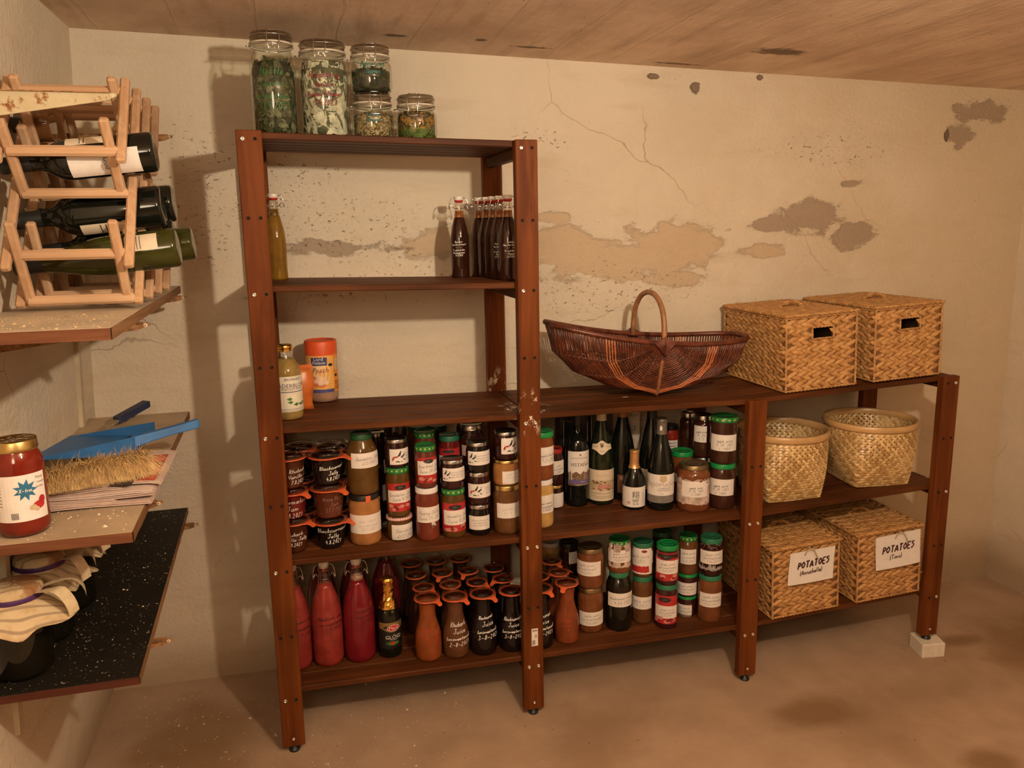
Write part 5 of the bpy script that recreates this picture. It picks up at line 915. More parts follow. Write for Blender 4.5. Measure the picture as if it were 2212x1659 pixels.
# ------------------------------------------------------------------ clip-top jars on the top shelf
def clip_jar(loc, r, h, label, kind, bail_a, seed):
    rnd = random.Random(seed)
    t = thing('clip_top_jar', label, 'jar', loc, 0)
    hn = h * (.80 if h > .15 else .66); rl = r * .90
    P = [(0, .002), (r * .78, .001), (r * .92, .004), (r, .016), (r, hn * .80), (r * .985, hn * .87), (r * .93, hn * .95), (rl * .96, hn), (rl * .94, h * .995 - .040), (rl, h - .036), (rl, h - .031), (rl * .96, h - .030)]
    mb = MB(); mb.lathe(P, 36); mb.build('glass_jar', M_GLASSG, t)
    mb = MB(); mb.lathe([(rl * .98, h - .0295), (rl * 1.04, h - .0295), (rl * 1.05, h - .0275), (rl * 1.04, h - .0255), (rl * .98, h - .0255)], 32); mb.build('rubber_seal', plain('cream_rubber', (.60, .52, .42), .5), t)
    mb = MB(); mb.lathe([(rl, h - .0255), (rl * 1.0, h - .006), (rl * .96, h - .001), (rl * .86, h), (rl * .80, h - .003), (0, h - .004)], 32); mb.build('glass_lid', M_GLASSL, t)
    mb = MB()
    for z in (h - .034, h - .010): mb.tube([(rl * 1.03 * math.cos(q * PI / 14), rl * 1.03 * math.sin(q * PI / 14), z) for q in range(28)], .0011, 5, True)
    ca, sa = math.cos(bail_a), math.sin(bail_a)
    for sg in (-1, 1):
        w = .014 * sg
        pts = [(rl * .80, w * .9, h + .0006), (rl * 1.04, w, h - .006), (rl * 1.12, w * 1.15, h - .026), (rl * 1.10, w * .85, h - .040), (rl * 1.14, w * 1.0, h - .058)]
        mb.tube([(x * ca - y * sa, x * sa + y * ca, z) for x, y, z in pts], .0013, 5)
    for zz, xx in ((h - .058, 1.14), (h + .0006, .80)):
        mb.tube([(rl * xx * ca - y * sa, rl * xx * sa + y * ca, zz) for y in (-.014, -.007, 0, .007, .014)], .0013, 5)
    tl = bail_a + PI
    mb.tube([(rl * 1.0 * math.cos(bail_a - 1.5), rl * 1.0 * math.sin(bail_a - 1.5), h - .034), (rl * 1.22 * math.cos(bail_a - 1.5), rl * 1.22 * math.sin(bail_a - 1.5), h - .036)], .0018, 5)
    mb.build('wire_bail', M_WIRE, t)
    # contents: a packed core and many curled leaf pieces against the glass
    ri = r * .93
    mats, fill, sz = kind['mats'], kind['fill'], kind['size']
    mb = MB(); top = hn * fill
    core = [(0, .006), (ri * .86, .006), (ri * .94, .018), (ri * .94, top * .86), (ri * .7, top * .97), (0, top)]
    mb.lathe(core, 24); mb.build('packed_core', mats[0], t)
    for mi, m in enumerate(mats[1:]):
        mb = MB()
        for _ in range(kind['n'] if mi == 0 else kind.get('n2', kind['n'])):
            a = rnd.uniform(0, 2 * PI); z = rnd.uniform(*kind['zr'][mi]) * top
            rr = ri * rnd.uniform(.945, .985) if z < top * .9 else ri * rnd.uniform(.3, .95)
            s = sz * rnd.uniform(.5, 1.3); e = s * kind.get('asp', .6) * rnd.uniform(.6, 1.2); th = rnd.uniform(0, PI)
            cu = rnd.uniform(-.25, .5)
            pts = []
            for u, v in ((-1, 0), (-.55, .75), (.3, .9), (1, .1), (.45, -.85), (-.5, -.7)):
                x = s * u; y = e * v; xr = x * math.cos(th) - y * math.sin(th); yr = x * math.sin(th) + y * math.cos(th)
                aa = a + xr / rr; zz = min(max(z + yr, .006), hn * .98)
                r2 = rr - abs(u) * s * cu * .3
                if zz > hn * .8: r2 = min(r2, r * .84)
                pts.append((r2 * math.cos(aa), r2 * math.sin(aa), zz))
            mb.add(pts, [(0, 1, 2), (0, 2, 3), (0, 3, 4), (0, 4, 5)], False)
        o = mb.build('dried_leaves', m, t); o['kind'] = 'stuff'
    R = prof_radius(P[2:])
    for pen, a0, a1, z0, z1, pw, lines in kind['txt']:
        w = Wrap(R, a0, a1, z0 * h, z1 * h); mk([hand_lines(lines, w.W, w.H, pw, .03)], 'handwriting', PEN[pen], t, w, .0009)
    return t
mG = plain('dried_leaf_green', (.062, .064, .024), .7, var=.5, vs=80); mG2 = plain('dried_leaf_grey_green', (.15, .145, .075), .7, var=.4, vs=80)
mP = plain('pale_leaf', (.56, .53, .42), .7, var=.3, vs=60); mP2 = plain('pale_leaf_dark', (.10, .10, .055), .75, var=.4)
mS = plain('seed_mix', (.26, .17, .07), .75, var=.6, vs=160); mS2 = plain('seed_pale', (.42, .32, .17), .7); mD = plain('dark_tea', (.025, .022, .012), .8, var=.5)
mSc = plain('seed_core', (.10, .06, .025), .9, var=.5, vs=120)
mY = plain('calendula_petal', (.30, .15, .02), .7, var=.4); mDG = plain('deep_green_core', (.020, .026, .008), .9, var=.5); mGc = plain('grey_core', (.10, .095, .06), .9, var=.5)
mGy = plain('grass_green', (.09, .13, .018), .7, var=.4)
F = -1.62
clip_jar((.104, .165, 1.7095), .0600, .262, 'tallest clip-top jar with green writing and dark green dried leaves, at the left end', dict(mats=[mDG, mG, mG2], fill=.93, size=.014, n=330, n2=120, zr=[(.05, 1.0), (.05, .8)], txt=[('green', F - .75, F + .75, .22, .66, .0016, ['Nettle', 'leaves', 'Urtica dioica', '31.9.2021'])]), F + .15, 1)
clip_jar((.2345, .165, 1.7070), .0660, .247, 'wide clip-top jar of pale raspberry leaves with dark red writing', dict(mats=[mP2, mP, mP2], fill=1.02, size=.026, n=330, n2=60, zr=[(.02, 1.05), (.04, 1.0)], txt=[('maroon', F - .72, F + .75, .30, .68, .0019, ['Raspberry', 'leaves', 'Rubus idaeus', '9.4.2021'])]), F - .1, 2)
clip_jar((.361, .165, 1.7045), .0575, .122, 'lower clip-top jar of brown seed mix carrying a second jar', dict(mats=[mSc, mS2, mS], fill=.90, size=.0032, n=900, zr=[(.02, .8), (.3, 1.0)], txt=[('teal', F - .8, F + .8, .34, .58, .0022, ['Linden', 'flowers'])]), F + .12, 3)
clip_jar((.361, .165, 1.8255), .0570, .123, 'clip-top jar with teal writing stacked on the seed jar, half filled', dict(mats=[mD, mDG, mG], fill=.80, size=.006, n=260, zr=[(.02, .9), (.5, 1.0)], txt=[('teal', F - .8, F + .95, .34, .64, .0024, ['Peppermint', 'leaves'])]), F - .05, 4)
clip_jar((.4815, .165, 1.7020), .0570, .122, 'small clip-top jar of yellow petals and green leaves, right end of the top shelf', dict(mats=[mDG, mY, mGy], fill=1.0, size=.007, n=520, asp=.4, zr=[(.35, 1.0), (.03, .42)], txt=[('faint', F - .7, F + .7, .36, .60, .0007, ['Calendula', '2021'])]), F - .25, 5)
# orange pack half hidden behind the elderflower bottle
t = thing('orange_pack', 'orange foil pack half hidden behind the elderflower bottle', 'pack', (.118, .255, .9395))
mb = MB()
n = 9; fr = []
for i in range(n + 1):
    z = .125 * i / n; w = .038 - .004 * math.sin(z * 60) ; th = .020 * (1 - (abs(z - .06) / .075) ** 2) + .002
    fr.append([(-w, -th * .3, z), (-w * .5, -th, z), (w * .5, -th, z), (w, -th * .3, z), (w, th * .3, z), (w * .5, th, z), (-w * .5, th, z), (-w, th * .3, z)])
vs = [p for q in fr for p in q]; fs = [(i * 8 + k, i * 8 + (k + 1) % 8, (i + 1) * 8 + (k + 1) % 8, (i + 1) * 8 + k) for i in range(n) for k in range(8)] + [tuple(range(8))[::-1], tuple(n * 8 + k for k in range(8))]
mb.add(vs, fs, True); mb.build('pack_body', plain('orange_foil', (.60, .15, .03), .35, var=.15, vs=30), t)
mb = MB(); mb.box(-.040, .040, -.0015, .0015, .122, .134); mb.build('crimped_seal', plain('orange_foil', (.60, .15, .03), .35), t)

# ------------------------------------------------------------------ seagrass boxes
def seagrass_mat():
    t = NT('braided_seagrass')
    a = t.noise(40, 4, .6); b = t.noise(260, 3, .6, t.mapping((1, .35, 1)))
    c = t.mix(t.ramp(a, .3, .7), (.33, .155, .050), (.56, .31, .115)); c = t.mix(t.math('MULTIPLY', t.ramp(b, .5, .8), .5), c, (.16, .065, .02))
    t.princ(c, .55, 0, .35, 0, t.bump(b, .4, .002)); return t.m
M_SEA = seagrass_mat(); M_SEAIN = plain('box_inside_dark', (.020, .010, .005), .9); M_SEAC = plain('seagrass_backing', (.17, .075, .024), .9)
def braid(mb, org, ux, uy, nrm, W, H, rows, pitch, rnd, hole=None):
    """plaited strands on a panel: every row is a herringbone of fat leaf-shaped lumps"""
    rh = H / rows
    for j in range(rows):
        for half in (0, 1):
            n = int(W / pitch) + 1; off = (half * .5 - .35 + rnd.random() * .15) * pitch
            for i in range(n):
                u = off + (i + .25) * pitch * (W / (n * pitch)) ; v = (j + .27 + .46 * half) * rh
                if u > W - .002 or u < .001: continue
                if hole and hole[0] - .004 < u < hole[1] + .004 and hole[2] - .003 < v < hole[3] + .003: continue
                L = pitch * rnd.uniform(.66, .78); T = rh * rnd.uniform(.27, .33)
                th = (.34 if half else -.34) + rnd.uniform(-.12, .12)
                c = org + ux * u + uy * v + nrm * rnd.uniform(.0, .0015)
                a = ux * math.cos(th) + uy * math.sin(th); b = uy * math.cos(th) - ux * math.sin(th)
                vs = []; fs = []
                S_ = [(-1, 0.08), (-.55, .75), (.1, 1), (.65, .7), (1, .06)]
                for s_, wd in S_:
                    for q in range(5):
                        ph = PI * q / 4
                        vs.append(c + a * (s_ * L) + b * (math.cos(ph) * wd * T) + nrm * (math.sin(ph) * wd * T * .6))
                for k in range(4):
                    for q in range(4): fs.append((k * 5 + q, k * 5 + q + 1, (k + 1) * 5 + q + 1, (k + 1) * 5 + q))
                mb.add(vs, fs, True)
def rope(mb, pts, r, rnd, turns=90):
    """a two-strand twisted cord along a polyline"""
    P = [Vector(p) for p in pts]; L = [0]
    for a, b in zip(P, P[1:]): L.append(L[-1] + (b - a).length)
    n = max(8, int(L[-1] / (r * 1.0)))
    for ph0 in (0, PI):
        Q = []
        for i in range(n + 1):
            s_ = L[-1] * i / n; k = max(j for j in range(len(L)) if L[j] <= s_ + 1e-9); k = min(k, len(P) - 2)
            p = P[k].lerp(P[k + 1], (s_ - L[k]) / max(L[k + 1] - L[k], 1e-9)); d = (P[k + 1] - P[k]).normalized(); u = d.orthogonal().normalized(); w = d.cross(u)
            an = ph0 + s_ / r * .9; Q.append(p + (u * math.cos(an) + w * math.sin(an)) * r * .5)
        mb.tube(Q, r * .62, 5)
def build_box(W, D, H, lid_over, seed, hole=True, handle=True, lid_lift=0.):
    rnd = random.Random(seed); X = Vector((1, 0, 0)); Y = Vector((0, 1, 0)); Z = Vector((0, 0, 1)); e = .004
    hb = H - .012
    parts = {}
    hw = (W * .36, W * .66, hb * .70, hb * .86) if hole else None
    mb = MB(); mb.i = 0
    # backing panels (with the hand hole left open in front)
    if hole:
        a, b, c, d = hw
        for x0, x1, z0, z1 in ((e, a, e, hb), (b, W - e, e, hb), (a, b, e, c), (a, b, d, hb)): mb.box(x0, x1, e, e + .005, z0, z1)
    else: mb.box(e, W - e, e, e + .005, e, hb)
    mb.box(e, e + .005, e, D - e, e, hb); mb.box(W - e - .005, W - e, e, D - e, e, hb); mb.box(e, W - e, D - e - .005, D - e, e, hb); mb.box(e, W - e, e, D - e, e, e + .005)
    parts['lining'] = (mb, M_SEAC)
    rows = 8
    mb = MB(); braid(mb, Vector((.006, .0035, .006)), X, Z, -Y, W - .012, hb - .010, rows, .036, rnd, (hw[0] - .006, hw[1] - .006, hw[2] - .006, hw[3] - .006) if hole else None); parts['front_panel'] = (mb, M_SEA)
    mb = MB(); braid(mb, Vector((.0035, D - .006, .006)), -Y, Z, -X, D - .012, hb - .010, rows, .036, rnd); parts['side_panel'] = (mb, M_SEA)
    mb = MB(); braid(mb, Vector((W - .0035, .006, .006)), Y, Z, X, D - .012, hb - .010, rows, .036, rnd); parts['side_panel.001'] = (mb, M_SEA)
    mb = MB(); braid(mb, Vector((W - .006, D - .0035, .006)), -X, Z, Y, W - .012, hb - .010, 8, .036, rnd); parts['rear_panel'] = (mb, M_SEA)
    mb = MB()
    for x, y in ((.002, .002), (W - .002, .002), (.002, D - .002), (W - .002, D - .002)): rope(mb, [(x, y, .004), (x, y, hb)], .0042, rnd)
    rope(mb, [(0, 0, .004), (W, 0, .004)], .004, rnd); rope(mb, [(0, 0, .004), (0, D, .004)], .004, rnd); rope(mb, [(W, 0, .004), (W, D, .004)], .004, rnd)
    rope(mb, [(0, 0, hb), (W, 0, hb)], .004, rnd); rope(mb, [(0, 0, hb), (0, D, hb)], .004, rnd); rope(mb, [(W, 0, hb), (W, D, hb)], .004, rnd)
    if hole:
        a, b, c, d = hw; rope(mb, [(a, -.001, c), (b, -.001, c), (b, -.001, d), (a, -.001, d), (a, -.001, c)], .0036, rnd)
    parts['rope_edging'] = (mb, M_SEA)
    o = lid_over; z0 = hb + .003
    mb = MB(); mb.i = 1; mb.box(-o + .003, W + o - .003, -o + .003, D + o - .003, z0, z0 + .006); mb.i = 0
    braid(mb, Vector((-o, -o, z0 + .0055)), X, Y, Z, W + 2 * o, D + 2 * o, 12, .038, rnd)
    rope(mb, [(-o, -o, z0 + .005), (W + o, -o, z0 + .005), (W + o, D + o, z0 + .005), (-o, D + o, z0 + .005), (-o, -o, z0 + .005)], .0052, rnd)
    parts['lid'] = (mb, [M_SEA, M_SEAC])
    if handle:
        mb = MB(); Pn = []
        for i in range(9):
            q = i / 8; Pn.append((W * (.34 + .32 * q), D * .45, z0 + .011 + .016 * math.sin(PI * q) ** .6))
        rope(mb, Pn, .0075, rnd); parts['lid_handle'] = (mb, M_SEA)
    return parts
def place_box(parts, name, label, cat, loc, rz, proto=None):
    t = thing(name, label, cat, loc, rz, 'lidded seagrass boxes')
    if proto is None:
        made = {}
        for n_, (mb, m) in parts.items():
            nm = n_.split('.')[0]; par = made['lid'] if nm == 'lid_handle' else t
            made[n_] = mb.build(nm, m, par)
        return t
    for ch in list(proto.children):
        c = ch.copy(); COL.objects.link(c); c.parent = t
        for g in ch.children:
            q = g.copy(); COL.objects.link(q); q.parent = c
    return t
bA = place_box(build_box(.262, .385, .250, .003, 11), 'seagrass_box', 'lidded seagrass box on the low shelving top, beside the wicker basket', 'box', (1.6195, .043, .9275), 0)
bB = place_box(None, 'seagrass_box', 'lidded seagrass box at the right end of the low shelving top', 'box', (1.9475, .040, .9445), 0, bA)
bB.rotation_euler = (0, math.radians(-2.4), 0); bA.rotation_euler = (0, math.radians(-2.4), 0)
bB.location.z = .939; bA.location.z = .9245
bC = place_box(build_box(.256, .37, .252, .005, 12, False, True), 'seagrass_box', 'seagrass box with hanging sign POTATOES (Annabelle) on the bottom shelf', 'box', (1.597, .022, .1545), 0)
bD = place_box(None, 'seagrass_box', 'seagrass box with hanging sign POTATOES (Timo), right end of the bottom shelf', 'box', (1.923, .018, .1685), 0, bC)
bC.rotation_euler = (0, math.radians(-2.4), 0); bD.rotation_euler = (0, math.radians(-2.4), 0)
def sign(loc, corners, name2, label, loop):
    t = thing('paper_sign', label, 'sign', loc)
    mb = MB(); n = 6; vs = []; fs = []
    TL, TR, BR, BL = [Vector(c) for c in corners]
    for side in (0, 1):
        for j in range(n + 1):
            for i in range(n + 1):
                u, v = i / n, j / n; p = TL.lerp(TR, u).lerp(BL.lerp(BR, u), v); y = -.001 - .006 * v ** 2 - .003 * math.sin(PI * u) * v + (.0006 if side else 0)
                vs.append((p.x, y, p.y))
        b = side * (n + 1) ** 2
        for j in range(n):
            for i in range(n):
                q = b + j * (n + 1) + i; f_ = (q, q + n + 1, q + n + 2, q + 1); fs.append(f_ if side == 0 else f_[::-1])
    mb.add(vs, fs, True); pp = mb.build('paper', plain('sign_paper', (.70, .66, .63), .7, var=.03), t)
    def on(vf, x0, z0, W):
        mb = MB(); out = []
        for v in vf[0]:
            x = x0 + v.x; z = z0 + v.y; vv = max(0, min(1, (TL.y - z) / (TL.y - BL.y))); u = max(0, min(1, (x - TL.x) / (TR.x - TL.x)))
            out.append((x, -.0014 - .006 * vv ** 2 - .003 * math.sin(PI * u) * vv - .0006, z))
        mb.add(out, vf[1], False); return mb
    w = TR.x - TL.x; h = TL.y - BL.y
    on(hand_lines(['POTATOES'], w * .84, h * .30, .0050, .10), TL.x + w * .10, BL.y + h * .46, w).build('lettering', M_DARKRED, pp)
    on(hand_lines([name2], w * .52, h * .20, .0026, .10), TL.x + w * .20, BL.y + h * .27, w).build('handwriting', M_DARKRED, pp)
    mb = MB(); cx, cz = loop
    mb.tube([(cx - .02, -.002, cz - .012), (cx - .016, -.006, cz + .004), (cx - .002, -.008, cz + .012), (cx + .012, -.008, cz + .004), (cx + .020, -.009, cz - .012), (cx + .026, -.009, cz - .026)], .0022, 6)
    mb.tube([(cx - .004, -.001, cz + .010), (cx, .004, cz + .016)], .0022, 6)
    mb.build('string', plain('jute_string', (.50, .40, .26), .8), t)
    return t
sign((1.597, .013, .1545), [(.052, .232), (.222, .240), (.215, .128), (.042, .122)], '(Annabelle)', 'white paper sign reading POTATOES (Annabelle), tied on by string', (.125, .232))
sign((1.923, .009, .1685), [(.052, .235), (.232, .248), (.236, .128), (.057, .118)], '(Timo)', 'white paper sign reading POTATOES (Timo), tied on by string', (.150, .236))

# ------------------------------------------------------------------ bamboo baskets
def bamboo_mat():
    t = NT('split_bamboo'); isl = t.n('ShaderNodeNewGeometry').outputs['Random Per Island']; a = t.noise(9, 3, .6); b = t.noise(70, 3, .6)
    c = t.mix(t.ramp(t.math('ADD', t.math('MULTIPLY', isl, .55), t.math('MULTIPLY', a, .45)), .3, .7), (.40, .235, .085), (.68, .47, .22))
    t.princ(t.mix(t.math('MULTIPLY', t.ramp(b, .55, .75), .3), c, (.30, .16, .05)), .35, 0, .5); return t.m
M_BAM = bamboo_mat(); M_BAMR = plain('bamboo_rim', (.50, .30, .125), .35, var=.15, vs=12)
def basket_surface(u, v, s, r, h):
    """u around 0..1, v height 0..1; square foot, round mouth"""
    a = 2 * PI * u; c, d = math.cos(a), math.sin(a)
    m = max(abs(c), abs(d)); k = (1 - v) ** 1.6
    sq = Vector((c / m * s, d / m * s)); ci = Vector((c * r, d * r))
    bulge = 1 + .05 * math.sin(PI * min(v * 1.1, 1))
    p = sq.lerp(ci, 1 - k) * bulge
    return Vector((p.x, p.y, h * v))
def bamboo_basket(label, loc, rz, s, r, h, seed):
    rnd = random.Random(seed)
    t = thing('bamboo_basket', label, 'basket', loc, rz, 'round mouthed bamboo baskets')
    N = 50
    mb = MB()
    hv = .93
    for fam in (1, -1):
        for i in range(N):
            u0 = i / N; M_ = 48
            left = []; right = []
            for j in range(M_ + 1):
                v = hv * j / M_; wv = (.46 - .19 * v) / N; du = fam * v * .235
                for lst, o in ((left, -wv), (right, wv)):
                    u = u0 + du + o
                    p = basket_surface(u, v, s, r, h)
                    q = basket_surface(u + .003, v, s, r, h) - p; g = basket_surface(u, min(v + .01, 1), s, r, h) - basket_surface(u, max(v - .01, 0), s, r, h)
                    nn = q.cross(g); nn = nn.normalized() if nn.length > 1e-9 else Vector((0, 0, 1))
                    wav = math.cos(PI * 2 * v * .235 * N) * .0016 * fam
                    lst.append(p + nn * wav)
            vs = []; fs = []
            for a_, b_ in zip(left, right): vs += [a_, b_]
            for j in range(M_): fs.append((2 * j, 2 * j + 1, 2 * j + 3, 2 * j + 2))
            mb.add(vs, fs, False)
    o = mb.build('woven_wall', M_BAM, t)
    md = o.modifiers.new('thickness', 'SOLIDIFY'); md.thickness = .0011; md.offset = 0
    mb = MB(); n = 9      # woven floor
    for fam in (0, 1):
        for i in range(n):
            c0 = -s + 2 * s * (i + .5) / n; w = s / n * .85
            z = .0012 + .0012 * fam
            mb.box(*((c0 - w, c0 + w, -s, s) if fam == 0 else (-s, s, c0 - w, c0 + w)), z, z + .001)
    mb.build('woven_floor', M_BAM, t)
    mb = MB(); rr = r * 1.0
    mb.lathe([(rr - .003, h * .90), (rr + .0035, h * .895), (rr + .0065, h * .92), (rr + .0065, h * .99), (rr + .004, h), (rr - .003, h), (rr - .006, h * .985), (rr - .006, h * .92), (rr - .003, h * .90)], 56)
    mb.build('rim_band', M_BAMR, t)
    return t
bamboo_basket('bamboo basket on the middle shelf, partly behind the third post', (1.703, .178, .5445), math.radians(-3), .098, .150, .232, 3)
bamboo_basket('larger bamboo basket at the right end of the middle shelf', (2.058, .180, .5600), math.radians(-7), .098, .152, .222, 4)

# ------------------------------------------------------------------ willow basket
M_WIL = plain('dark_willow', (.105, .024, .010), .38, var=.45, vs=40); M_WILO = plain('peeled_orange_willow', (.42, .125, .045), .4, var=.2, vs=40); M_WILH = plain('willow_handle', (.30, .135, .055), .45, var=.25, vs=25)
wb = thing('wicker_basket', 'dark brown boat-shaped willow basket with arched handle and orange bands', 'basket', (1.215, .212, .9365), math.radians(0))
BA, BB, BH = .338, .124, .165
NR = 9
def wpos(th, ph):
    c, s_ = math.cos(th), math.sin(th)
    cp, sp = math.cos(ph), math.sin(ph)
    g = 1 - (1 - min(1, s_ / .48)) ** 1.7          # the faces drop quickly, then the floor runs level
    rho = abs(s_) ** .80
    y = -math.copysign(abs(c) ** .62, c) * BB * (1 - .34 * abs(sp) * g)
    x = -BA * rho * math.copysign(abs(cp) ** .86, cp); tri = 1 - abs(2 * ph / PI - 1); zz = -BH * g * (.78 * abs(sp) ** .75 + .22 * tri)
    e = (x / BA)
    rim = .030 * e * e - .036 * e            # raised ends, the left one higher
    return Vector((x, y * (1 - .18 * abs(e) ** 2 * abs(sp)), BH + rim * (1 - .55 * sp) + zz))
mbs = {0: MB(), 1: MB()}
NW = 100
for i in range(NW):
    q_ = .05 + .90 * (i + .5) / NW; th = PI * (q_ - .13 * math.sin(2 * PI * q_))
    orange = i in (23, 24, 25, 26, 73, 74, 75, 76)
    pts = []
    for k in range(NR):
        ph = PI * k / (NR - 1)
        p = wpos(th, ph); q = (wpos(th, min(ph + .01, PI)) - wpos(th, max(ph - .01, 0))).cross(wpos(min(th + .01, PI), ph) - wpos(max(th - .01, 0), ph))
        q = q.normalized() if q.length > 1e-9 else Vector((0, -1, 0))
        pts.append(p + q * (.0013 if (k + i) % 2 else -.0013))
    fin = []
    for a, b in zip(pts, pts[1:]): fin += [a, a.lerp(b, .5)]
    fin.append(pts[-1])
    mbs[1 if orange else 0].tube(fin, .0026 * random.uniform(.85, 1.15), 5)
mbs[0].build('willow_weave', M_WIL, wb); mbs[1].build('orange_band', M_WILO, wb)
mb = MB()
for k in range(1, NR - 1):
    ph = PI * k / (NR - 1); mb.tube([wpos(PI * (.02 + .96 * j / 20), ph) for j in range(21)], .0024, 6)
mb.build('ribs', plain('willow_rib', (.10, .030, .015), .5), wb)
mb = MB()     # wrapped rim hoop
rimp = [wpos(PI * j / 30, 0) for j in range(31)] + [wpos(PI * (30 - j) / 30, PI) for j in range(1, 30)]
n = len(rimp); fine = []
for i in range(n):
    a, b = rimp[i], rimp[(i + 1) % n]; m = max(2, int((b - a).length / .0035))
    for q in range(m): fine.append((a.lerp(b, q / m)))
mb.tube(fine, [.0078 + (.0012 if i % 2 else 0) for i in range(len(fine))], 7, True)
mb.build('rim', M_WIL, wb)
mb = MB()     # arched handle over the short axis, and the keel it continues into
hp = []
for j in range(25):
    q = PI * j / 24; hp.append((.004 * math.sin(q), -BB * math.cos(q) * (.97 + .03 * math.sin(q)), BH - .004 + .153 * abs(math.sin(q)) ** .72))
mb.tube(hp, .0085, 10); mb.build('handle', M_WILH, wb)
for sgn in (0, 1):    # woven diamond binding where handle meets rim
    c = wpos(PI * sgn, 0); mb = MB()
    for q in range(7):
        s_ = .006 + q * .0045
        mb.tube([c + Vector((-s_, -.009 if sgn == 0 else .009, .002)), c + Vector((0, -.011 if sgn == 0 else .011, -s_ - .004)), c + Vector((s_, -.009 if sgn == 0 else .009, .002)), c + Vector((0, -.008 if sgn == 0 else .008, s_ * .6))], .0024, 5, True)
    mb.build('handle_binding', M_WIL, wb)
mb = MB(); kp = [wpos(PI * (.03 + .94 * (j / 40 - .13 * math.sin(2 * PI * j / 40))), PI / 2) + Vector((0, 0, -.0035)) for j in range(41)]
mb.tube(kp, [.0055 + (.0014 if j % 2 else 0) for j in range(41)], 8); mb.build('keel', plain('willow_keel', (.24, .10, .045), .45), wb)

# ------------------------------------------------------------------ white block under the last foot
q_ = [(2.176, -.026), (2.262, -.038), (2.286, .052), (2.200, .064)]
mb = MB(); mb.bbox([(x, y, -.0585) for x, y in q_] + [(x, y, -.0060) for x, y in q_], .003)
tag(mb.build('foam_block', plain('white_foam', (.66, .60, .50), .8, var=.06)), 'white foam block wedged under the foot of the rightmost post', 'block')
# ------------------------------------------------------------------ wall shelves on the left
WX = lambda z: -.537 + .0465 * z            # the left wall leans a little
def melamine(name, base, fleck, amount, fs):
    t = NT(name)
    a = t.noise(6, 4, .6); f = t.noise(fs, 5, .7); g = t.noise(4.5, 3, .6, t.mapping((1, 1, 1), (5, 2, 0)))
    c = t.mix(t.ramp(a, .35, .7), base, tuple(q * .72 for q in base))
    m = t.math('MULTIPLY', t.ramp(f, .64 - .04 * amount, .70), t.ramp(g, .38, .62))
    c = t.mix(m, c, fleck)
    t.princ(c, .55, 0, .15, 0, t.bump(f, .25, .004)); return t.m
M_MEL = melamine('white_melamine_dusty', (.56, .46, .34), (.28, .15, .06), 1., 60)
M_MEL2 = melamine('beige_melamine_dusty', (.50, .385, .26), (.30, .16, .07), .6, 45)
M_DARKB = melamine('black_laminate_crumbs', (.013, .011, .008), (.62, .52, .38), .55, 110)
M_FRONT = wood('worn_red_brown_edge', (.20, .082, .04), (.12, .045, .022), 'x', 1, .6)
def wall_shelf(label, far, near, th, mt, mf, seed):
    """far/near = right-hand top corners (x, y, z); the board runs back to the left wall"""
    rnd = random.Random(seed)
    t = thing('wall_shelf', label, 'shelf', (0, 0, 0))
    fx, fy, fz = far; nx, ny, nz = near
    mb = MB(); a = WX(fz) + .004; b = WX(nz) + .004
    mb.bbox([(b, ny, nz - th), (nx, ny, nz - th), (fx, fy, fz - th), (a, fy, fz - th), (b, ny, nz), (nx, ny, nz), (fx, fy, fz), (a, fy, fz)], .0012); mb.build('board', mt, t)
    mb = MB(); mb.hexa([(b, ny - .0016, nz - th), (nx, ny - .0016, nz - th), (nx, ny, nz - th), (b, ny, nz - th), (b, ny - .0016, nz - .0004), (nx, ny - .0016, nz - .0004), (nx, ny, nz - .0004), (b, ny, nz - .0004)]); mb.build('front_edge', mf, t)
    n = 24; vs = []; fs = []      # chipped raw edge along the right side
    for i in range(n + 1):
        q = i / n; x = nx + (fx - nx) * q; y = ny + (fy - ny) * q; z = nz + (fz - nz) * q
        vs += [(x + .0002, y, z - th), (x + .0018 + rnd.uniform(-.0006, .0008), y, z - th), (x + .0018 + rnd.uniform(-.0008, .0004), y, z - .0002), (x + .0002, y, z - .0002)]
    for i in range(n):
        for k in range(4): fs.append((i * 4 + k, i * 4 + (k + 1) % 4, i * 4 + 4 + (k + 1) % 4, i * 4 + 4 + k))
    mb = MB(); mb.add(vs, fs, False); mb.build('side_edge', M_EDGE, t)
    return t
wall_shelf('upper dusty white shelf on the left wall carrying the wooden wine rack', (-.206, .40, 1.308), (-.190, -.668, 1.306), .021, M_MEL, M_FRONT, 1)
wall_shelf('middle beige shelf on the left wall carrying dustpan, brush and newspapers', (-.213, .40, .927), (-.203, -.612, .916), .020, M_MEL2, M_FRONT, 2)
wall_shelf('low black shelf on the left wall, sprinkled with white crumbs', (-.244, .40, .622), (-.227, -.575, .602), .016, M_DARKB, wood('dark_red_edge', (.10, .03, .018), (.05, .016, .01), 'x', 1, .6), 3)
def crumbs(name, n, xr, yr, zf, mat, smin, smax, seed, label):
    rnd = random.Random(seed); mb = MB()
    for _ in range(n):
        x = rnd.uniform(*xr); y = rnd.uniform(*yr); z = zf(x, y); s = rnd.uniform(smin, smax) * (2.2 if rnd.random() < .06 else 1)
        a = rnd.uniform(0, PI); c, d = math.cos(a) * s, math.sin(a) * s; e = rnd.uniform(.4, .9)
        mb.add([(x + c, y + d, z), (x - d * e, y + c * e, z), (x - c, y - d, z), (x + d * e, y - c * e, z), (x, y, z + s * .7)], [(0, 1, 4), (1, 2, 4), (2, 3, 4), (3, 0, 4), (3, 2, 1, 0)], False)
    o = tag(mb.build(name, mat), label, 'crumbs'); o['kind'] = 'stuff'; return o
M_CRUMB = plain('plaster_crumb', (.66, .56, .40), .9, var=.2)
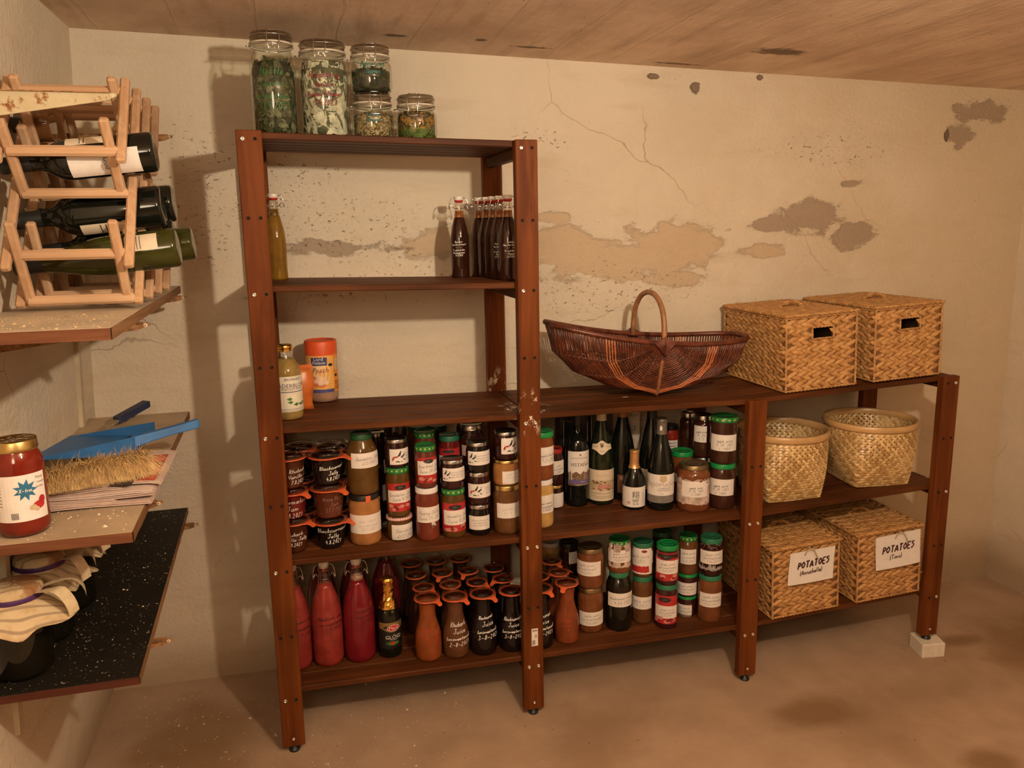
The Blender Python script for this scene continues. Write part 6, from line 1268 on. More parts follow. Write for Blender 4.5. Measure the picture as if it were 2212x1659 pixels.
zl = lambda a, ya, b, yb: (lambda x, y: a + (b - a) * (y - ya) / (yb - ya) + .0002)
crumbs('plaster_crumbs', 420, (-.50, -.235), (-.56, .38), zl(.602, -.575, .622, .40), M_CRUMB, .0006, .0017, 5, 'white plaster crumbs scattered over the low black shelf')
crumbs('plaster_crumbs', 260, (-.45, -.20), (-.66, -.40), zl(1.306, -.668, 1.308, .40), plain('flake', (.50, .36, .20), .9, var=.4), .0008, .0024, 6, 'paint flakes lying in front of the wine rack')
crumbs('plaster_crumbs', 60, (-.45, -.22), (-.60, -.45), zl(.916, -.612, .927, .40), M_CRUMB, .001, .003, 8, 'plaster bits along the front of the middle left shelf')
# rusty painted brackets and the upright they hang on
def bracket_mat():
    t = NT('rusty_white_paint'); x, y, z = t.sep(t.co())
    n = t.noise(38, 5, .65); b = t.noise(9, 3, .6)
    c = t.mix(t.ramp(b, .3, .7), (.50, .42, .27), (.42, .34, .20))
    c = t.mix(t.ramp(n, .56, .66), c, (.22, .075, .015)); c = t.mix(t.ramp(n, .68, .74), c, (.09, .03, .008))
    t.princ(c, .6, 0, .4, 0, t.bump(n, .3, .003)); return t.m
M_BRK = bracket_mat(); M_RUST = plain('brown_rust', (.26, .13, .05), .85, var=.5, vs=70)
def bracket(label, y, z, xt, mat, hl=.055):
    xt += 0 if y < -.4 and z > 1.7 else .016
    t = thing('shelf_bracket', label, 'bracket', (0, 0, 0)); x0 = WX(z) + .002
    mb = MB(); n = 14
    top = []; bot = []
    for i in range(n + 1):
        q = i / n; x = x0 + (xt - x0) * q; top.append((x, z)); bot.append((x, z - (hl * (1 - q) + .011 * q) if q < .97 else z - .006))
    vs = [(x, y - .0022, zz) for x, zz in top + bot] + [(x, y + .0022, zz) for x, zz in top + bot]; m = n + 1; fs = []
    for i in range(n):
        fs += [(i, m + i, m + i + 1, i + 1), (2 * m + i, 2 * m + i + 1, 3 * m + i + 1, 3 * m + i), (i, i + 1, 2 * m + i + 1, 2 * m + i), (m + i, 3 * m + i, 3 * m + i + 1, m + i + 1)]
    fs += [(n, m + n, 3 * m + n, 2 * m + n), (0, 2 * m, 3 * m, m)]; mb.add(vs, fs, False)
    w = mb.build('web', mat, t)
    mb = MB(); mb.box(x0, xt - .012, y - .0075, y + .0075, z - .0004, z + .0016); mb.build('top_flange', M_RUST, t)
    mb = MB(); mb.lathe([(.0018, 0), (.0042, 0), (.0042, .0006), (.0018, .0006)], 10, M=Matrix.Translation((xt - .008, y - .0024, z - .005)) @ Matrix.Rotation(PI / 2, 4, 'X')); mb.build('eyelet', plain('pale_eyelet', (.6, .5, .38), .5), w)
bracket('rusty white bracket without a shelf, in front of the wine rack top', -.405, 1.729, -.186, M_BRK)
bracket('rear rusty bracket without a shelf, tip showing behind the top wine bottle', .30, 1.726, -.192, M_RUST)
for nm, y, z, xt in (('near bracket under the upper left shelf', -.385, 1.283, -.188), ('rear bracket under the upper left shelf', .30, 1.2845, -.196), ('near bracket under the middle left shelf', -.375, .896, -.200), ('rear bracket under the middle left shelf', .30, .9035, -.212), ('near bracket under the black shelf', -.40, .588, -.205), ('rear bracket under the black shelf', .30, .602, -.220)):
    bracket(nm + ', only its tapered tip showing', y, z, xt, M_RUST, .05)
for y, lb in ((.30, 'pale metal wall upright holding the rear shelf brackets'), (-.40, 'pale metal wall upright holding the near shelf brackets')):
    mb = MB(); z0, z1 = .42, 1.76
    mb.bbox([(WX(z0), y - .015, z0), (WX(z0) + .014, y - .015, z0), (WX(z0) + .014, y + .015, z0), (WX(z0), y + .015, z0), (WX(z1), y - .015, z1), (WX(z1) + .014, y - .015, z1), (WX(z1) + .014, y + .015, z1), (WX(z1), y + .015, z1)], .002)
    o = mb.build('wall_upright', plain('upright_paint', (.52, .43, .30), .6, var=.12, vs=12)); tag(o, lb, 'upright')

# ------------------------------------------------------------------ wine rack
rack = thing('wine_rack', 'folding wooden lattice wine rack on the upper left shelf', 'rack', (0, 0, 0))
def lath(x, p0, p1, w=.017, tx=.019, name='lath'):
    a = Vector((x, *p0)); b = Vector((x, *p1)); d = (b - a).normalized(); nn = Vector((0, -d.z, d.y)); X = Vector((tx / 2, 0, 0))
    mb = MB(); h = nn * w / 2
    c = [a - X - h, a + X - h, a + X + h, a - X + h, b - X - h, b + X - h, b + X + h, b - X + h]
    mb.bbox(c, .004); return mb.build(name, M_PINE, rack)
PIT = .137
for k in range(4):
    o = PIT * k
    for xo, xi in ((-.2015, -.2215), (-.425, -.405)):
        lath(xo, (-.346 + o, 1.605), (-.194 + o, 1.789)); lath(xo, (-.378 + o, 1.397), (-.228 + o, 1.581)); lath(xo, (-.316 + o, 1.318), (-.222 + o, 1.430))
        lath(xi, (-.368 + o, 1.687), (-.255 + o, 1.541)); lath(xi, (-.388 + o, 1.490), (-.304 + o, 1.318)); lath(xi, (-.240 + o, 1.785), (-.130 + o, 1.645))
    for (y, z) in ((-.329, 1.628), (-.262, 1.548), (-.352, 1.424), (-.312, 1.330), (-.216, 1.760)):
        mb = MB(); w = .0105
        y += o
        mb.bbox([(-.412, y - w, z - w), (-.206, y - w, z - w), (-.206, y + w, z - w), (-.412, y + w, z - w), (-.412, y - w, z + w), (-.206, y - w, z + w), (-.206, y + w, z + w), (-.412, y + w, z + w)], .005); mb.build('crossbar', M_PINEX, rack)
def lying(base, tilt, k, r, h, col_, label, labs=(), cap='black', txt=()):
    d = dict(k=k, name='wine_bottle', cat='bottle', col=col_, cap=cap, label=label, x=0, y=0, z=0, r=r, h=h, f=0, lab=list(labs), txt=list(txt))
    t = make_item(d)
    Z = Vector((-math.cos(tilt), 0, -math.sin(tilt))); X = Vector((0, -1, 0)); Y = Z.cross(X)
    t.matrix_world = Matrix(((X.x, Y.x, Z.x, base[0]), (X.y, Y.y, Z.y, base[1]), (X.z, Y.z, Z.z, base[2]), (0, 0, 0, 1)))
    return t
q = math.radians
lying((-.147, -.255, 1.634), q(6), 'bordeaux', .0415, .30, 'winedark', 'top bottle in the wine rack with a large white label', [(-1.15, .25, .028, .165, 'white'), (.62, 1.25, .09, .165, 'cream')], txt=[(-.75, .25, .085, .115, 'ink', .0012, ['pointe'])])
lying((-.151, -.190, 1.522), q(5.5), 'bordeaux', .0465, .305, 'winedark', 'middle dark wine bottle in the rack, label underneath', [(-1.25, -.55, .06, .168, 'cream')])
lying((-.119, -.255, 1.433), q(6.5), 'burgundy', .0425, .325, 'olive', 'lowest olive green wine bottle in the rack with cream label', [(.05, .95, .035, .10, 'cream')])
lying((-.144, -.053, 1.533), q(5.5), 'bordeaux', .043, .30, 'winedark', 'dark bottle lying behind the middle bottle of the wine rack')
lying((-.116, .020, 1.437), q(6), 'bordeaux', .041, .32, 'olive', 'green bottle sticking out furthest from the rear of the wine rack')
lying((-.140, -.118, 1.455), q(6), 'bordeaux', .0405, .30, 'winedark', 'dark bottle with orange label between the two green bottles', [(.45, 1.2, .02, .05, 'orangelab')])
lying((-.371, -.118, 1.704), q(3), 'sake', .039, .080, 'amber', 'short amber glass bottle lying in the upper left of the wine rack', cap='black')

# ------------------------------------------------------------------ things on the middle left shelf
z2 = .9185
t = thing('sauce_jar', 'large jar of red tomato sauce with gold lid and blue starburst label', 'jar', (-.398, -.548, z2 + .0005))
r = .0445; h = .178
prof = [(0, .004), (r * .74, .001), (r * .9, .001), (r, .014), (r, h * .74), (r * .97, h * .80), (r * .84, h * .87), (r * .80, h * .90), (r * .80, h * .93), (0, h * .93)]
mb = MB(); mb.lathe(prof, 36); mb.build('jar_body', content('passata'), t)
lid = screw_lid(r * .86, h, .020).build('lid', lidmat('gold'), t)
crm = MB()
for _ in range(40):
    a = random.uniform(0, 2 * PI); q_ = random.uniform(0, .7) * r; s_ = random.uniform(.0015, .005)
    crm.add([(q_ * math.cos(a) + s_, q_ * math.sin(a), h - .0014), (q_ * math.cos(a), q_ * math.sin(a) + s_, h - .0014), (q_ * math.cos(a) - s_, q_ * math.sin(a), h - .0014), (q_ * math.cos(a), q_ * math.sin(a) - s_ * .6, h - .0008)], [(0, 1, 3), (1, 2, 3), (2, 0, 3)])
o = crm.build('dust_flakes', M_CRUMB, lid); o['kind'] = 'stuff'
R = prof_radius(prof[2:]); fa = -1.27
w = Wrap(R, fa - 1.5, fa + 1.05, h * .17, h * .66)
lb = mk([grid_rect(0, w.W, 0, w.H, 16)], 'label', M_LABEL, t, w, .0006)
cx, cy = w.W * .66, w.H * .67
mk([poly2([(cx + (w.H * (.24 if i % 2 == 0 else .13)) * math.cos(i * PI / 9), cy + (w.H * (.24 if i % 2 == 0 else .13)) * math.sin(i * PI / 9)) for i in range(18)])], 'starburst', plain('print_blue', (.02, .14, .26), .5), lb, w, .0009)
mk([hand_lines(['X-tra'], w.H * .26, w.H * .16, .0010)], 'x', M_LABEL, lb, Wrap(R, fa - 1.5 + (cx - w.H * .13) / r, fa, h * .17 + cy - w.H * .08, h * .66), .0012).name = 'starburst_lettering'
mk([print_line('Pasta', w.W * .13, w.H * .08, w.W * .83, w.H * .86), print_line('Tomaatti', w.W * .15, w.H * .08, w.W * .83, w.H * .75), print_line('kastike', w.W * .12, w.H * .05, w.W * .83, w.H * .67)] + [grid_rect(w.W * .04, w.W * .3, w.H * (.9 - .07 * k), w.H * (.915 - .07 * k), 4) for k in range(9)], 'lettering', M_INK2, lb, w, .0009)
mk([disc2(w.W * .84, w.H * .30, w.W * .10, w.H * .09), disc2(w.W * .90, w.H * .40, w.W * .06, w.H * .09)], 'tomato_print', M_RED, lb, w, .0010)
mk([disc2(w.W * .74, w.H * .27, w.W * .06, w.H * .06), disc2(w.W * .80, w.H * .22, w.W * .04, w.H * .05)], 'pasta_print', M_TAN, lb, w, .0011)
mk([grid_rect(w.W * (.42 + .012 * k), w.W * (.426 + .012 * k), w.H * .06, w.H * .2, 1) for k in range(9)], 'barcode', M_INK, lb, w, .0009)
# newspapers
rnd = random.Random(4)
paper_c = [(.56, .42, .36), (.60, .46, .40), (.50, .38, .33), (.62, .50, .44), (.54, .40, .35), (.58, .45, .38)]
def zs2(y): return .916 + (.927 - .916) * (y + .612) / 1.012
for i in range(6):
    zb = .9215 + i * .0052
    x0 = -.405 + rnd.uniform(-.012, .012) + i * .002; x1 = (-.258 if i in (1, 4) else -.182) + rnd.uniform(-.010, .012); y0 = -.462 + i * .010 + rnd.uniform(-.006, .006); y1 = -.17 + rnd.uniform(-.02, .02)
    lab = ['lowest newspaper of the stack on the middle left shelf', 'second newspaper from the bottom, folded edge showing', 'third newspaper from the bottom of the stack under the brush', 'third newspaper from the top of the stack under the brush', 'folded newspaper just below the top one with dark print', 'top newspaper of the stack, with red and orange print'][i]
    t = thing('newspaper', lab, 'newspaper', (0, 0, 0), 0, 'stack of newspapers under the brush')
    mb = MB(); n = 10
    for layer in range(2):
        za = zb + layer * .0028
        vs = []; fs = []
        for side in (0, 1):
            for a in range(n + 1):
                for b in range(3):
                    u = a / n; v = b / 2
                    sag = .0012 * math.sin(u * 5 + i) - (.004 * max(0, u - .88) / .12 if i > 2 else 0)
                    vs.append((x0 + (x1 - x0) * u - layer * .003, y0 + (y1 - y0) * v + layer * .004 + .004 * math.sin(u * 3 + i), za + sag + side * .0016))
        m = (n + 1) * 3
        for side in (0, 1):
            for a in range(n):
                for b in range(2):
                    q_ = side * m + a * 3 + b; f_ = (q_, q_ + 1, q_ + 4, q_ + 3); fs.append(f_ if side == 0 else f_[::-1])
        for a in range(n):
            fs += [(a * 3, a * 3 + 3, m + a * 3 + 3, m + a * 3), (a * 3 + 2, m + a * 3 + 2, m + a * 3 + 5, a * 3 + 5)]
        fs += [(n * 3, n * 3 + 1, m + n * 3 + 1, m + n * 3), (n * 3 + 1, n * 3 + 2, m + n * 3 + 2, m + n * 3 + 1), (0, m, m + 1, 1), (1, m + 1, m + 2, 2)]
        mb.add(vs, fs, False)
    mb.build('pages', plain('newsprint_%d' % i, paper_c[i], .8, var=.06), t)
    if i == 5:
        mb = MB(); zt = zb + .0060
        mb.box(-.225, -.190, -.40, -.20, zt - .0014, zt); mb.build('red_print', plain('news_red', (.50, .10, .05), .6, var=.4, vs=30), t)
        mb = MB(); mb.box(-.275, -.232, -.42, -.36, zt - .0014, zt)
        for q_ in range(9): mb.box(-.262 + .006 * q_, -.258 + .006 * q_, -.352, -.342, zt - .0014, zt + .0002)
        mb.build('dark_print', plain('news_dark', (.05, .04, .035), .6), t)
# hand brush, bristles towards the viewer
br = thing('hand_brush', 'hand brush with long tan bristles resting on the newspapers', 'brush', (0, 0, 0))
c0 = Vector((-.425, -.415, .956)); c1 = Vector((-.215, -.350, .972))
mb = MB(); ax = (c1 - c0); L = ax.length; ax.normalize(); sd = Vector((-ax.y, ax.x, 0)); up = Vector((0, 0, 1))
bk = [c0 + sd * .035 - up * .006, c1 + sd * .035 - up * .006, c1 + sd * .060 - up * .006, c0 + sd * .060 - up * .006]
mb.bbox(bk + [p + up * .020 for p in bk], .004); mb.build('brush_back', plain('dark_wood_back', (.03, .016, .012), .5), br)
mb = MB(); rnd = random.Random(9)
for _ in range(12000):
    u = rnd.random(); a = rnd.uniform(-.9, 1.15)
    root = c0 + ax * (L * u) + sd * .035 + up * (.004 + .009 * rnd.uniform(-1, 1))
    d = (-sd * rnd.uniform(.8, 1.1) + ax * rnd.gauss(0, .30) + up * (rnd.gauss(.10, .30))).normalized()
    ln = rnd.uniform(.055, .100); tip = root + d * ln - up * (.020 * rnd.random()); mid = root + d * ln * .55 + up * .003
    tip.z = max(tip.z, .9556); mid.z = max(mid.z, .9556)
    wv = ax * rnd.uniform(.0004, .0008)
    b = len(mb.v); mb.add([root - wv, root + wv, mid + wv * .9, mid - wv * .9, tip], [(0, 1, 2, 3), (3, 2, 4)], False)
o = mb.build('bristles', plain('tan_bristle', (.86, .62, .32), .6, var=.25, vs=60), br); o['kind'] = 'stuff'
# dustpan
M_BLUE = plain('blue_plastic', (.028, .135, .36), .42, var=.12, vs=18)
dp = thing('dustpan', 'bright blue plastic dustpan lying on the brush, handle pointing right', 'dustpan', (0, 0, 0))
A = Vector((-.470, -.245, .976)); B = Vector((-.438, -.020, .972)); Cc = Vector((-.232, -.085, .998)); D = Vector((-.262, -.228, .994))
mb = MB()
def slab(p, th):
    n = (p[1] - p[0]).cross(p[2] - p[0]).normalized() * th; m = len(p)
    mb.add(list(p) + [v + n for v in p], [tuple(range(m))[::-1], tuple(range(m, 2 * m))] + [(i, (i + 1) % m, m + (i + 1) % m, m + i) for i in range(m)], False)
lo = lambda v: v - Vector((0, 0, .024))
slab([A, lo(D) + Vector((0, 0, -.004)), lo(Cc), B], .0022); mb.build('pan_floor', M_BLUE, dp)
mb = MB(); slab([A, D + Vector((0, 0, .012)), lo(D) + Vector((0, 0, -.006))], .0022); slab([lo(Cc), Cc + Vector((0, 0, .010)), B], .0022)
slab([lo(D) + Vector((0, 0, -.006)), D + Vector((0, 0, .012)), Cc + Vector((0, 0, .010)), lo(Cc)], .0022); mb.build('pan_wall', M_BLUE, dp)
mb = MB(); h0 = (D * .72 + Cc * .28) - Vector((0, 0, .004)); h1 = Vector((-.122, -.150, 1.012))
dirh = (h1 - h0).normalized(); sw = Vector((-dirh.y, dirh.x, 0)).normalized()
def bar(p, wd, th): return [p - sw * wd - Vector((0, 0, th)), p + sw * wd - Vector((0, 0, th)), p + sw * wd * .8 + Vector((0, 0, th)), p - sw * wd * .8 + Vector((0, 0, th))]
secs = [bar(h0 - dirh * .012, .020, .013), bar(h0 + dirh * .03, .014, .0105), bar(h0.lerp(h1, .6), .012, .0095), bar(h1 - dirh * .006, .012, .0105), bar(h1, .009, .008)]
vs = [v for s_ in secs for v in s_]; fs = [(i * 4 + k, i * 4 + (k + 1) % 4, i * 4 + 4 + (k + 1) % 4, i * 4 + 4 + k) for i in range(4) for k in range(4)] + [(3, 2, 1, 0), (16, 17, 18, 19)]
mb.add(vs, fs, False); o = mb.build('handle', M_BLUE, dp); md = o.modifiers.new('round', 'BEVEL'); md.width = .003; md.segments = 2
mb = MB()
for p, s_ in (((-.318, -.165, .9785), .008), ((-.308, -.150, .9790), .006), ((-.285, -.118, .9815), .006), ((-.345, -.19, .9765), .003)):
    mb.add([(p[0] - s_ * 1.6, p[1], p[2]), (p[0], p[1] - s_ * .4, p[2]), (p[0] + s_ * 1.4, p[1] + s_ * .3, p[2]), (p[0], p[1] + s_ * .5, p[2] + s_ * .5)], [(0, 1, 3), (1, 2, 3), (2, 0, 3), (0, 2, 1)], False)
tag(mb.build('leaf_litter', plain('dead_leaf', (.02, .014, .01), .9)), 'small dark bits of litter lying in the blue dustpan', 'litter')['kind'] = 'stuff'
# scraper behind it
sc = thing('wallpaper_scraper', 'paint scraper with dark blue handle lying behind the dustpan', 'scraper', (0, 0, 0))
p0 = Vector((-.425, .155, .929)); p1 = Vector((-.388, .255, .945)); p2 = Vector((-.318, .338, .972))
def stick(mb, a, b, w0, w1, t0, t1):
    d = (b - a).normalized(); s_ = Vector((-d.y, d.x, 0)).normalized(); u = Vector((0, 0, 1))
    mb.bbox([a - s_ * w0 - u * t0, a + s_ * w0 - u * t0, b + s_ * w1 - u * t1, b - s_ * w1 - u * t1, a - s_ * w0 + u * t0, a + s_ * w0 + u * t0, b + s_ * w1 + u * t1, b - s_ * w1 + u * t1], .002)
mb = MB(); stick(mb, p0, p1, .016, .011, .0015, .003); mb.build('blade', plain('dull_metal', (.34, .27, .19), .45, .3), sc)
M_NAVY = plain('dark_blue_grip', (.022, .030, .075), .45, var=.25, vs=30)
mb = MB(); stick(mb, p1, p2, .014, .016, .010, .009)
for q_ in (.25, .5): mb.sphere(p1.lerp(p2, q_) - Vector((0, 0, .010)), .009, .009, .007, 8, 5)
mb.build('grip', M_NAVY, sc)

# ------------------------------------------------------------------ cloth-capped jars on the black shelf
def cloth_mat():
    t = NT('striped_cloth'); x, y, z = t.sep(t.co())
    s_ = t.math('FRACT', t.math('MULTIPLY', t.math('ADD', t.math('MULTIPLY', y, .9), t.math('MULTIPLY', x, -.25)), 62.))
    ln = t.math('MULTIPLY', t.math('GREATER_THAN', s_, .72), .75)
    st = t.noise(26, 4, .6)
    c = t.mix(t.ramp(st, .4, .7), (.60, .48, .31), (.48, .34, .18)); c = t.mix(ln, c, (.27, .20, .14))
    top = t.ramp(z, .148, .158)
    c = t.mix(t.math('MULTIPLY', t.ramp(t.noise(16, 4, .6, t.mapping((1, 1, 1), (2, 3, 1))), .42, .58), t.math('MULTIPLY', t.ramp(z, .150, .168), .8)), c, (.26, .10, .025))
    t.princ(c, .85, 0, .2); return t.m
M_CLOTH = cloth_mat(); M_RIB = plain('purple_ribbon', (.065, .018, .10), .45)
def cloth_jar(loc, r, h, label, seed, R1, drop, ylim):
    rnd = random.Random(seed); t = thing('cloth_capped_jar', label, 'jar', loc)
    hb = h - .01
    mb = MB(); mb.lathe([(0, .003), (r * .85, .001), (r, .010), (r, hb * .80), (r * .93, hb * .87), (r * .86, hb * .89), (r * .86, hb), (0, hb)], 32); mb.build('jar_body', content('cordial'), t)
    mb = MB(); seg = 72; vs = []; fs = []
    ph = rnd.uniform(0, 6); rings = [(0, h + .006), (.4 * r, h + .007), (.72 * r, h + .005), (.88 * r, h + .001), (.93 * r, h - .008), (.90 * r, h - .018), (.92 * r, h - .022)]
    nr = 6
    for rr, zz in rings:
        for k in range(seg):
            a = 2 * PI * k / seg; vs.append((rr * math.cos(a), rr * math.sin(a), zz + rnd.uniform(-.0006, .0006)))
    for j in range(1, nr + 1):
        q_ = j / nr
        for k in range(seg):
            a = 2 * PI * k / seg; wv = math.sin(9 * a + ph) * .5 + math.sin(5 * a + ph * 2) * .5; sqr = 1 + .30 * abs(math.cos(2 * a + ph)) ** 3
            rr = r * .92 + (R1 * sqr - r * .92) * q_ + .004 * wv * q_; zz = h - .022 - drop * q_ * (1 + .20 * wv + .35 * (1 - abs(math.cos(2 * a + ph)))) 
            vs.append((rr * math.cos(a), min(max(rr * math.sin(a), ylim[0]), ylim[1]), zz))
    m = len(rings) + nr
    for j in range(m - 1):
        for k in range(seg): fs.append((j * seg + k, j * seg + (k + 1) % seg, (j + 1) * seg + (k + 1) % seg, (j + 1) * seg + k))
    mb.add(vs, fs, True); o = mb.build('cloth_cover', M_CLOTH, t); md = o.modifiers.new('thickness', 'SOLIDIFY'); md.thickness = .0008
    mb = MB(); mb.lathe([(r * .925, h - .024), (r * .955, h - .022), (r * .96, h - .014), (r * .93, h - .011)], 40); rb = mb.build('ribbon', M_RIB, t)
    mb = MB()     # loose ribbon tails
    for a0, ln in ((-.50, .045), (.12, .040)):
        vs = []; fs = []; n = 8
        for i in range(n + 1):
            q_ = i / n; a = a0 + .12 * q_; rr = r * .95 + (R1 * 1.28 - r * .95) * math.sin(q_ * PI / 2); zz = h - .010 + .008 * math.sin(PI * q_) - ln * max(0, q_ - .45) ** 1.2 * 2.0
            wd = .007 + .008 * min(1, q_ * 2.2)
            for s_ in (-wd, wd): vs.append((rr * math.cos(a) - s_ * math.sin(a), rr * math.sin(a) + s_ * math.cos(a), zz + abs(s_) * .15))
            if i: b = len(vs); fs.append((b - 4, b - 3, b - 1, b - 2))
        mb.add(vs, fs, True)
    mb.build('ribbon_tail', M_CREAM if False else plain('cream_ribbon', (.62, .50, .32), .7), rb)
    return t
cloth_jar((-.452, -.487, .6047), .054, .182, 'nearest dark jar with striped cloth cap and purple ribbon on the black shelf', 1, .096, .036, (-.2, .080))
cloth_jar((-.443, -.350, .6075), .052, .188, 'second cloth-capped dark jar, half behind the nearest one', 2, .082, .036, (-.055, .086))
cloth_jar((-.430, -.205, .6105), .052, .192, 'third cloth-capped dark jar at the back, under the middle shelf', 3, .080, .038, (-.057, .2))

# ------------------------------------------------------------------ room
def ellipses(t, co, items, nz, amt):
    """ragged patches: items = (cu, cv, a, b) in the two given coordinates"""
    u, v = co; res = None
    for cu, cv, a, b in items:
        du = t.math('MULTIPLY', t.math('SUBTRACT', u, cu), 1 / a); dv = t.math('MULTIPLY', t.math('SUBTRACT', v, cv), 1 / b)
        d = t.math('SQRT', t.math('ADD', t.math('MULTIPLY', du, du), t.math('MULTIPLY', dv, dv)))
        res = d if res is None else t.math('MINIMUM', res, d)
    return t.math('ADD', res, t.math('MULTIPLY', t.math('SUBTRACT', nz, .5), amt))
def wall_material(name, back):
    t = NT(name); P = t.geo(); x, y, z = t.sep(P)
    u = x if back else y
    n1 = t.noise(2.3, 5, .6, P); n2 = t.noise(1.0, 8, .68, t.mapping((7, 7, 13), co=P)); n3 = t.noise(75, 4, .6, P); hz = t.noise(1.0, 5, .6, t.mapping((3.5, 3.5, 16), co=P))
    c = t.mix(t.ramp(n1, .3, .7), (.69, .60, .475), (.63, .54, .42))
    c = t.mix(t.math('MULTIPLY', t.ramp(hz, .52, .72), .35), c, (.54, .43, .30))
    wob = t.n('ShaderNodeMix', data_type='VECTOR'); wob.inputs[0].default_value = .12; t.put(wob.inputs[4], P); t.put(wob.inputs[5], t.noise(3.5, 4, .6, P, out='Color'))
    ck = t.math('MULTIPLY', t.ramp(t.vor(1.9, wob.outputs[1], 'DISTANCE_TO_EDGE'), .0, .0045, 1, 0), t.ramp(t.noise(2.6, 2, .5, t.mapping((1, 1, 1), (4, 9, 2), co=P)), .50, .60))
    c = t.mix(t.math('MULTIPLY', ck, .6), c, (.30, .20, .12))
    if back: c = t.mix(t.ramp(t.math('ADD', x, t.math('MULTIPLY', n1, 1.6)), 2.2, 3.4, 0, .6), c, (.56, .435, .28))  # wall tinted yellower and darker to the right: weaker light put into colour
    pits = t.math('MULTIPLY', t.ramp(n3, .70, .76), t.ramp(n2, .50, .62))
    spk = t.vor(42, t.mapping((1, 1, 1.6), co=P)); sp = t.math('MULTIPLY', t.ramp(spk, .05, .13, 1, 0), t.ramp(t.noise(5.5, 4, .6, t.mapping((1, 1, 1), (7, 3, 1), co=P)), .57, .66))
    h = t.math('ADD', t.math('MULTIPLY', n2, .7), t.math('MULTIPLY', n3, .35))
    if back:
        tan = ellipses(t, (x, z), [(1.30, 1.345, .33, .075), (1.42, 1.40, .22, .06), (1.05, 1.37, .16, .10), (1.44, 1.275, .13, .03), (1.78, 1.36, .12, .03), (.62, 1.42, .13, .05), (1.0, 1.49, .07, .02)], n2, 3.0)
        mt = t.ramp(tan, .80, 1.05, 1, 0); c = t.mix(t.math('MULTIPLY', mt, .62), c, (.50, .345, .20))
        gry = ellipses(t, (x, z), [(.235, 1.408, .175, .030), (1.99, 1.475, .14, .07), (2.16, 1.41, .10, .045), (2.15, 1.60, .05, .016), (1.82, 1.455, .10, .022), (2.72, 1.86, .13, .05), (2.62, 1.78, .08, .05)], n2, 3.6)
        mg = t.ramp(gry, .70, 1.05, 1, 0); c = t.mix(t.math('MULTIPLY', mg, .75), c, (.30, .215, .15))
        flk = t.math('MULTIPLY', t.ramp(ellipses(t, (x, z), [(.06, 1.58, .24, .20), (.30, 1.46, .30, .12), (-.15, 1.55, .14, .25), (.36, 1.28, .4, .06), (1.15, 1.24, .42, .10), (.62, 1.31, .30, .06), (.95, 1.75, .12, .05), (2.05, 1.72, .3, .06)], n2, 1.6), .5, 1.1, 1, 0), t.ramp(t.noise(58, 6, .75, t.mapping((1, 1, 1.5), co=P)), .60, .66))
        c = t.mix(t.math('MULTIPLY', flk, .6), c, (.36, .245, .155))
        hol = ellipses(t, (x, z), [(1.343, 1.955, .026, .010), (1.50, 1.920, .022, .020), (1.747, 1.962, .013, .010), (2.560, 1.775, .012, .026), (.90, 1.01, .012, .008), (1.30, 1.06, .006, .006)], n2, 3.2)
        mh = t.ramp(hol, .7, 1.05, 1, 0); c = t.mix(t.math('MULTIPLY', mh, .85), c, (.17, .11, .07))
        h = t.math('SUBTRACT', h, t.math('ADD', t.math('MULTIPLY', t.math('ADD', mt, mg), .22), t.math('ADD', t.math('MULTIPLY', flk, .4), mh)))
    c = t.mix(t.math('MULTIPLY', pits, .5), c, (.33, .22, .13)); c = t.mix(t.math('MULTIPLY', sp, .7), c, (.24, .15, .085))
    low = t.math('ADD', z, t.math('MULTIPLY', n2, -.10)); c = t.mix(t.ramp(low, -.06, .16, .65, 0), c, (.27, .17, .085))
    t.princ(c, .9, 0, .15, 0, t.bump(h, .85, .011)); return t.m
def ceiling_material():
    t = NT('board_marked_concrete'); P = t.geo(); x, y, z = t.sep(P)
    st = t.noise(1.0, 6, .62, t.mapping((13, 1.5, 1), co=P)); st2 = t.noise(1.0, 4, .6, t.mapping((45, 4, 1), (3, 1, 0), co=P)); bl = t.noise(3.0, 5, .65, t.mapping((1, .7, 1), (1, 7, 0), co=P)); fn = t.noise(40, 4, .6, P)
    c = t.mix(t.ramp(bl, .35, .66), (.80, .65, .52), (.62, .475, .365)); c = t.mix(t.math('MULTIPLY', t.ramp(st, .48, .7), .45), c, (.38, .26, .17))
    c = t.mix(t.math('MULTIPLY', t.ramp(st2, .60, .70), t.math('MULTIPLY', t.ramp(x, .6, 1.4), .55)), c, (.58, .47, .33))
    jt = t.math('ABSOLUTE', t.math('SUBTRACT', t.math('FRACT', t.math('ADD', t.math('MULTIPLY', x, 4.6), t.math('MULTIPLY', st, .35))), .5))
    mj = t.math('MULTIPLY', t.ramp(jt, .0, .030, 1, 0), t.ramp(x, .9, 1.6, .30, .08)); c = t.mix(mj, c, (.56, .45, .32))
    blot = ellipses(t, (x, y), [(1.62, .16, .10, .05), (.45, .30, .04, .02), (.70, .28, .02, .02), (.87, .33, .07, .015), (1.4, .42, .10, .015)], fn, 1.4)
    c = t.mix(t.math('MULTIPLY', t.ramp(blot, .5, 1.1, 1, 0), .8), c, (.10, .065, .035))
    sp = t.ramp(t.vor(16, P), .03, .07, .7, 0); c = t.mix(sp, c, (.13, .08, .045))
    t.princ(c, .9, 0, .15, 0, t.bump(t.math('ADD', t.math('MULTIPLY', st, .8), t.math('ADD', t.math('MULTIPLY', fn, .3), t.math('MULTIPLY', mj, 1.2))), .6, .006)); return t.m
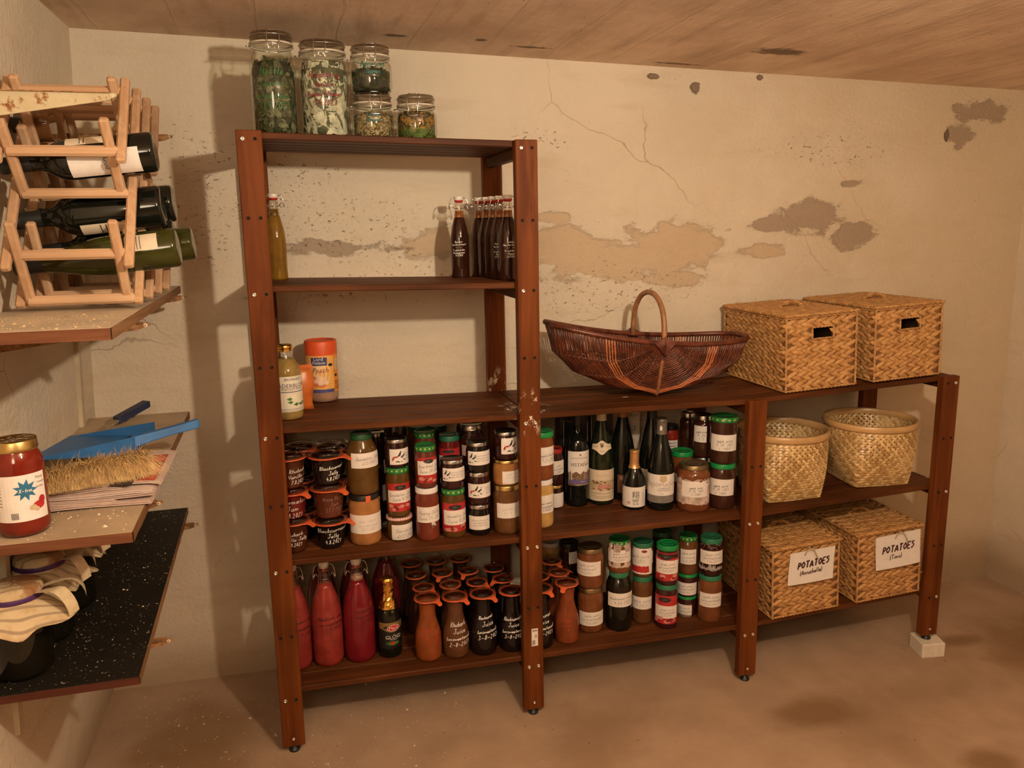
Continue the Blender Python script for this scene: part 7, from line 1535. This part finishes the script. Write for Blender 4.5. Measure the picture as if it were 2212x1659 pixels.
def floor_material():
    t = NT('concrete_floor'); P = t.geo(); x, y, z = t.sep(P)
    a = t.noise(1.6, 6, .6, P); b = t.noise(7, 5, .6, P); f = t.noise(60, 4, .65, P)
    c = t.mix(t.ramp(b, .3, .7), (.43, .30, .205), (.365, .25, .17))
    c = t.mix(t.ramp(a, .50, .72, 0, .5), c, (.22, .13, .065))
    st = ellipses(t, (x, y), [(.52, -.52, .28, .07), (-.25, .10, .22, .30), (1.62, -.22, .20, .10), (2.40, .04, .14, .05), (1.95, -.55, .10, .06), (2.7, -.1, .3, .3)], b, 1.6)
    c = t.mix(t.math('MULTIPLY', t.ramp(st, .4, 1.25, 1, 0), .75), c, (.19, .105, .042))
    lt = t.math('MULTIPLY', t.ramp(f, .66, .70), t.ramp(t.math('ADD', ellipses(t, (x, y), [(-.2, .0, .4, .45), (.3, -.35, .5, .2)], b, .8), 0.), .5, 1.3, 1, .12)); c = t.mix(t.math('MULTIPLY', lt, .6), c, (.66, .56, .44))
    dk = t.ramp(t.vor(11, P), .015, .035, .85, 0); c = t.mix(dk, c, (.05, .03, .018))
    t.princ(c, .75, 0, .3, 0, t.bump(t.math('ADD', b, t.math('MULTIPLY', f, .35)), .3, .005)); return t.m
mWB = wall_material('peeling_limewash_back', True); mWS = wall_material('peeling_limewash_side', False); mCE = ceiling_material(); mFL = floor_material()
XL0, XL1, XR, YB, YF = -.537, -.4425, 2.955, .48, -4.2
fz = lambda x: -.012 - .02 * x
cz = lambda x: 2.021 - .025 * x
mb = MB(); mb.hexa([(-.7, YF - .1, fz(-.7) - .1), (3.1, YF - .1, fz(3.1) - .1), (3.1, YB + .1, fz(3.1) - .1), (-.7, YB + .1, fz(-.7) - .1), (-.7, YF - .1, fz(-.7)), (3.1, YF - .1, fz(3.1)), (3.1, YB + .1, fz(3.1)), (-.7, YB + .1, fz(-.7))]); struct(mb.build('floor', mFL))
mb = MB(); mb.hexa([(-.7, YF - .1, cz(-.7)), (3.1, YF - .1, cz(3.1)), (3.1, YB + .1, cz(3.1)), (-.7, YB + .1, cz(-.7)), (-.7, YF - .1, 2.25), (3.1, YF - .1, 2.25), (3.1, YB + .1, 2.25), (-.7, YB + .1, 2.25)]); struct(mb.build('ceiling', mCE))
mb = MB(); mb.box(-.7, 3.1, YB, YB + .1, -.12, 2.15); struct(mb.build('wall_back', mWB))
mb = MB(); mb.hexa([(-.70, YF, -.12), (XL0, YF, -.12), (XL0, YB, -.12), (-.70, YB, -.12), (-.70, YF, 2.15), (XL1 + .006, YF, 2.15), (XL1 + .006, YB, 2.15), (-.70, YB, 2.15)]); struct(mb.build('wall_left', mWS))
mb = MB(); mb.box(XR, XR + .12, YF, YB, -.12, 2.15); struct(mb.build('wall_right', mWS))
mb = MB(); mb.box(-.7, 3.1, YF - .1, YF, -.12, 2.15); struct(mb.build('wall_front', plain('dark_far_wall', (.22, .16, .11), .9)))
crumbs('floor_crumbs', 500, (-.50, .55), (-.55, .44), lambda x, y: fz(x) + .0001, M_CRUMB, .0010, .0030, 12, 'pale plaster crumbs on the concrete floor by the left wall')
crumbs('floor_crumbs', 60, (-.3, 2.8), (-.7, .1), lambda x, y: fz(x) + .0001, plain('dark_grit', (.04, .025, .015), .9), .001, .003, 13, 'scattered dark grit on the concrete floor')

# ------------------------------------------------------------------ light and camera
def lamp(name, loc, energy, color, size, shade=False):
    l = bpy.data.lights.new(name, 'POINT'); l.energy = energy; l.color = color; l.shadow_soft_size = size
    if shade:      # added falloff dims the bulb towards the floor; no such fitting is known
        l.use_nodes = True; nt = l.node_tree; em = [n for n in nt.nodes if n.type == 'EMISSION'][0]
        tc = nt.nodes.new('ShaderNodeTexCoord'); sx = nt.nodes.new('ShaderNodeSeparateXYZ'); mr = nt.nodes.new('ShaderNodeMapRange'); mr.interpolation_type = 'SMOOTHSTEP'
        nt.links.new(tc.outputs['Normal'], sx.inputs[0]); nt.links.new(sx.outputs[2], mr.inputs[0])
        mr.inputs[1].default_value = -.85; mr.inputs[2].default_value = -.08; mr.inputs[3].default_value = .40; mr.inputs[4].default_value = 1.0
        nt.links.new(mr.outputs[0], em.inputs['Strength'])
    o = bpy.data.objects.new(name, l); COL.objects.link(o); o.location = loc; return o
lamp('ceiling_bulb', (.80, -1.77, 1.83), 109, (1.0, .82, .60), .030, True)
lamp('added_fill_light', (-.25, -2.5, 1.72), 30, (1.0, .80, .56), .22)  # unseen fill added by the left wall to lift the shadows there
w = bpy.data.worlds.new('dark'); S.world = w; w.use_nodes = True; w.node_tree.nodes['Background'].inputs[0].default_value = (0, 0, 0, 1)
cd = bpy.data.cameras.new('camera'); cam = bpy.data.objects.new('camera', cd); COL.objects.link(cam)
cd.sensor_width = 36; cd.sensor_fit = 'HORIZONTAL'; cd.lens = 36 * 1750.0 / 2212; cd.clip_start = .02
cam.matrix_world = Matrix(((0.96515, 0.06548, -0.25339, 0.11743), (-0.26121, 0.18140, -0.94808, -2.18467), (-0.01611, 0.98123, 0.19218, 1.46737), (0.00000, 0.00000, 0.00000, 1.00000)))
S.camera = cam
S.view_settings.view_transform = 'Standard'; S.view_settings.look = 'None'; S.view_settings.gamma = 1; S.view_settings.exposure = 0.0; S.view_settings.use_curve_mapping = False
S.cycles.max_bounces = 8; S.cycles.diffuse_bounces = 5; S.cycles.glossy_bounces = 3; S.cycles.transparent_max_bounces = 14; S.cycles.caustics_reflective = False; S.cycles.caustics_refractive = False
